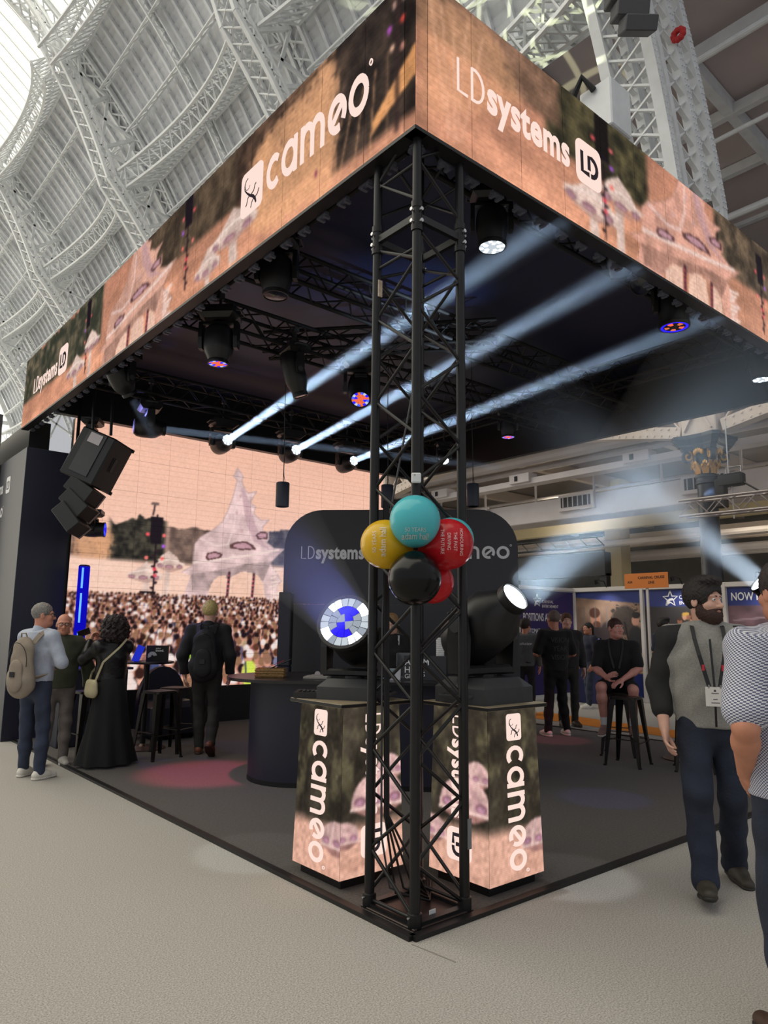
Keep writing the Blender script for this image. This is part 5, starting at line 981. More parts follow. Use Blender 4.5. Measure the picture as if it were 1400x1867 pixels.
ah = thing('acrylic_sign', 'black sign reading ADAM HALL GROUP on the bar behind the tower', 'sign', on_bar(-0.08, 3.40), math.radians(-45)); MB().box((0.05, 0, 0.12), (0.42, 0.012, 0.24), ch=0.002).build('board', m_char, ah); mb = MB(); text_mb(mb, 'ADAM', (-0.15, -0.008, 0.15), (1, 0, 0), UZ, (0, -1, 0), 0.085, 0.012, 1); text_mb(mb, 'HALL', (-0.15, -0.008, 0.075), (1, 0, 0), UZ, (0, -1, 0), 0.085, 0.012, 1); text_mb(mb, 'GROUP', (-0.15, -0.008, 0.02), (1, 0, 0), UZ, (0, -1, 0), 0.06, 0.004, 1); mb.build('lettering', m_pale, ah)
for k, (s, c) in enumerate(((-0.50, (90, 120, 190)), (-0.44, (120, 150, 200)), (-0.38, (60, 170, 180)), (-0.33, (190, 190, 200)))):
    o = MB().box((0, 0, 0.05), (0.11, 0.012, 0.09+0.01*k), Matrix.Rotation(math.radians(-25), 3, 'X'), 0.001).build('leaflet', mat('leaflet_%d' % k, c, 0.5)); o.location = on_bar(s, 3.46); o.rotation_euler = (0, 0, math.radians(-45)); tag(o, ('pale violet-blue leaflet leftmost in the row beside the ADAM HALL sign', 'light blue leaflet, second in the row beside the ADAM HALL sign', 'teal leaflet, third in the row beside the ADAM HALL sign', 'grey leaflet nearest the ADAM HALL sign')[k], 'leaflet', 'leaflets on the bar')
gb_ = thing('glass_box', 'clear acrylic box on the bar left of the paper cups', 'box', on_bar(-0.18, 3.78), math.radians(-45)); ga = mat('clear_acrylic', (120, 122, 126), 0.15, spec=0.6); MB().box((0, 0, 0.01), (0.3, 0.2, 0.02)).build('bottom', ga, gb_)
for c, s in (((0, 0.1, 0.13), (0.3, 0.006, 0.24)), ((-0.15, 0, 0.13), (0.006, 0.2, 0.24)), ((0.15, 0, 0.13), (0.006, 0.2, 0.24))): MB().box(c, s).build('pane', ga, gb_)
ctl = thing('control_box', 'small black control box at the left edge of the left pedestal', 'control box', (0.12, 1.16, 1.086), math.radians(-52)); MB().add([(-0.08, -0.05, 0), (0.08, -0.05, 0), (0.08, 0.05, 0), (-0.08, 0.05, 0), (-0.08, -0.05, 0.035), (0.08, -0.05, 0.035), (0.08, 0.05, 0.05), (-0.08, 0.05, 0.05)], [(3, 2, 1, 0), (4, 5, 6, 7), (0, 1, 5, 4), (1, 2, 6, 5), (2, 3, 7, 6), (3, 0, 4, 7)]).build('case', m_body, ctl)
for k in range(4): MB().box((-0.05+0.03*k, 0.0, 0.045), (0.016, 0.03, 0.006), ch=0.001).build('button', m_body2, ctl)
# ================================================================== PEOPLE: smooth blended solids meshed on a grid
def surfnet(F, org, vox):
    S = F < 0; c = np.zeros(tuple(n-1 for n in F.shape), np.int8)
    sl = [slice(0, -1), slice(1, None)]
    for i in (0, 1):
        for j in (0, 1):
            for k in (0, 1): c += S[sl[i], sl[j], sl[k]]
    act = (c > 0) & (c < 8); ids = np.argwhere(act)
    if len(ids) == 0: return np.zeros((0, 3)), np.zeros((0, 4), int)
    num = -np.ones(c.shape, np.int64); num[act] = np.arange(len(ids)); P = np.zeros((len(ids), 3)); W_ = np.zeros(len(ids)); I, J, K = ids.T
    for a in range(3):
        o = [(0, 0), (0, 1), (1, 0), (1, 1)]
        for (u, v) in o:
            d0 = [0, 0, 0]; d0[(a+1) % 3] = u; d0[(a+2) % 3] = v; d1 = list(d0); d1[a] = 1
            f0 = F[I+d0[0], J+d0[1], K+d0[2]]; f1 = F[I+d1[0], J+d1[1], K+d1[2]]; m = (f0 < 0) != (f1 < 0); t = np.where(m, f0/np.where(m, f0-f1, 1), 0)
            q = np.stack([np.full(len(t), float(x)) for x in d0], 1); q[:, a] += t; P[m] += q[m]; W_ += m
    P = (P/W_[:, None]+ids)*vox+org; quads = []
    for a in range(3):
        b, d = (a+1) % 3, (a+2) % 3; s0 = [slice(None)]*3; s1 = [slice(None)]*3; s0[a] = slice(0, -1); s1[a] = slice(1, None)
        ch = S[tuple(s0)] != S[tuple(s1)]; ins = S[tuple(s0)]; e = np.argwhere(ch); e = e[(e[:, b] > 0) & (e[:, d] > 0) & (e[:, b] < F.shape[b]-1) & (e[:, d] < F.shape[d]-1)]
        if len(e) == 0: continue
        def cell(db, dd): q = e.copy(); q[:, b] += db; q[:, d] += dd; return num[q[:, 0], q[:, 1], q[:, 2]]
        Q = np.stack([cell(-1, -1), cell(0, -1), cell(0, 0), cell(-1, 0)], 1); fl = ~ins[e[:, 0], e[:, 1], e[:, 2]]; Q[fl] = Q[fl][:, ::-1]; quads.append(Q)
    Q = np.concatenate(quads); Q = Q[(Q >= 0).all(1)]; return P, Q
class Blob:
    """list of rounded solids blended together"""
    def __init__(s): s.p = []
    def cap(s, a, b, ra, rb, k=0.02, flat=None): s.p.append(('c', np.array(a, float), np.array(b, float), ra, rb, k, flat)); return s
    def ell(s, c, r, k=0.02, R=None): s.p.append(('e', np.array(c, float), np.array(r, float), R, k)); return s
    def sub(s, c, r, k=0.01, R=None): s.p.append(('s', np.array(c, float), np.array(r, float), R, k)); return s
    def cut(s, pt, n): n = np.array(n, float); s.p.append(('k', np.array(pt, float), n/np.linalg.norm(n))); return s
    def mesh(s, vox, wob=None):
        lo = np.full(3, 1e9); hi = -lo
        for q in s.p:
            if q[0] == 'c': r = max(q[3], q[4]); lo = np.minimum(lo, np.minimum(q[1], q[2])-r); hi = np.maximum(hi, np.maximum(q[1], q[2])+r)
            elif q[0] == 'e': r = np.max(q[2]) if q[3] is not None else q[2]; lo = np.minimum(lo, q[1]-r); hi = np.maximum(hi, q[1]+r)
        lo -= 3*vox+0.015; hi += 3*vox+0.015; n = np.ceil((hi-lo)/vox).astype(int)+1; F = np.full(n, 0.08, np.float32); axs = [lo[i]+vox*np.arange(n[i]) for i in range(3)]
        for q in s.p:
            if q[0] == 'k':
                d = (axs[0][:, None, None]-q[1][0])*q[2][0]+(axs[1][None, :, None]-q[1][1])*q[2][1]+(axs[2][None, None, :]-q[1][2])*q[2][2]; F = np.maximum(F, d); continue
            if q[0] == 'c': r = max(q[3], q[4]); a, b = np.minimum(q[1], q[2])-r, np.maximum(q[1], q[2])+r; k = q[5]
            else: r = np.max(q[2]); a, b = q[1]-r, q[1]+r; k = q[4]
            mg = k+3*vox; i0 = np.clip(((a-mg-lo)/vox).astype(int), 0, n-1); i1 = np.clip(np.ceil((b+mg-lo)/vox).astype(int)+1, 1, n); w = tuple(slice(i0[i], i1[i]) for i in range(3))
            X = axs[0][w[0]][:, None, None]; Y = axs[1][w[1]][None, :, None]; Z = axs[2][w[2]][None, None, :]
            if q[0] == 'c':
                A, B = q[1], q[2]; D = B-A; L2 = D@D+1e-9; px, py, pz = X-A[0], Y-A[1], Z-A[2]; t = np.clip((px*D[0]+py*D[1]+pz*D[2])/L2, 0, 1); px = px-t*D[0]; py = py-t*D[1]; pz = pz-t*D[2]; rad = q[3]+(q[4]-q[3])*t
                if q[6] is not None:
                    f, ratio = q[6]; f = np.array(f, float); f /= np.linalg.norm(f); dp = px*f[0]+py*f[1]+pz*f[2]; e = dp*(1/ratio-1); px = px+f[0]*e; py = py+f[1]*e; pz = pz+f[2]*e; d = (np.sqrt(px*px+py*py+pz*pz)-rad)*max(0.6, ratio)
                else: d = np.sqrt(px*px+py*py+pz*pz)-rad
            else:
                px, py, pz = X-q[1][0], Y-q[1][1], Z-q[1][2]
                if q[3] is not None: Rm = np.array(q[3]); px, py, pz = (px*Rm[0, 0]+py*Rm[1, 0]+pz*Rm[2, 0]), (px*Rm[0, 1]+py*Rm[1, 1]+pz*Rm[2, 1]), (px*Rm[0, 2]+py*Rm[1, 2]+pz*Rm[2, 2])
                u = np.sqrt((px/q[2][0])**2+(py/q[2][1])**2+(pz/q[2][2])**2); d = (u-1)*np.min(q[2])
            if q[0] == 's':
                h = np.maximum(k-np.abs(F[w]+d), 0)/k; F[w] = np.maximum(F[w], -d)+h*h*k*0.25
            else:
                h = np.maximum(k-np.abs(F[w]-d), 0)/k; F[w] = np.minimum(F[w], d)-h*h*k*0.25
        if wob is not None: F = F+wob(axs[0][:, None, None], axs[1][None, :, None], axs[2][None, None, :]).astype(np.float32)
        return surfnet(F, lo, vox)
def join(parts): 
    Ps, Qs, Ms, o = [], [], [], 0
    for (P, Q), m in parts:
        Ps.append(P); Qs.append(Q+o); Ms.append(np.full(len(Q), m)); o += len(P)
    return np.concatenate(Ps), np.concatenate(Qs), np.concatenate(Ms)
def blob_obj(name, parts, mats, parent):
    P, Q, M = join(parts); me = grid_mesh(name, P, Q)
    for m in mats: me.materials.append(m)
    if len(me.polygons) == len(M): me.polygons.foreach_set('material_index', M.astype(np.int32))
    me.polygons.foreach_set('use_smooth', np.ones(len(me.polygons), bool)); return obj(name, me, parent)
def folds(amp, seed=0, f=1.0):
    a, b, c = seed*1.3, seed*2.1, seed*0.7
    return lambda X, Y, Z: amp*(np.sin((Z*38+np.sin(X*14*f+a)*2.2+np.sin(Y*17+b)*1.8+c)*f)*0.6+np.sin((X*30-Y*26+Z*17*f+b))*0.4)
def curls(amp, f=140): return lambda X, Y, Z: amp*(np.sin(X*f+2*np.sin(Z*f*0.4))*np.sin(Y*f*0.9+1)*np.sin(Z*f*0.8+2))
def rotz(a): c, s = math.cos(a), math.sin(a); return np.array([[c, -s, 0], [s, c, 0], [0, 0, 1]])
def rotx(a): c, s = math.cos(a), math.sin(a); return np.array([[1, 0, 0], [0, c, -s], [0, s, c]])
def roty(a): c, s = math.cos(a), math.sin(a); return np.array([[c, 0, s], [0, 1, 0], [-s, 0, c]])
def hand(B, wr, d, pn, side, curl=0.5, s=1.0, spread=0.12):
    """palm, four unequal fingers with knuckle bends and a thumb from the side; d points along the hand, pn out of the palm"""
    wr = np.array(wr, float); d = np.array(d, float); d /= np.linalg.norm(d); pn = np.array(pn, float); pn -= d*(pn@d); pn /= np.linalg.norm(pn); sd = np.cross(d, pn)*side
    pc = wr+d*0.052*s; B.ell(wr+d*0.05*s, (0.041*s, 0.050*s, 0.016*s), 0.012, np.stack([sd, d, pn], 1)); B.cap(wr-d*0.01, wr+d*0.03*s, 0.026*s, 0.027*s, 0.015, (pn, 0.72))
    for i, (o, l) in enumerate(((0.030, 0.072), (0.010, 0.080), (-0.011, 0.074), (-0.030, 0.058))):
        p = wr+d*0.088*s+sd*o*s; v = d+sd*spread*o*8; v /= np.linalg.norm(v); a = curl*(0.55+0.12*i)
        for j, fr in enumerate((0.44, 0.31, 0.25)):
            v = v*math.cos(a)+pn*math.sin(a); n_ = v-(v@sd)*sd*0; v = v/np.linalg.norm(v); q = p+v*l*fr*s; B.cap(p, q, 0.0088*s*(1-0.08*j), 0.0082*s*(1-0.08*j), 0.004); p = q; a = curl*0.8
    t0 = wr+d*0.018*s+sd*0.026*s; t1 = t0+(d*0.6+sd*0.7+pn*0.35)*0.042*s; t2 = t1+(d*0.85+sd*0.25+pn*0.45*(0.4+curl))*0.034*s; t3 = t2+(d*0.9+pn*0.5*(0.3+curl))*0.026*s
    B.cap(t0, t1, 0.014*s, 0.011*s, 0.012).cap(t1, t2, 0.0105*s, 0.010*s, 0.005).cap(t2, t3, 0.0098*s, 0.008*s, 0.004)
SKIN = lambda n, c: mat('skin_'+n, c, 0.55, var=0.06, scale=25)
def person(label, loc, face, H, pose, look, group=None, vox=0.011, hv=0.0055):
    """loc on the floor, face = facing direction (degrees), pose = joints (x right, y forward, z up, for 1.75 m), look = clothing"""
    k = H/1.75; r = thing('person', label, 'person', loc, math.radians(face-90), group); g = look.get('girth', 1.0); J = dict(pel=(0, 0, .965), wai=(0, 0.01, 1.09), che=(0, 0, 1.28), nec=(0, -.015, 1.45), hea=(0, .02, 1.622), sL=(-.185, -.01, 1.405), sR=(.185, -.01, 1.405), eL=(-.245, -.03, 1.12), eR=(.245, -.03, 1.12), wL=(-.25, .05, .875), wR=(.25, .05, .875), hL=(-.09, 0, .92), hR=(.09, 0, .92), kL=(-.10, .02, .50), kR=(.10, .02, .50), aL=(-.105, -.02, .09), aR=(.105, -.02, .09)); J.update(pose); j = {q: np.array(v, float)*k for q, v in J.items() if isinstance(v, tuple)}
    sk = SKIN(look.get('skin_name', 'a'), look.get('skin', (205, 150, 125))); hmat = mat('hair_'+look.get('hair_name', 'dark'), look.get('hair', (40, 30, 26)), 0.6, var=0.3, scale=60, bump=0.4, bscale=160)
    hy, hp = math.radians(-pose.get('hyaw', 0)), math.radians(pose.get('hpitch', 0)); Rh = rotz(hy) @ rotx(hp) @ roty(math.radians(pose.get('htilt', 0))); hc = j['hea']
    def h(p): return hc+Rh @ (np.array(p, float)*k)
    parts = []; body = Blob()
    body.ell(h((0, -.012, .035)), np.array((.076, .096, .090))*k, 0.02, Rh).ell(h((0, .022, -.035)), np.array((.062, .072, .085))*k, 0.03, Rh).ell(h((0, .062, -.088)), np.array((.030, .026, .024))*k, 0.03, Rh)
    body.ell(h((0, .030, -.075)), np.array((.052, .05, .035))*k, 0.03, Rh)
    body.cap(h((0, .086, .012)), h((0, .112, -.028)), .009*k, .0135*k, 0.012).ell(h((-.014, .1, -.032)), np.array((.009, .01, .008))*k, 0.008, Rh).ell(h((.014, .1, -.032)), np.array((.009, .01, .008))*k, 0.008, Rh)
    body.ell(h((0, .078, .030)), np.array((.055, .016, .012))*k, 0.015, Rh)
    for s in (-1, 1):
        body.sub(h((s*.031, .100, .010)), np.array((.017, .014, .011))*k, 0.01, Rh); body.ell(h((s*.045, .062, -.025)), np.array((.022, .024, .022))*k, 0.02, Rh)
        body.ell(h((s*.080, -.008, -.005)), np.array((.010, .022, .033))*k, 0.006, Rh).sub(h((s*.090, 0.0, -.002)), np.array((.006, .011, .017))*k, 0.004, Rh)
    body.cap(h((-.020, .088, -.0555)), h((.020, .088, -.0555)), .0075*k, .0075*k, 0.006)
    nb = j['nec']; body.cap(nb-np.array((0, 0, .05))*k, h((0, -.02, -.06)), .060*k*(1+(g-1)*0.4), .054*k, 0.03)
    for s_, (x, y, z) in (('L', (-1, 0, 0)), ('R', (1, 0, 0))): body.cap(nb-np.array((0, 0, .06))*k, j['s'+s_], .055*k, .045*k, 0.04)
    parts.append((body.mesh(hv), 0))
    eyes = []
    for s in (-1, 1): 
        e = Blob(); e.ell(h((s*.031, .0855, .009)), np.array((.0125, .011, .0095))*k, 0.002, Rh); parts.append((e.mesh(hv*0.6), 1)); e = Blob(); gz = pose.get('gaze', 0)*0.005; e.ell(h((s*.031+gz, .0955, .009)), np.array((.0052, .003, .0055))*k, 0.002, Rh); parts.append((e.mesh(hv*0.5), 2))
    e = Blob(); e.cap(h((-.020, .0935, -.0575)), h((.020, .0935, -.0575)), .0048*k, .0048*k, 0.004).cap(h((-.014, .0945, -.064)), h((.014, .0945, -.064)), .0052*k, .0052*k, 0.004); parts.append((e.mesh(hv*0.6), 3))
    # arms and hands
    for s_, sg in (('L', -1), ('R', 1)):
        S0, E0, W0 = j['s'+s_], j['e'+s_], j['w'+s_]; a = Blob(); ag = 1+(g-1)*0.6
        a.cap(S0, E0, .050*k*ag, .041*k*ag, 0.02).cap(E0, E0+(W0-E0)*0.35, .041*k*ag, .043*k*ag, 0.02).cap(E0+(W0-E0)*0.3, W0, .043*k*ag, .027*k*ag, 0.02)
        d = np.array(pose.get('d'+s_, tuple((W0-E0)/np.linalg.norm(W0-E0)))); pn = np.array(pose.get('p'+s_, (-sg, 0, 0)))
        hand(a, W0, d, pn, pose.get('t'+s_, 1 if s_ == 'L' else -1)*1, pose.get('c'+s_, 0.45), k*look.get('handscale', 1.0)); parts.append((a.mesh(hv), 0))
        if look.get('legs_bare'):
            b = Blob(); b.cap(j['h'+s_], j['k'+s_], .080*k, .056*k, 0.03).cap(j['k'+s_], j['k'+s_]+(j['a'+s_]-j['k'+s_])*0.3, .054*k, .057*k, 0.03).cap(j['k'+s_]+(j['a'+s_]-j['k'+s_])*0.28, j['a'+s_], .057*k, .036*k, 0.03); parts.append((b.mesh(vox), 0))
    t = Blob(); t.cap(j['wai'], j['che'], .11*k, .12*k, 0.05, ((0, 1, 0), 0.75)).cap(j['che'], nb, .11*k, .06*k, 0.05, ((0, 1, 0), 0.75)).cap(j['pel'], j['wai'], .12*k, .11*k, 0.05, ((0, 1, 0), 0.8)); parts.append((t.mesh(0.02), 0))
    blob_obj('body', parts, [sk, mat('eye_white', (226, 222, 216), 0.3), mat('eye_iris', (50, 36, 28), 0.2), mat('lip_'+look.get('skin_name', 'a'), tuple(int(v*0.86) if i == 0 else int(v*0.74) for i, v in enumerate(look.get('skin', (205, 150, 125)))), 0.5)], r)
    # hair
    st = look.get('hairstyle', 'short'); hb = Blob(); wob = curls(0.0035, 190)
    if st in ('short', 'quiff', 'crop', 'wavy'):
        th = dict(short=.014, quiff=.02, crop=.007, wavy=.02)[st]
        hb.ell(h((0, -.014, .040)), np.array((.077+th, .096+th, .090+th))*k, 0.02, Rh)
        if st == 'quiff': hb.ell(h((-.01, .062, .118)), np.array((.055, .045, .028))*k, 0.03, Rh).ell(h((.03, .03, .125)), np.array((.045, .06, .024))*k, 0.03, Rh)
        if st == 'wavy': hb.ell(h((0, .05, .112)), np.array((.06, .05, .025))*k, 0.03, Rh).ell(h((0, -.06, .04)), np.array((.07, .06, .08))*k, 0.03, Rh)
        hb.sub(h((0, .115, -.012)), np.array((.080, .078, .075))*k, 0.012, Rh)
        for s in (-1, 1): hb.sub(h((s*.095, .01, -.035)), np.array((.03, .05, .04))*k, 0.01, Rh)
        hb.cut(h((0, 0, -.065)), Rh @ np.array((0, 0.25, -1)))
    elif st == 'bun':
        hb.ell(h((0, -.014, .035)), np.array((.084, .102, .094))*k, 0.02, Rh).sub(h((0, .110, -.02)), np.array((.078, .075, .085))*k, 0.012, Rh).cut(h((0, 0, -.08)), Rh @ np.array((0, 0.3, -1)))
        if look.get('tail'): hb.cap(h((.04, -.06, -.05)), h((.085, .02, -.20)), .035*k, .022*k, 0.03).cap(h((-.03, -.07, -.05)), h((-.05, -.06, -.18)), .03*k, .02*k, 0.03)
    elif st == 'ponytail':
        hb.ell(h((0, -.014, .035)), np.array((.083, .102, .094))*k, 0.02, Rh).sub(h((0, .115, -.02)), np.array((.08, .075, .085))*k, 0.012, Rh).cut(h((0, 0, -.08)), Rh @ np.array((0, 0.3, -1))).cap(h((0, -.10, .02)), h((0, -.13, -.16)), .035*k, .02*k, 0.02)
    elif st == 'afro':
        hb.ell(h((0, -.03, .035)), np.array((.165, .16, .15))*k, 0.03, Rh).ell(h((0, -.05, -.07)), np.array((.175, .14, .13))*k, 0.05, Rh).sub(h((0, .14, -.03)), np.array((.075, .09, .09))*k, 0.02, Rh); wob = lambda X, Y, Z: curls(0.018, 70)(X, Y, Z)+curls(0.010, 140)(X, Y, Z)
    elif st == 'fringe':
        hb.ell(h((0, -.014, .035)), np.array((.081, .101, .094))*k, 0.02, Rh).sub(h((0, .110, -.06)), np.array((.085, .08, .07))*k, 0.012, Rh).cut(h((0, 0, -.1)), Rh @ np.array((0, 0.3, -1)))
    if st != 'bald' and st in ('short', 'quiff', 'crop', 'wavy', 'bun', 'ponytail', 'afro', 'fringe'): blob_obj('hair', [(hb.mesh(hv, wob), 0)], [hmat], r)
    if st == 'bald_fringe':
        hb.ell(h((0, -.016, .02)), np.array((.080, .100, .085))*k, 0.02, Rh).cut(h((0, 0, .02)), Rh @ np.array((0, 0.5, 1))).cut(h((0, .0, 0)), Rh @ np.array((0, 1, 0))).cut(h((0, 0, -.06)), Rh @ np.array((0, 0, -1))); blob_obj('hair', [(hb.mesh(hv, wob), 0)], [hmat], r)
    if look.get('beard'):
        b = Blob(); b.ell(h((0, .026, -.070)), np.array((.069, .078, .062))*k, 0.02, Rh).ell(h((0, .064, -.095)), np.array((.046, .042, .045))*k, 0.03, Rh)
        for s in (-1, 1): b.ell(h((s*.066, .012, -.035)), np.array((.012, .024, .045))*k, 0.015, Rh)
        b.cap(h((-.026, .096, -.047)), h((.026, .096, -.047)), .0085*k, .0085*k, 0.008)
        b.sub(h((0, .104, -.058)), np.array((.022, .016, .008))*k, 0.005, Rh).sub(h((0, .095, -.008)), np.array((.058, .05, .034))*k, 0.012, Rh).cut(h((0, 0, -.012)), Rh @ np.array((0, 0.35, 1))); blob_obj('beard', [(b.mesh(hv, curls(0.003, 230)), 0)], [mat('beard_'+look.get('beard_name', 'brown'), look['beard'], 0.7, var=0.3, scale=70)], r)
    if look.get('brow', True):
        b = Blob()
        for s in (-1, 1): b.cap(h((s*.014, .094, .029)), h((s*.048, .082, .031)), .0045*k, .0035*k, 0.003)
        blob_obj('eyebrows', [(b.mesh(hv*0.7), 0)], [hmat], r)
    if look.get('glasses'):
        q = MB()
        for s in (-1, 1): q.path([tuple(h((s*.034+.026*math.cos(a), .106, .008+.019*math.sin(a)))) for a in [2*math.pi*i/14 for i in range(15)]], 0.0025, 5); q.path([tuple(h((s*.06, .104, .014))), tuple(h((s*.083, .06, .014))), tuple(h((s*.084, -.01, .010)))], 0.0025, 5)
        q.path([tuple(h((-.008, .106, .012))), tuple(h((.008, .106, .012)))], 0.0025, 5); q.build('glasses', m_black, r)
    # upper garment
    if look.get('top'):
        nm, col, sl, inf = look['top'][:4]; m = look.get('topmat') or mat('cloth_%s_%s' % (nm, col), col, 0.85, var=0.10, scale=18, bump=0.25, bscale=50, fuzz=0.1); b = Blob(); hem = look.get('hem', .93)*k; fl = ((0, 1, 0), 0.72*look.get('deep', 1.0))
        hz = np.array((j['pel'][0], j['pel'][1], hem)) if not pose.get('seat') else j['pel']
        b.cap(hz, j['wai'], (.165*g+inf*0.6)*k, (.150*g+inf)*k, 0.06, fl).cap(j['wai'], j['che'], (.150*g+inf)*k, (.165*g**0.7+inf)*k, 0.06, fl).cap(j['che'], (j['sL']+j['sR'])/2-np.array((0, 0, .01))*k, (.163*g**0.7+inf)*k, (.125+inf)*k, 0.06, fl)
        b.cap((j['sL']+j['sR'])/2+np.array((0, 0, .0))*k, nb+np.array((0, 0, .005))*k, (.105+inf)*k, (.066+inf*0.4)*k, 0.05, ((0, 1, 0), 0.75)).cap(j['sL'], j['sR'], (.058+inf)*k, (.058+inf)*k, 0.05)
        if g > 1.1: b.ell(j['wai']+np.array((0, .05, -.02))*k, np.array((.15, .12, .15))*k*g**0.5, 0.06)
        if look.get('bust'): 
            for s in (-1, 1): b.ell(j['che']+np.array((s*.07, .09, -.01))*k, np.array((.065, .055, .06))*k, 0.04)
        ag = 1+(g-1)*0.6
        for s_ in 'LR':
            S0, E0, W0 = j['s'+s_], j['e'+s_], j['w'+s_]
            if sl <= 0: continue
            e1 = S0+(E0-S0)*min(1, sl/0.55); b.cap(S0, e1, (.056+inf)*k*ag, (.047+inf*1.25)*k*ag, 0.035)
            if sl > 0.55: b.cap(E0, E0+(W0-E0)*((sl-0.55)/0.45)*0.98, (.048+inf)*k*ag, (.031+inf*1.2)*k*ag, 0.03)
        if not pose.get('seat'): b.cut((0, 0, hem), (0, 0, -1))
        b.cut(nb+np.array((0, 0, .035))*k, (0, -.35, 1)); up_ = blob_obj(nm, [(b.mesh(vox, folds(look.get('fold', 0.0038), len(label))), 0)], [m], r)
        if look.get('collar'): 
            q = Blob(); q.cap(nb+np.array((0, 0, .0))*k, nb+np.array((0, .01, .05))*k, .072*k, .066*k, 0.01).cut(nb+np.array((0, .0, .045))*k, (0, .55, 1)); blob_obj('collar', [(q.mesh(0.007), 0)], [look.get('collarmat') or m], r)
        if look.get('sleevemat'):
            b = Blob()
            for s_ in 'LR':
                S0, E0, W0 = j['s'+s_], j['e'+s_], j['w'+s_]; sg = -1 if s_ == 'L' else 1; b.cap(S0, E0, (.062+inf)*k*ag, (.053+inf*1.25)*k*ag, 0.035)
                if sl > 0.55: b.cap(E0, E0+(W0-E0)*((sl-0.55)/0.45)*0.98, (.053+inf)*k*ag, (.038+inf*1.2)*k*ag, 0.03)
                b.cap(S0, nb+np.array((sg*.05, 0, -.02))*k, (.066+inf)*k, (.05+inf)*k, 0.04, ((0, 1, 0), 0.95)); b.cap(j['che']+np.array((sg*.10, .0, .04))*k, S0, (.08+inf)*k, (.064+inf)*k, 0.04, ((0, 1, 0), 1.0)) if False else None
            b.cut(nb+np.array((0, 0, .02))*k, (0, -.3, 1)); blob_obj('sleeves', [(b.mesh(vox, folds(0.004, 3)), 0)], [look['sleevemat']], r)
    # lower garment
    if look.get('legs'):
        nm, col, wd = look['legs'][:3]; m = look.get('legmat') or mat('cloth_%s_%s' % (nm, col), col if col else (40, 40, 44), 0.85, var=0.14, scale=16, bump=0.25, bscale=45)
        b = Blob(); ln = look.get('leglen', 1.0); gg_ = g**0.6
        b.cap(j['pel']+np.array((0, 0, .03))*k, (j['hL']+j['hR'])/2, .155*k*g**0.8, .155*k*gg_, 0.06, ((0, 1, 0), 0.76))
        for s_ in 'LR':
            Hh, K_, A_ = j['h'+s_], j['k'+s_], j['a'+s_]; b.cap(Hh, K_, (.088)*k*gg_*wd, .066*k*gg_*wd, 0.04)
            if ln > 0.5:
                b.cap(K_, K_+(A_-K_)*0.45, .064*k*gg_*wd, .064*k*wd, 0.03).cap(K_+(A_-K_)*0.45, A_+(A_-K_)*0.02, .063*k*wd, .052*k*wd*look.get('hemw', 1.0), 0.03)
            elif ln > 0.25: pass
        if ln <= 0.5:
            b = Blob(); b.cap(j['pel']+np.array((0, 0, .03))*k, (j['hL']+j['hR'])/2, .155*k, .155*k, 0.06, ((0, 1, 0), 0.8))
            for s_ in 'LR': b.cap(j['h'+s_], j['h'+s_]+(j['k'+s_]-j['h'+s_])*0.72, .095*k, .082*k, 0.04)
        blob_obj(nm, [(b.mesh(vox, folds(0.005, 5)), 0)], [m], r)
    if look.get('skirt'):
        col = look['skirt']; pr = [(.15, 1.02), (.175, .94), (.20, .75), (.25, .4), (.31, .12), (.33, .03)]; vs = []; fs = []; n = 48; b = MB()
        for (rad, z) in pr+[(.31, .03), (.2, .5), (.1, 1.0)]:
            for i in range(n): a = 2*math.pi*i/n; q = 1+0.09*math.sin(a*9+z*3)*(1-z)*1.1; sh = (1-z)*0.05; vs.append((math.cos(a)*rad*q*1.05*k, (math.sin(a)*rad*q*0.9-0.02)*k, z*k))
        for jx in range(len(pr)+2): fs += [(jx*n+i, jx*n+(i+1) % n, (jx+1)*n+(i+1) % n, (jx+1)*n+i) for i in range(n)]
        b.add(vs, [f[::-1] for f in fs]); b.build('skirt', mat('cloth_skirt', col, 0.8, var=0.15, scale=9), r, 80)
    # shoes
    if look.get('shoes'):
        nm, col, sole = look['shoes']
        for s_, sg in (('L', -1), ('R', 1)):
            A_ = j['a'+s_]; fd = np.array(pose.get('f'+s_, (sg*.12, 1, 0))); fd = fd/np.linalg.norm(fd); upv = np.array((0, 0, 1.0)); upv = upv-fd*(upv@fd); upv /= np.linalg.norm(upv); b = Blob(); hl = A_-fd*.035*k-upv*.045*k; to = A_+fd*.165*k-upv*.055*k
            b.cap(hl, A_+fd*.07*k-upv*.042*k, .040*k, .043*k, 0.03).cap(A_+fd*.07*k-upv*.045*k, to, .044*k, .036*k, 0.03, (upv, 0.8)).cap(A_+upv*.01*k, A_-upv*.03*k+fd*.02*k, .045*k, .046*k, 0.03); b.cut(A_-upv*.080*k, -upv); sh = blob_obj('shoe', [(b.mesh(hv*1.15), 0)], [mat('shoe_'+nm, col, 0.55)], r)
            b = Blob(); b.cap(hl-upv*.032*k, A_+fd*.05*k-upv*.076*k, .043*k, .044*k, 0.02, (upv, 0.5)).cap(A_+fd*.05*k-upv*.076*k, to-upv*.018*k, .046*k, .038*k, 0.02, (upv, 0.5)); b.cut(A_-upv*.089*k, -upv).cut(A_-upv*.062*k, upv); blob_obj('sole', [(b.mesh(hv*1.15), 0)], [mat('sole_'+nm, sole, 0.6)], sh)
    return r, j, k
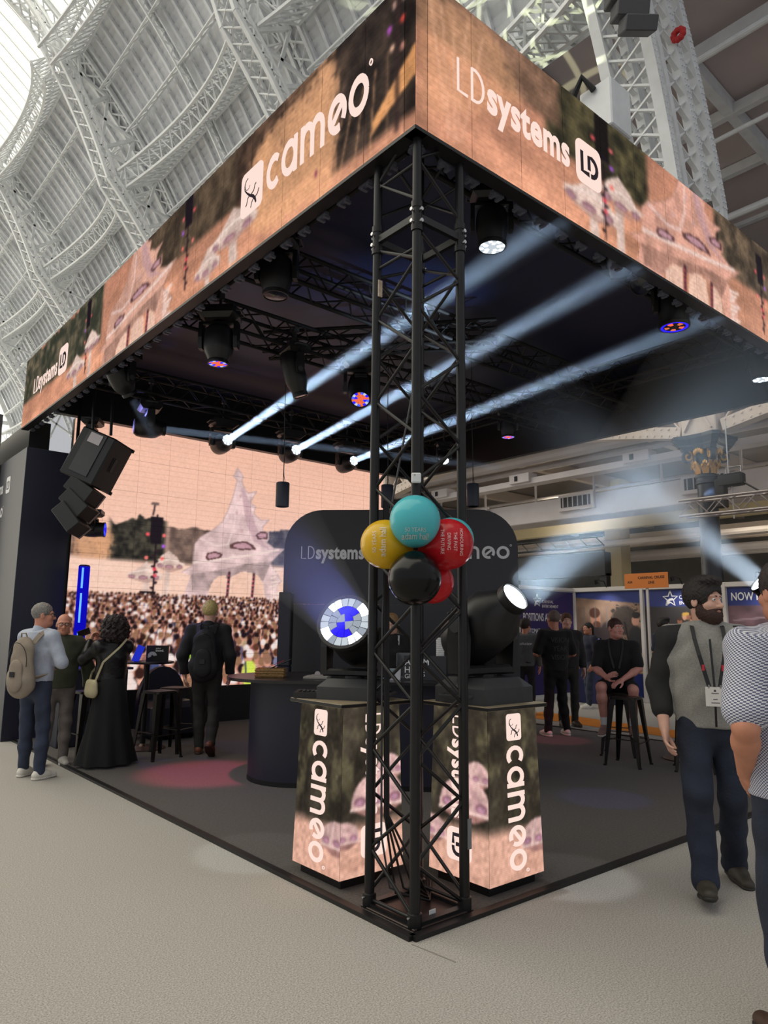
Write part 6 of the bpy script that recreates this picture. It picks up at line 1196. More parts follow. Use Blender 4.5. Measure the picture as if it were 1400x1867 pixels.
def backpack(label, r_loc, face, H, col, name, single=False, slope=0.0, off=(0, 0, 0)):
    """worn on the back: its own thing, same frame as its wearer"""
    k = H/1.75; t = thing('backpack', label, 'bag', r_loc, math.radians(face-90)); m = mat('bag_'+name, col, 0.75, var=0.08, scale=14, bump=0.2, bscale=60); b = Blob(); o = np.array(off)
    b.cap(o+np.array((0, -.235, 1.30))*k, o+np.array((0, -.245, 1.02))*k, .125*k, .155*k, 0.05, ((0, 1, 0), 0.52)).cap(o+np.array((0, -.23, .98))*k, o+np.array((0, -.23, .97))*k, .15*k, .15*k, 0.05, ((0, 1, 0), 0.5)); blob_obj('bag_body', [(b.mesh(0.01, folds(0.004, 2)), 0)], [m], t)
    b = Blob(); b.cap(o+np.array((0, -.31, 1.12))*k, o+np.array((0, -.315, .98))*k, .085*k, .10*k, 0.03, ((0, 1, 0), 0.35)); blob_obj('front_pocket', [(b.mesh(0.009), 0)], [m], t)
    for s in ((1,) if single else (-1, 1)):
        P = [(s*.08, -.20, 1.36), (s*.095, -.13, 1.45), (s*.10, -.04, 1.49), (s*.12, .07, 1.44), (s*.125, .125, 1.30), (s*.125, .10, 1.18), (s*.13, -.05, 1.04), (s*.10, -.18, 1.02)]
        q = MB(); pts = [Vector((a*k+o[0], b_*k+o[1], c*k+o[2])) for a, b_, c in P]
        for a, b_ in zip(pts[:-1], pts[1:]): q.bar(a, b_, 0.05*k, 0.012, up=((a+b_)/2-Vector((0, 0, 1.25*k))).normalized())
        q.build('strap', m, t)
    MB().path([tuple((np.array(p)*k+o)) for p in ((-.04, -.24, 1.42), (-.03, -.25, 1.46), (.03, -.25, 1.46), (.04, -.24, 1.42))], 0.008, 6).build('top_loop', m, t); MB().box(tuple(np.array((0.0, -.352, 1.06))*k+o), (.06*k, .008, .05*k)).build('patch', m_black, t)
    zz = MB(); zz.path([tuple(np.array((.125*math.cos(a), -.33+0.03*abs(math.cos(a)), 1.17+.20*math.sin(a)))*k+o) for a in [math.radians(x) for x in range(-10, 191, 20)]], 0.004, 5); zz.build('zip', m_black, t)
    return t
def lanyard(r, j, k, col=(24, 24, 26), card=True, drop=0.36, fw=0.135, red=False):
    """two ribbons from the collar to a badge, child parts of the wearer"""
    nb = j['nec']; m = mat('lanyard_%d' % col[0], col, 0.6); zc = nb[2]-drop*k; yc = nb[1]+fw*k*1.12
    for s in (-1, 1):
        q = MB(); pts = [Vector((s*.075*k+nb[0], nb[1]-.02*k, nb[2]+.05*k)), Vector((s*.082*k+nb[0], nb[1]+.105*k, nb[2]+.02*k)), Vector((s*.08*k+nb[0], nb[1]+fw*k*0.78, nb[2]-.05*k)), Vector((s*.066*k+nb[0], nb[1]+fw*k*1.0, nb[2]-.14*k)), Vector((s*.028*k+nb[0], yc, zc))]
        for a, b in zip(pts[:-1], pts[1:]): q.bar(a, b, 0.022*k, 0.003, up=(0, 1, 0.25))
        st = q.build('lanyard_ribbon', m, r)
        if red: MB().box(pts[3]*0.6+pts[4]*0.4+Vector((0, 0.004, 0)), (0.014, 0.003, 0.035)).build('ribbon_print', mat('lanyard_red', (200, 44, 60), 0.6), st)
    if card:
        c = MB().box((nb[0], yc+0.004, zc-0.055*k), (0.10*k, 0.003, 0.105*k), ch=0.001).build('badge', mat('badge_white', (226, 222, 216), 0.5), r)
        for i, (w_, dz) in enumerate(((0.05, 0.02), (0.03, -0.015), (0.06, -0.035))): MB().box((nb[0], yc+0.006, zc-0.055*k+dz), (w_*0.8, 0.001, 0.005)).build('badge_line', mat('badge_grey', (90, 88, 90), 0.6), c)
        MB().box((nb[0]-.03*k, yc+0.003, zc), (0.008, 0.006, 0.02)).build('badge_clip', m_steel, c); MB().box((nb[0]+.03*k, yc+0.003, zc), (0.008, 0.006, 0.02)).build('badge_clip', m_steel, c)
def check_mat(name, c1, c2, sc):
    if name in MATS: return MATS[name]
    m = bpy.data.materials.new(name); m.use_nodes = True; nt = m.node_tree; b = nt.nodes['Principled BSDF']; b.inputs['Roughness'].default_value = 0.85; tc = nt.nodes.new('ShaderNodeTexCoord'); ch = nt.nodes.new('ShaderNodeTexChecker'); ch.inputs['Scale'].default_value = sc; ch.inputs['Color1'].default_value = (*lin(c1), 1); ch.inputs['Color2'].default_value = (*lin(c2), 1); sx = nt.nodes.new('ShaderNodeSeparateXYZ'); nt.links.new(tc.outputs['Object'], sx.inputs[0]); at = nt.nodes.new('ShaderNodeMath'); at.operation = 'ARCTAN2'; nt.links.new(sx.outputs[0], at.inputs[0]); nt.links.new(sx.outputs[1], at.inputs[1]); mu = nt.nodes.new('ShaderNodeMath'); mu.operation = 'MULTIPLY'; mu.inputs[1].default_value = 0.21; nt.links.new(at.outputs[0], mu.inputs[0]); cx = nt.nodes.new('ShaderNodeCombineXYZ'); cx.inputs[2].default_value = 0.001; nt.links.new(mu.outputs[0], cx.inputs[0]); nt.links.new(sx.outputs[2], cx.inputs[1]); nt.links.new(cx.outputs[0], ch.inputs['Vector']); nt.links.new(ch.outputs['Color'], b.inputs['Base Color']); MATS[name] = m; return m
denim = mat('denim', (50, 58, 78), 0.85, var=0.30, scale=7, bump=0.3, bscale=60); denim2 = mat('denim_dark', (34, 41, 58), 0.85, var=0.38, scale=5, bump=0.3, bscale=60)
# --- 1 bearded man walking towards the aisle
heather = mat('heather_grey_knit', (148, 146, 140), 0.95, var=0.16, scale=120, bump=0.3, bscale=160, fuzz=0.2)
P5 = dict(hyaw=-48, hpitch=-2, gaze=1, kR=(.11, .16, .53), aR=(.10, .20, .115), fR=(.05, 1, .20), kL=(-.09, .02, .50), aL=(-.12, -.24, .10), fL=(-.25, 1, -.12), eR=(.265, -.05, 1.12), wR=(.26, .08, .885), eL=(-.265, -.02, 1.12), wL=(-.25, .06, .89), pR=(-1, .25, 0), cR=0.55, sR=(.185, -.01, 1.405), sL=(-.185, -.01, 1.405))
r, j, k = person('bearded man in grey hooded top with black sleeves walking, white badge on lanyard', (1.91, -.655, 0.0), 214, 1.87, P5, dict(skin_name='fair', skin=(218, 170, 150), hair_name='black_brown', hair=(34, 28, 26), hairstyle='quiff', beard=(58, 36, 28), beard_name='brown', girth=1.06, top=('hooded_top', (148, 146, 140), 0.80, .018), topmat=heather, sleevemat=mat('charcoal_sleeve', (40, 40, 41), 0.9, var=0.1, scale=30), collar=True, collarmat=heather, hem=.90, legs=('jeans', 0, 1.10), legmat=denim2, shoes=('dark_olive', (62, 58, 50), (40, 38, 36)), hemw=1.25), vox=0.0095, hv=0.0045)
lanyard(r, j, k, red=True, fw=0.215, drop=0.31)
zp = MB(); zp.bar((0, .158*k, 1.40*k), (0, .228*k, 1.12*k), 0.012, 0.008, (0, 1, 0)); zp.bar((0, .228*k, 1.12*k), (0, .205*k, .92*k), 0.012, 0.008, (0, 1, 0)); zp.build('zip', m_black, r)
tsh = Blob(); tsh.cap(j['nec']+np.array((0, .045, -.05))*k, j['nec']+np.array((0, .02, .0))*k, .058*k, .062*k, 0.02); blob_obj('undershirt', [(tsh.mesh(0.009), 0)], [mat('khaki_tee', (142, 138, 98), 0.9)], r)
for s in (-1, 1):
    for q in range(3): MB().box((s*.11*k, 0.24*k-0.02*q, .052*k), (0.012, 0.012, 0.05), Matrix.Rotation(0.4, 3, 'X')).build('shoe_stripe', m_white, r) if False else None
# --- 2 man in checked shirt at the right edge
ging = check_mat('gingham', (214, 214, 222), (84, 88, 116), 170)
person('man in small-checked short-sleeved shirt at the right edge, hand in pocket', (0.572, -1.662, 0), 55, 1.84, dict(eL=(-.29, -.13, 1.13), wL=(-.20, .04, .94), cL=0.8, pL=(1, 0, 0), kL=(-.11, .02, .5), aL=(-.12, -.03, .09)), dict(skin_name='tan', skin=(196, 134, 106), hair_name='dark', hairstyle='short', girth=1.16, top=('checked_shirt', (200, 200, 210), 0.44, .022), topmat=ging, hem=.86, collar=True, legs=('jeans', 0, 1.06), legmat=denim2, shoes=('brown', (70, 50, 40), (40, 34, 30))), vox=0.0095, hv=0.005)
# --- 3 man in pale blue shirt with grey backpack
L1 = (-.47, 5.24, 0); person('grey-haired man in pale blue shirt and jeans seen from behind at left', L1, 28, 1.76, dict(hyaw=42, eR=(.30, .02, 1.15), wR=(.05, .20, 1.17), dR=(-1, .15, .1), pR=(0, -1, 0), eL=(-.27, .03, 1.13), wL=(-.04, .20, 1.12), dL=(1, .15, .1), pL=(0, -1, 0), kR=(.11, .03, .5), aR=(.14, .0, .09), kL=(-.10, .02, .5), aL=(-.13, .05, .09), fL=(-.3, 1, 0)), dict(skin_name='ruddy', skin=(206, 142, 118), hair_name='grey', hair=(132, 128, 124), hairstyle='crop', glasses=True, girth=1.0, top=('shirt', (176, 184, 200), 0.97, .012), hem=.955, collar=True, legs=('jeans', 0, 1.0), legmat=denim, shoes=('white_trainer', (222, 218, 208), (216, 210, 200))), vox=0.010, hv=0.006)
backpack('grey-beige backpack on the man in the pale blue shirt', L1, 28, 1.76, (146, 134, 120), 'taupe', True, off=(0.03, 0.02, -.02))
# --- 4 man in olive jacket
person('bald man with glasses in olive jacket leaning a hand on the stool', (-.07, 5.83, 0.0), 262, 1.66, dict(hyaw=8, hpitch=-4, eR=(.40, -.06, 1.17), wR=(.22, -.02, .98), dR=(-.7, .3, -.5), pR=(-.4, 0, .6), eL=(-.32, -.05, 1.11), wL=(-.33, -.02, .86), dL=(-.6, -.1, -.35), pL=(.3, 0, -1), cL=0.35, aL=(-.10, .02, .09), aR=(.12, -.04, .09)), dict(skin_name='ruddy', hair_name='grey', hairstyle='bald_fringe', hair=(132, 128, 124), skin=(206, 142, 118), glasses=True, girth=1.06, top=('jacket', (62, 66, 50), 0.97, .022), hem=.88, collar=True, legs=('trousers', (112, 104, 100), 1.06), shoes=('grey_trainer', (170, 166, 160), (216, 214, 208))), vox=0.011, hv=0.006)
# --- 5 woman with curly hair
leather = mat('black_leather', (22, 21, 22), 0.38, var=0.2, scale=20, bump=0.35, bscale=40)
W3 = (.36, 5.42, 0.016); person('woman with dark curly hair in black leather jacket and long skirt, arms raised', W3, 98, 1.60, dict(hyaw=-12, eL=(-.27, .20, 1.24), wL=(-.12, .36, 1.46), dL=(.5, .3, .8), pL=(.5, -.4, .1), cL=0.7, eR=(.25, .24, 1.22), wR=(.07, .40, 1.43), dR=(-.4, .2, .8), pR=(-.4, -.5, 0), cR=0.7, hea=(0, .03, 1.615)), dict(skin_name='rose', skin=(216, 160, 138), hair_name='curly', hair=(34, 20, 22), hairstyle='afro', top=('leather_jacket', (22, 21, 22), 0.97, .016), topmat=leather, hem=.99, collar=True, skirt=(16, 16, 19), shoes=('black', (24, 24, 26), (200, 196, 190))), vox=0.010, hv=0.006)
ph = thing('phone', 'phone held up by the woman with curly hair', 'phone', (.15, 5.80, 1.40), math.radians(10)); MB().box((0, 0, 0.05), (0.075, 0.01, 0.15), Matrix.Rotation(math.radians(70), 3, 'Y'), 0.003).build('case', m_black, ph); MB().box((0, 0.0055, 0.05), (0.066, 0.001, 0.135), Matrix.Rotation(math.radians(70), 3, 'Y')).build('screen', mat('phone_glass', (30, 32, 40), 0.1), ph)
hb_ = thing('shoulder_bag', 'pale crossbody bag of the woman with curly hair', 'bag', W3, math.radians(8)); b = Blob(); b.cap((-.22, .06, .88), (-.22, -.06, .88), .05, .05, 0.03, ((1, 0, 0), 0.6)).cap((-.22, .05, .80), (-.22, -.05, .80), .07, .07, 0.03, ((1, 0, 0), 0.6)); blob_obj('bag_body', [(b.mesh(0.009), 0)], [mat('cream_leather', (196, 186, 150), 0.5)], hb_)
q = MB(); pts = [(-.215, -.06, .90), (-.17, -.13, 1.12), (.0, -.155, 1.28), (.10, -.12, 1.37), (.115, -.0, 1.375), (.02, .13, 1.2), (-.16, .13, 1.0), (-.215, .06, .90)]
for a, b in zip(pts[:-1], pts[1:]): q.bar(a, b, 0.022, 0.006, up=(Vector(a)-Vector((0, 0, 1.2))).normalized())
q.build('strap', MATS['cream_leather'], hb_)
# --- 6 blond man with black backpack
L4 = (1.50, 5.36, 0.016); person('blond man in black jacket walking away past the tables', L4, 54, 1.83, dict(hyaw=-4, eL=(-.27, -.09, 1.13), wL=(-.25, -.02, .90), eR=(.27, -.06, 1.12), wR=(.26, .08, .90), kL=(-.08, .10, .51), aL=(-.06, .06, .09), kR=(.10, .02, .50), aR=(.11, -.20, .16), fR=(.1, .75, -.62)), dict(skin_name='fair', skin=(218, 170, 150), hair_name='blond', hair=(196, 176, 116), hairstyle='short', top=('jacket', (26, 26, 32), 0.97, .018), hem=.90, collar=True, legs=('chinos', (44, 44, 42), 1.02), shoes=('brown_boot', (112, 62, 40), (60, 36, 28)), girth=1.02), vox=0.010, hv=0.006)
backpack('black backpack worn by the blond man', L4, 54, 1.83, (20, 20, 25), 'black', False)
# --- 7 woman behind the bar
r, j, k = person('blonde woman in black looking down behind the bar', sn(-.46, 4.72, 0.016), 232, 1.70, dict(hpitch=-22, hyaw=12, eR=(.27, .02, 1.13), wR=(.14, .28, 1.09), dR=(-.4, .9, 0), pR=(0, 0, -1), eL=(-.27, .02, 1.13), wL=(-.14, .28, 1.09), dL=(.4, .9, 0), pL=(0, 0, -1)), dict(skin_name='fair', skin=(218, 170, 150), hair_name='darkblond', hair=(150, 116, 78), hairstyle='bun', tail=True, bust=True, top=('blouse', (24, 24, 27), 0.97, .010), hem=.9, legs=('trousers', (24, 24, 27), 1.0), shoes=('black', (24, 24, 26), (200, 196, 190))), vox=0.012, hv=0.0065)
lanyard(r, j, k, (190, 190, 196), card=False)
# --- 8 person leaning behind the right light
person('brown-haired person in black with bare forearms behind the right pedestal light', sn(0.66, 4.62, 0.016), 205, 1.70, dict(hpitch=-35, che=(0, .05, 1.27), nec=(0, .07, 1.43), hea=(0, .15, 1.56), sL=(-.18, .06, 1.38), sR=(.18, .06, 1.38), eR=(.28, .12, 1.12), wR=(.10, .34, 1.08), dR=(-.8, .5, 0), pR=(0, 0, -1), eL=(-.28, .12, 1.12), wL=(-.08, .32, 1.10), dL=(.8, .5, 0), pL=(0, 0, -1)), dict(skin_name='fair', skin=(218, 170, 150), hair_name='auburn', hair=(92, 58, 40), hairstyle='short', top=('tee', (22, 22, 25), 0.46, .014), hem=.9, legs=('trousers', (24, 24, 27), 1.0), shoes=('black', (24, 24, 26), (200, 196, 190))), vox=0.012, hv=0.007)
# --- 9 man in black tee with outlined back print
r, j, k = person('man with close-cropped hair in black printed t-shirt and white trainers, seen from behind', (6.25, 3.72, 0.016), 62, 1.80, dict(hyaw=-6, eL=(-.29, .0, 1.14), wL=(-.13, .18, 1.12), dL=(.8, .6, .1), pL=(0, 0, 1), eR=(.28, .0, 1.14), wR=(.16, .2, 1.1), dR=(-.6, .7, .1), aL=(-.15, -.03, .09), aR=(.16, .02, .09)), dict(skin_name='ruddy', skin=(206, 142, 118), hair_name='greybrown', hair=(120, 104, 96), hairstyle='crop', top=('tee', (18, 18, 20), 0.46, .020), hem=.90, legs=('trousers', (20, 20, 22), 1.02), shoes=('white_trainer', (222, 218, 208), (216, 210, 200)), girth=1.04), vox=0.012, hv=0.0075)
for s, z in (('VISION', 1.30), ('YEAR', 1.18), ('VISION', 1.06)): mb = MB(); text_mb(mb, s, (0, -.168*k, z*k), (1, 0, 0), UZ, (0, -1, 0.02), 0.10*k, -0.01, 0.9, 0, 0.004, 'CENTER'); mb.build('back_print', mat('grey_print', (66, 66, 68), 0.7), r)
# --- 10, 11 people beyond him
person('brown-haired person in dark clothes facing the close-cropped man', (7.35, 4.30, 0), 235, 1.80, dict(hyaw=10), dict(skin_name='fair', skin=(218, 170, 150), hair_name='auburn', hair=(92, 58, 40), hairstyle='short', top=('jacket', (34, 32, 36), 0.97, .018), hem=.9, legs=('chinos', (44, 44, 42), 1.0), shoes=('brown', (70, 50, 40), (40, 34, 30))), vox=0.014, hv=0.0085)
r, j, k = person('dark-curly-haired person in grey printed top by the purple stand wall', (8.1, 5.75, 0), 30, 1.72, dict(hyaw=25), dict(skin_name='tan', skin=(196, 134, 106), hair_name='darkcurl', hair=(40, 32, 28), hairstyle='wavy', top=('top', (84, 90, 92), 0.97, .02), hem=.88, legs=('trousers', (30, 30, 36), 1.0), shoes=('white_trainer', (222, 218, 208), (216, 210, 200))), vox=0.014, hv=0.0085)
mb = MB(); text_mb(mb, 'cisolution', (0, -.165*k, 1.27*k), (1, 0, 0), UZ, (0, -1, 0), 0.075, 0, 1, 0, 0.004, 'CENTER'); mb.build('back_print', m_pale, r)
# --- 12 woman in navy polo and jeans
person('woman with dark ponytail in navy polo shirt and jeans at the blue stand', (9.95, 5.62, 0), 152, 1.68, dict(hyaw=-8, eL=(-.25, -.03, 1.12), wL=(-.22, .08, .88), eR=(.25, -.02, 1.12), wR=(.20, .12, .92), aL=(-.08, .1, .09), kL=(-.09, .08, .5)), dict(skin_name='tan', skin=(196, 134, 106), hair_name='black', hair=(26, 22, 24), hairstyle='ponytail', bust=True, top=('polo_shirt', (30, 36, 58), 0.45, .014), hem=.93, collar=True, legs=('jeans', 0, 1.04), legmat=denim, shoes=('white_trainer', (222, 218, 208), (216, 210, 200))), vox=0.014, hv=0.0085)
# --- 13 seated young man
r, j, k = person('seated young man in black polo shirt and shorts on the bar stool', (5.58, 2.27, 0.016), 208, 1.80, dict(seat=True, pel=(0, 0, .86), wai=(0, .03, .98), che=(0, .06, 1.16), nec=(0, .08, 1.33), hea=(0, .13, 1.50), sL=(-.19, .07, 1.285), sR=(.19, .07, 1.285), hL=(-.09, .03, .84), hR=(.09, .03, .84), kL=(-.19, .42, .80), kR=(.17, .42, .82), aL=(-.17, .34, .37), aR=(.15, .36, .37), fL=(-.2, 1, -.1), fR=(.2, 1, -.1), eL=(-.25, .14, 1.03), wL=(-.06, .36, .90), dL=(.6, .6, -.3), pL=(.3, 0, -1), eR=(.25, .16, 1.02), wR=(.10, .40, .93), dR=(-.5, .5, .3), pR=(-1, 0, 0), hyaw=-38), dict(skin_name='pinkish', skin=(214, 150, 136), hair_name='auburn_dark', hair=(64, 36, 30), hairstyle='fringe', top=('polo_shirt', (20, 20, 24), 0.45, .018), hem=.8, collar=True, legs=('shorts', (22, 22, 26), 1.0), leglen=0.4, legs_bare=True, shoes=('checked_trainer', (150, 120, 112), (226, 220, 214))), vox=0.010, hv=0.006)
lanyard(r, j, k, (30, 30, 34), card=False, drop=0.3); so = Blob()
for s_ in 'LR': so.cap(j['a'+s_]+np.array((0, 0, .01)), j['a'+s_]+(j['k'+s_]-j['a'+s_])*0.22, .044*k, .045*k, 0.02)
blob_obj('socks', [(so.mesh(0.01), 0)], [m_white], r)
# --- 14 bearded man in navy polo at the blue stand
person('bearded man in navy polo shirt standing before the stage poster', (10.45, 4.30, 0), 255, 1.76, dict(hyaw=-35, eL=(-.25, .0, 1.13), wL=(-.1, .24, 1.06), dL=(.8, .5, 0), eR=(.25, .0, 1.13), wR=(.1, .24, 1.06), dR=(-.8, .5, 0)), dict(skin_name='tan', skin=(196, 134, 106), hair_name='black', hair=(26, 22, 24), hairstyle='quiff', beard=(40, 28, 24), beard_name='dark', top=('polo_shirt', (30, 36, 58), 0.45, .016), hem=.9, collar=True, legs=('trousers', (30, 30, 36), 1.0), shoes=('black', (24, 24, 26), (200, 196, 190))), vox=0.014, hv=0.0085)
# ================================================================== EXHIBITION STAND BEYOND THE AISLE
stw = struct_empty('wall_stand', (0, 0, 0)); m_shell = mat('white_shell_frame', (214, 208, 204), 0.5)
def poster(name, cv, place, parent, m=None):
    return pic_panel(name, cv, cv.linear(), 0, cv.nx-1, 0, cv.nz-1, place, m or picmat('stand_print', False), parent, 0)
PX = 11.9
MB().box((PX+0.03, 4.4, 1.22), (0.04, 6.0, 2.42)).build('back_panel', m_white, stw); MB().box((10.9, 7.34, 1.22), (2.1, 0.04, 2.42)).build('side_panel', m_white, stw)
for y in (7.3, 5.55, 3.75, 1.95): MB().box((PX-0.02, y, 1.25), (0.07, 0.07, 2.5), ch=0.006).build('post', m_shell, stw)
MB().bar((PX-0.02, 1.4, 2.46), (PX-0.02, 7.35, 2.46), 0.05, 0.09).build('top_rail', m_shell, stw); MB().bar((8.6, 7.3, 2.46), (PX, 7.3, 2.46), 0.05, 0.07).build('top_rail', m_shell, stw); MB().bar((9.0, 1.4, 2.46), (9.0, 7.3, 2.46), 0.05, 0.08).build('top_rail', m_shell, stw) if False else None
navy = (46, 58, 122); purp = (52, 42, 104)
# side panel: job notice on violet blue
cv = Canvas(9.9, 11.86, 0.1, 2.4, 0.05); cv.C[:] = purp; sp = poster('notice_print', cv, lambda a, b: np.stack([a, np.full_like(a, 7.315), b], 1), stw)
def star(mb, O, U, Vv, N, s):
    pts = []
    for i in range(10): a = math.radians(90+36*i); q = s if i % 2 == 0 else s*0.42; pts.append((q*math.cos(a), q*math.sin(a)))
    mb.ribbon(pts+[pts[0]], s*0.16, O, U, Vv, N, 0, 0.004); mb.ribbon([(-s*0.55, -s*0.75), (-s*0.1, -s*0.1), (s*0.35, -s*0.05)], s*0.3, O, U, Vv, N, 0, 0.004)
mb = MB(); Ox = Vector((0, 7.31, 0)); Us, Ns = Vector((1, 0, 0)), Vector((0, -1, 0))
star(mb, Ox+Vector((10.48, 0, 2.17)), Us, UZ, Ns, 0.15); text_mb(mb, 'CARNIVAL', Ox+Vector((10.66, 0, 2.12)), Us, UZ, Ns, 0.10, 0.0, 0.9); text_mb(mb, 'ENTERTAINMENT', Ox+Vector((10.66, 0, 2.02)), Us, UZ, Ns, 0.09, 0.01, 0.85)
text_mb(mb, 'POSITIONS AVAILABLE', Ox+Vector((9.98, 0, 1.72)), Us, UZ, Ns, 0.24, 0.018, 0.62); text_mb(mb, '- AUTOMATION', Ox+Vector((10.0, 0, 1.45)), Us, UZ, Ns, 0.14, 0.012, 0.75); text_mb(mb, '- TECHNICIANS', Ox+Vector((10.0, 0, 1.2)), Us, UZ, Ns, 0.14, 0.012, 0.75); mb.build('lettering', m_pale, stw)
# craft poster (left of the white post)
def face_y(xo): return lambda a, b: np.stack([np.full_like(a, xo), a, b], 1)
cv = Canvas(5.6, 7.28, 0.1, 2.4, 0.02); X, Z = cv.X, cv.Z; cv.C[:] = (150, 122, 104); cv.C *= (0.7+0.6*fbm(X*3, Z*3, 5)[..., None]); cv.poly([(5.5, 0.1), (5.5, 1.3), (6.3, 1.25), (6.3, 0.1)], (196, 160, 118), 1, tex(3, 5, 0.7, 1.2))
cv.ell(6.0, 1.75, 0.35, 0.35, (52, 46, 44), 0.8); cv.C[(fbm(X*22, Z*22, 8) > 0.62) & (X < 6.35) & (Z > 1.2)] = (60, 54, 52); cv.ell(6.85, 1.2, 0.42, 0.55, (70, 60, 62)); cv.ell(6.45, 1.3, 0.25, 0.45, (72, 62, 64)); cv.ell(6.75, 1.78, 0.15, 0.19, (206, 150, 126)); cv.ell(6.77, 1.92, 0.16, 0.13, (92, 60, 48)); cv.ell(6.72, 1.66, 0.11, 0.08, (116, 76, 62)); cv.ell(6.9, 1.13, 0.16, 0.09, (206, 156, 134)); cv.ell(7.1, 1.2, 0.1, 0.07, (206, 156, 134)); cv.ell(5.74, 1.74, 0.10, 0.13, (196, 146, 126)); cv.ell(5.72, 1.86, 0.11, 0.08, (40, 36, 38)); cv.ell(5.74, 1.3, 0.22, 0.36, (44, 42, 46)); cv.line([(6.1, 1.7), (6.3, 0.6)], 0.03, (40, 36, 36)); cv.line([(6.0, 1.7), (5.8, 0.6)], 0.03, (40, 36, 36))
for k in range(6): cv.line([(7.2-0.15*k, 2.05), (7.2-0.15*k, 1.6)], 0.02, (120, 120, 124), 0.6)
cv.blend(np.clip((Z-2.10-0.1*(X-5.6))*30, 0, 1), navy); cv.blend(np.clip((0.62-Z)*30, 0, 1), (36, 46, 112)); poster('craft_poster', cv, face_y(PX), stw)
# team poster (right of the post)
cv = Canvas(3.8, 5.5, 0.1, 2.4, 0.02); X, Z = cv.X, cv.Z; cv.C[:] = (52, 50, 52); cv.poly([(3.8, 0.1), (3.8, 0.75), (5.5, 0.75), (5.5, 0.1)], (92, 76, 70)); cv.poly([(4.95, 1.2), (5.2, 1.5), (5.25, 1.2)], (222, 210, 196)); rr_ = random.Random(3)
for q in range(16): x = 3.95+rr_.random()*0.85; z = 1.35+0.55*rr_.random(); cv.ell(x, z-0.17, 0.10, 0.15, rr_.choice([(40, 38, 40), (58, 52, 50), (96, 84, 70)])); cv.ell(x, z, 0.055, 0.075, rr_.choice([(206, 150, 122), (150, 98, 76), (190, 140, 116)])); cv.ell(x, z+0.05, 0.055, 0.04, rr_.choice([(40, 30, 28), (190, 150, 70), (70, 46, 38)]))
cv.blend(np.clip((Z-2.02)*30, 0, 1), navy); poster('team_poster', cv, face_y(PX), stw)
cv = Canvas(1.9, 3.7, 0.1, 2.4, 0.025); X, Z = cv.X, cv.Z; cv.C[:] = (110, 84, 92); cv.C *= (0.6+0.7*fbm(X*3, Z*4, 15)[..., None])
for k in range(4): cv.line([(1.9, 1.9-0.16*k), (3.6, 1.75-0.2*k)], 0.02, (170, 150, 160), 0.7)
cv.ell(3.3, 1.15, 0.35, 0.14, (190, 160, 160)); cv.ell(2.6, 1.4, 0.45, 0.3, (60, 50, 62)); cv.ell(2.2, 1.2, 0.3, 0.3, (190, 90, 80)); cv.blend(np.clip((Z-2.02)*30, 0, 1), navy); poster('stage_poster', cv, face_y(PX), stw)
mb = MB(); Uy, Ny = Vector((0, -1, 0)), Vector((-1, 0, 0)); star(mb, (PX-0.004, 4.90, 2.20), Uy, UZ, Ny, 0.17); text_mb(mb, 'CARNIVAL', (PX-0.004, 4.70, 2.19), Uy, UZ, Ny, 0.12, 0.0, 0.9); text_mb(mb, 'ENTERTAINMENT', (PX-0.004, 4.70, 2.08), Uy, UZ, Ny, 0.10, 0.01, 0.85); text_mb(mb, 'NOW HIRING!', (PX-0.004, 3.62, 2.14), Uy, UZ, Ny, 0.22, 0.015, 0.75); mb.build('lettering', m_pale, stw)
sgn = thing('stand_sign', 'orange stand sign reading A34 CARNIVAL CRUISE LINE', 'sign', (11.0, 4.93, 0)); MB().box((0, 0, 2.545), (0.012, 0.97, 0.31), ch=0.002).build('board', mat('orange_board', (214, 124, 52), 0.55), sgn); MB().box((0.04, 0, 1.2), (0.04, 0.05, 2.4), ch=0.004).build('post', m_shell, sgn)
mb = MB(); m_ink = mat('ink_dark', (40, 32, 28), 0.6)
for s, y, z, sz in (('A34', 0.36, 2.50, 0.07), ('CARNIVAL CRUISE', -0.12, 2.58, 0.075), ('LINE', -0.12, 2.48, 0.075)): text_mb(mb, s, (-0.008, y, z), Uy, UZ, Ny, sz, 0.02, 0.95, 0, 0.001, 'CENTER')
mb.build('lettering', m_ink, sgn)
# displays and dark furniture on the stand
for i, (x, y, lab) in enumerate(((11.0, 6.1, 'dark blue counter with a lit screen behind the woman in the polo shirt'), (11.1, 3.3, 'dark counter of the blue stand behind the bearded walker'))):
    t = thing('stand_counter', lab, 'counter', (x, y, 0)); MB().box((0, 0, 0.48), (0.5, 0.9, 0.96), ch=0.01).build('body', mat('stand_blue', (30, 36, 84), 0.5), t); MB().box((0, 0, 0.975), (0.56, 0.96, 0.03), ch=0.004).build('worktop', m_black, t)
    if i == 0: sc_ = thing('stand_monitor', 'small lit monitor on the dark blue counter of the far stand', 'monitor', (x, y+0.15, 0.99)); MB().box((0, 0, 0.24), (0.04, 0.42, 0.28), ch=0.004).build('case', m_black, sc_); MB().box((-0.022, 0, 0.24), (0.004, 0.38, 0.24)).build('screen', emat('monitor_glow', (120, 130, 190), 0.6), sc_); MB().box((0, 0, 0.05), (0.1, 0.1, 0.1)).build('foot', m_black, sc_)
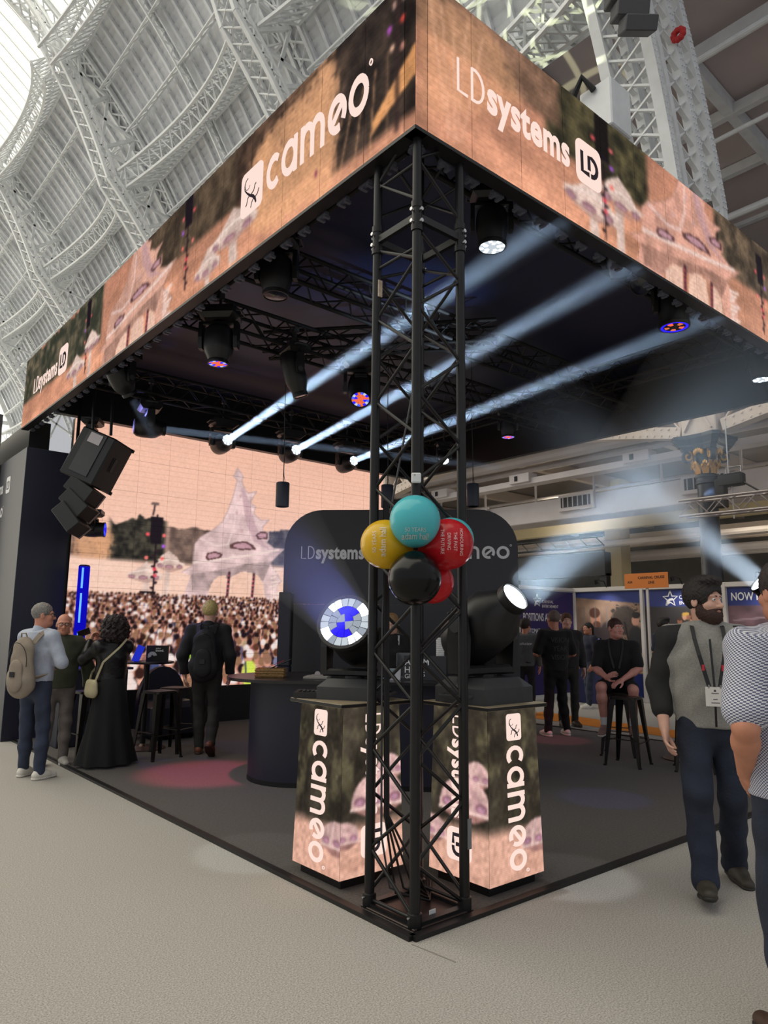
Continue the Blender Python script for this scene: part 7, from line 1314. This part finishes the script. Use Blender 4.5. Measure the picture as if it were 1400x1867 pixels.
# black stand with rigging farther back, ducts and lamps of the gallery
bb = thing('black_stand_fascia', 'black stand fascia with dark truss far behind the purple notice wall', 'stand', (14.0, 9.2, 0)); MB().box((0, 0.1, 3.25), (0.3, 3.2, 0.62)).build('fascia', m_black, bb)
for z in (3.75, 4.0): MB().tube((0, -1.4, z), (0, 1.9, z), 0.03, 8).build('truss_chord', m_truss, bb)
for q in range(7): MB().tube((0, -1.4+0.5*q, 3.75), (0, -1.15+0.5*q, 4.0), 0.014, 6).build('truss_lacing', m_truss, bb)
for y in (-1.4, 1.6): MB().box((0, y, 1.5), (0.2, 0.2, 3.0)).build('leg', m_black, bb)
dk = thing('air_duct', 'long white rectangular air duct under the gallery with vent grilles', 'duct', (14.5, 0, 0)); MB().box((0, 13, 4.9), (0.9, 46, 0.62), ch=0.02).build('duct_body', m_duct, dk)
for y in (0.6, 5.0, 8.6, 12.4):
    MB().box((-0.5, y, 5.02), (0.12, 1.15, 0.46), ch=0.01).build('vent_box', m_duct, dk); g_ = MB().box((-0.565, y, 5.03), (0.02, 0.95, 0.28)).build('vent_recess', m_dark, dk)
    for q in range(6): MB().box((-0.58, y-0.4+0.16*q, 5.03), (0.02, 0.03, 0.28), Matrix.Rotation(0.5, 3, 'Z')).build('vent_fin', m_duct, g_)
hme = MB().box((-0.1, 0.3, 5.55), (0.05, 0.05, 0.8)).mesh('hanger', m_duct)
for y in range(-6, 30, 2): obj('hanger', hme, dk).location = (0, y, 0)
ct2 = thing('cable_tray', 'white cable tray with boxes running below the gallery beams', 'cable tray', (13.3, 0, 0)); MB().box((0, 13, 5.62), (0.4, 46, 0.16)).build('tray', m_duct, ct2)
for y in (1.5, 6.2, 9.8, 13.0): MB().box((-0.1, y, 5.72), (0.4, 0.7, 0.26), ch=0.01).build('junction_box', m_duct, ct2); MB().box((-0.31, y+0.1, 5.72), (0.02, 0.1, 0.14)).build('socket', m_dark, ct2)
for i, (x, y, L_, lab) in enumerate(((22.0, 6.0, 1.6, 'long bright tube lamp low under the gallery at right'), (18.5, 6.1, 1.2, 'bright tube lamp under the gallery right of the column'), (24, 9.0, 1.4, 'small far tube lamp under the gallery beside the black column'), (20.5, 14.2, 1.4, 'far tube lamp under the gallery above the black stand'), (16.0, 2.0, 1.5, 'added fill tube lamp under the gallery outside right of the column'), (16.0, 10.5, 1.5, 'added fill tube lamp under the gallery behind the air duct'))):  # last two tubes are unseen, added to fill the gallery with light
    t = thing('tube_lamp', lab, 'lamp', (x, y, (4.3, 5.2, 4.4, 4.3, 5.6, 5.6)[i])); MB().box((0, 0, 0), (0.09, L_, 0.06), ch=0.01).build('housing', m_white, t); MB().tube((0, -L_/2, -0.05), (0, L_/2, -0.05), 0.03, 8).build('tube', emat('tube_lamp_glow', (255, 240, 212), 60.0, sample=True), t)
pl = thing('square_pillar', 'cream square pillar far under the gallery above the orange sign', 'pillar', (20, 11.1, 0)); MB().box((0, 0, 3.4), (0.6, 0.65, 6.8), ch=0.02).build('shaft', mat('cream_pillar', (206, 192, 158), 0.6), pl); MB().box((0, 0, 6.6), (0.8, 0.85, 0.4)).build('head', MATS['cream_pillar'], pl)
bt_ = box_truss('silver aluminium truss hanging at right beyond the black column', (10.6, 3.85, 3.85), (10.6, -6.0, 3.72), 0.3, 0.026, 0.55, None, m_alu); bt_.name = 'hanging_truss'
hs = thing('chain_hoist', 'black chain hoist hanging beside the gilt-capped column', 'hoist', (12.1, 3.55, 4.15)); MB().box((0, 0, 0.45), (0.22, 0.5, 0.26), ch=0.03).build('motor', m_body, hs); MB().box((0, 0.22, 0.2), (0.2, 0.2, 0.6), ch=0.02).build('chain_bag', m_body, hs); MB().path([(0, -0.2, 0.6), (0, -0.2, 0.72), (0, 0.1, 0.72), (0, 0.1, 0.6)], 0.015, 6).build('handle', m_steel, hs); MB().path([(0, -0.2, 0.4), (0, -0.6, 0.1), (0, -1.3, -0.1)], 0.02, 6).build('power_cable', m_black, hs); MB().tube((0, 0, -0.35), (0, 0, 0.35), 0.015, 6).build('chain', m_steel, hs); MB().tube((0, 0.05, 0.55), (0, 0.05, 1.7), 0.015, 6).build('suspension_chain', m_steel, hs)
la_ = thing('hall_line_array', 'dark curved line array loudspeaker hanging high at the top right', 'loudspeaker', (8.6, 3.6, 14.6))
for q in range(6):
    a = math.radians(-6*q); Rk = Matrix.Rotation(math.radians(-40), 3, 'Z') @ Matrix.Rotation(-a, 3, 'X'); MB().box((0.05*q*q*0.25, -0.04*q*q*0.25, -0.30*q), (0.62, 0.5, 0.28), Rk, 0.02).build('cabinet', mat('slate_grey', (74, 74, 78), 0.6), la_)
rd = thing('red_flower', 'small red paper flower fixed high on the cream arch rib', 'decoration', (10.88, 3.5, 14.2))
for q in range(9): a = 2*math.pi*q/9; MB().sphere((0.0, 0.11*math.cos(a), 0.11*math.sin(a)), 0.07, 8, 6).build('petal', mat('red_paper', (186, 40, 44), 0.7), rd)
sb_ = thing('white_speaker_box', 'white box with cable behind the right LED fascia by the iron rib', 'box', (6.39, 2.6, 9.4)); MB().box((0, 0, 0), (0.55, 0.55, 0.8), ch=0.02).build('case', m_iron, sb_); MB().path([(-0.3, 0, 0.3), (-0.45, 0.1, 0.5), (-0.4, 0.3, 0.3)], 0.05, 8).build('cable_coil', m_dark, sb_)
# ================================================================== LIGHT OF THE STAND AND ITS HAZE BEAMS
def haze_mat(dens, aniso=0.3, fade=0.0):
    nm = 'haze_%.3f_%.1f_%.2f' % (dens, aniso, fade)
    if nm in MATS: return MATS[nm]
    m = bpy.data.materials.new(nm); m.use_nodes = True; nt = m.node_tree; nt.nodes.clear(); o = nt.nodes.new('ShaderNodeOutputMaterial'); v = nt.nodes.new('ShaderNodeVolumeScatter'); v.inputs['Density'].default_value = dens; v.inputs['Anisotropy'].default_value = aniso
    v.inputs['Color'].default_value = (0.98, 0.99, 1, 1); nt.links.new(v.outputs[0], o.inputs['Volume'])
    if fade:      # the haze thins out along the beam (local z)
        tc = nt.nodes.new('ShaderNodeTexCoord'); sx = nt.nodes.new('ShaderNodeSeparateXYZ'); mr = nt.nodes.new('ShaderNodeMapRange'); mr.interpolation_type = 'SMOOTHSTEP'; mr.inputs['From Min'].default_value = fade*0.15; mr.inputs['From Max'].default_value = fade; mr.inputs['To Min'].default_value = dens; mr.inputs['To Max'].default_value = 0.0
        nt.links.new(tc.outputs['Object'], sx.inputs[0]); nt.links.new(sx.outputs['Z'], mr.inputs['Value']); nt.links.new(mr.outputs[0], v.inputs['Density']); m.cycles.volume_step_rate = 3.0
    MATS[nm] = m; return m
def beam(label, a, b, r0, r1, power, col, dens, aniso=0.3, fade=False):
    """hazy air lit by a real lamp that sits in the fixture's lens"""
    a, b = Vector(a), Vector(b); d = (b-a); L_ = d.length; d.normalize(); o = MB().lathe([(0.001, 0.0), (r0*1.15, 0.0), (r1*1.15, L_), (0.001, L_)], (0, 0, 0), (0, 0, 1), 28).build('haze_beam', haze_mat(dens, aniso, L_ if fade else 0.0)); o.location = a; o.rotation_euler = d.to_track_quat('Z', 'Y').to_euler(); tag(o, label, 'light beam', 'haze lit by the stage lights', 'stuff')
    half = math.atan2(r1-r0, L_); lamp('beam_lamp', 'AREA', a+d*0.015, b, power, col, shape='DISK', size=2*r0, spread=2.2*half)
cool = (0.52, 0.71, 1.0)
for k, lab, pw_ in (('G', 'upper left of three narrow pale beams crossing under the canopy', 3.4), ('H', 'middle of three narrow pale beams crossing under the canopy', 3.4), ('I', 'lowest of three narrow pale beams crossing under the canopy', 3.4)):
    a, b = BEAMS[k]; beam(lab, a, b, 0.05, 0.15, pw_, cool, 0.16)
a, b = BEAMS['P']; beam('faint level beam along the top of the LED wall', a, b, 0.05, 0.10, 1.6, cool, 0.12)
rb0 = Vector((0.94, 0.0, 1.78)); rbd = Vector((0.03, -0.83, 0.58)).normalized(); beam('wide pale blue beam rising right from the right pedestal light', rb0, rb0+rbd*2.6, 0.12, 0.62, 7, (0.60, 0.80, 1.0), 0.16, fade=True)
beam('wide pale beam rising left from the light at the right frame edge', lensR, Vector(lensR)+Vector((-0.59, 0.49, 0.64)).normalized()*3.6, 0.11, 0.70, 9, (0.66, 0.82, 1.0), 0.13, fade=True)
beam('blue and white beam rising left from the left pedestal light', (0.17, 0.84, 1.60), (-0.50, 0.92, 2.30), 0.16, 0.30, 2.2, (0.17, 0.22, 1.0), 0.30, fade=True)
beam('dim beam falling from the tilted light at the left end of the canopy', (0.46, 5.62, 4.28), (0.95, 5.78, 3.72), 0.05, 0.13, 0.35, cool, 0.14)
# washes from the hanging fixtures
lamp('wash_pink', 'SPOT', (0.62, 3.62, 4.1), (1.02, 4.32, 0), 1000, (1.0, 0.10, 0.24), spot_size=math.radians(22), spot_blend=0.6, shadow_soft_size=0.08)
lamp('wash_white', 'SPOT', (1.23, 0.475, 4.33), (1.40, 0.08, 0), 150, (0.86, 0.95, 1.0), spot_size=math.radians(12), spot_blend=0.3, shadow_soft_size=0.05)
lamp('wash_white', 'SPOT', (0.45, 2.3, 4.33), (0.12, 1.72, 0), 130, (0.86, 0.95, 1.0), spot_size=math.radians(12), spot_blend=0.3, shadow_soft_size=0.05)
lamp('wash_red', 'SPOT', (5.3, 2.9, 4.4), (5.95, 3.5, 0), 260, (1.0, 0.14, 0.26), spot_size=math.radians(13), spot_blend=0.5, shadow_soft_size=0.06)
lamp('wash_blue', 'SPOT', (3.634, 0.3, 4.35), (3.4, 1.1, 0), 200, (0.2, 0.16, 1.0), spot_size=math.radians(12), spot_blend=0.5, shadow_soft_size=0.06)
lamp('wash_blue', 'SPOT', (0.62, 7.0, 2.9), (1.5, 5.2, 0.8), 60, (0.12, 0.10, 1.0), spot_size=math.radians(60), spot_blend=0.6, shadow_soft_size=0.1)
for y, lab in ((6.4, 'added fill spotlight on the stand rail over the craft poster'), (4.6, 'added fill spotlight on the stand rail over the team poster'), (2.9, 'added fill spotlight on the stand rail over the stage poster')):  # arm spotlights made up and added to brighten the far stand
    t = thing('added_fill_spotlight', lab, 'lamp', (PX-0.04, y, 2.5)); MB().path([(0, 0, 0), (-0.1, 0, 0.12), (-0.45, 0, 0.14)], 0.012, 6).build('arm', m_black, t); MB().lathe([(0.03, 0), (0.05, 0.09)], (-0.45, 0, 0.14), (0.45, 0, -0.9), 14).build('shade', m_black, t, 40)
    lamp('added_fill_spot', 'SPOT', (PX-0.46, y, 2.55), (PX-0.05, y, 1.2), 45, (1.0, 0.95, 0.9), spot_size=math.radians(110), spot_blend=0.8, shadow_soft_size=0.04)
lamp('wash_blue', 'SPOT', (0.9, 7.0, 4.25), (2.6, 4.6, 5.3), 70, (0.22, 0.26, 1.0), spot_size=math.radians(80), spot_blend=0.7, shadow_soft_size=0.08)
# net-patterned projection thrown on the roof boards by a projector on top of the canopy
gp = lamp('pattern_projector', 'SPOT', (3.5, 3.5, 6.6), (10.3, 8.2, 17.2), 6000, (0.95, 1.0, 0.60), spot_size=math.radians(34), spot_blend=0.25, shadow_soft_size=0.02)
L_ = gp.data; L_.use_nodes = True; nt = L_.node_tree; em = nt.nodes['Emission']; tc = nt.nodes.new('ShaderNodeTexCoord'); nz = nt.nodes.new('ShaderNodeTexNoise'); nz.inputs['Scale'].default_value = 5.0; nz.inputs['Detail'].default_value = 0.0
nt.links.new(tc.outputs['Normal'], nz.inputs['Vector']); vm = nt.nodes.new('ShaderNodeVectorMath'); vm.operation = 'MULTIPLY_ADD'; vm.inputs[1].default_value = (0.16, 0.16, 0.16); nt.links.new(nz.outputs['Color'], vm.inputs[0]); nt.links.new(tc.outputs['Normal'], vm.inputs[2])
outs = []
for ax in ('X', 'Y'):
    w = nt.nodes.new('ShaderNodeTexWave'); w.bands_direction = ax; w.inputs['Scale'].default_value = 3.6; nt.links.new(vm.outputs[0], w.inputs['Vector']); mr = nt.nodes.new('ShaderNodeMapRange'); mr.inputs['From Min'].default_value = 0.93; mr.inputs['From Max'].default_value = 0.985; nt.links.new(w.outputs['Fac'], mr.inputs['Value']); outs.append(mr.outputs[0])
mx = nt.nodes.new('ShaderNodeMath'); mx.operation = 'MAXIMUM'; nt.links.new(outs[0], mx.inputs[0]); nt.links.new(outs[1], mx.inputs[1]); nt.links.new(mx.outputs[0], em.inputs['Strength'])
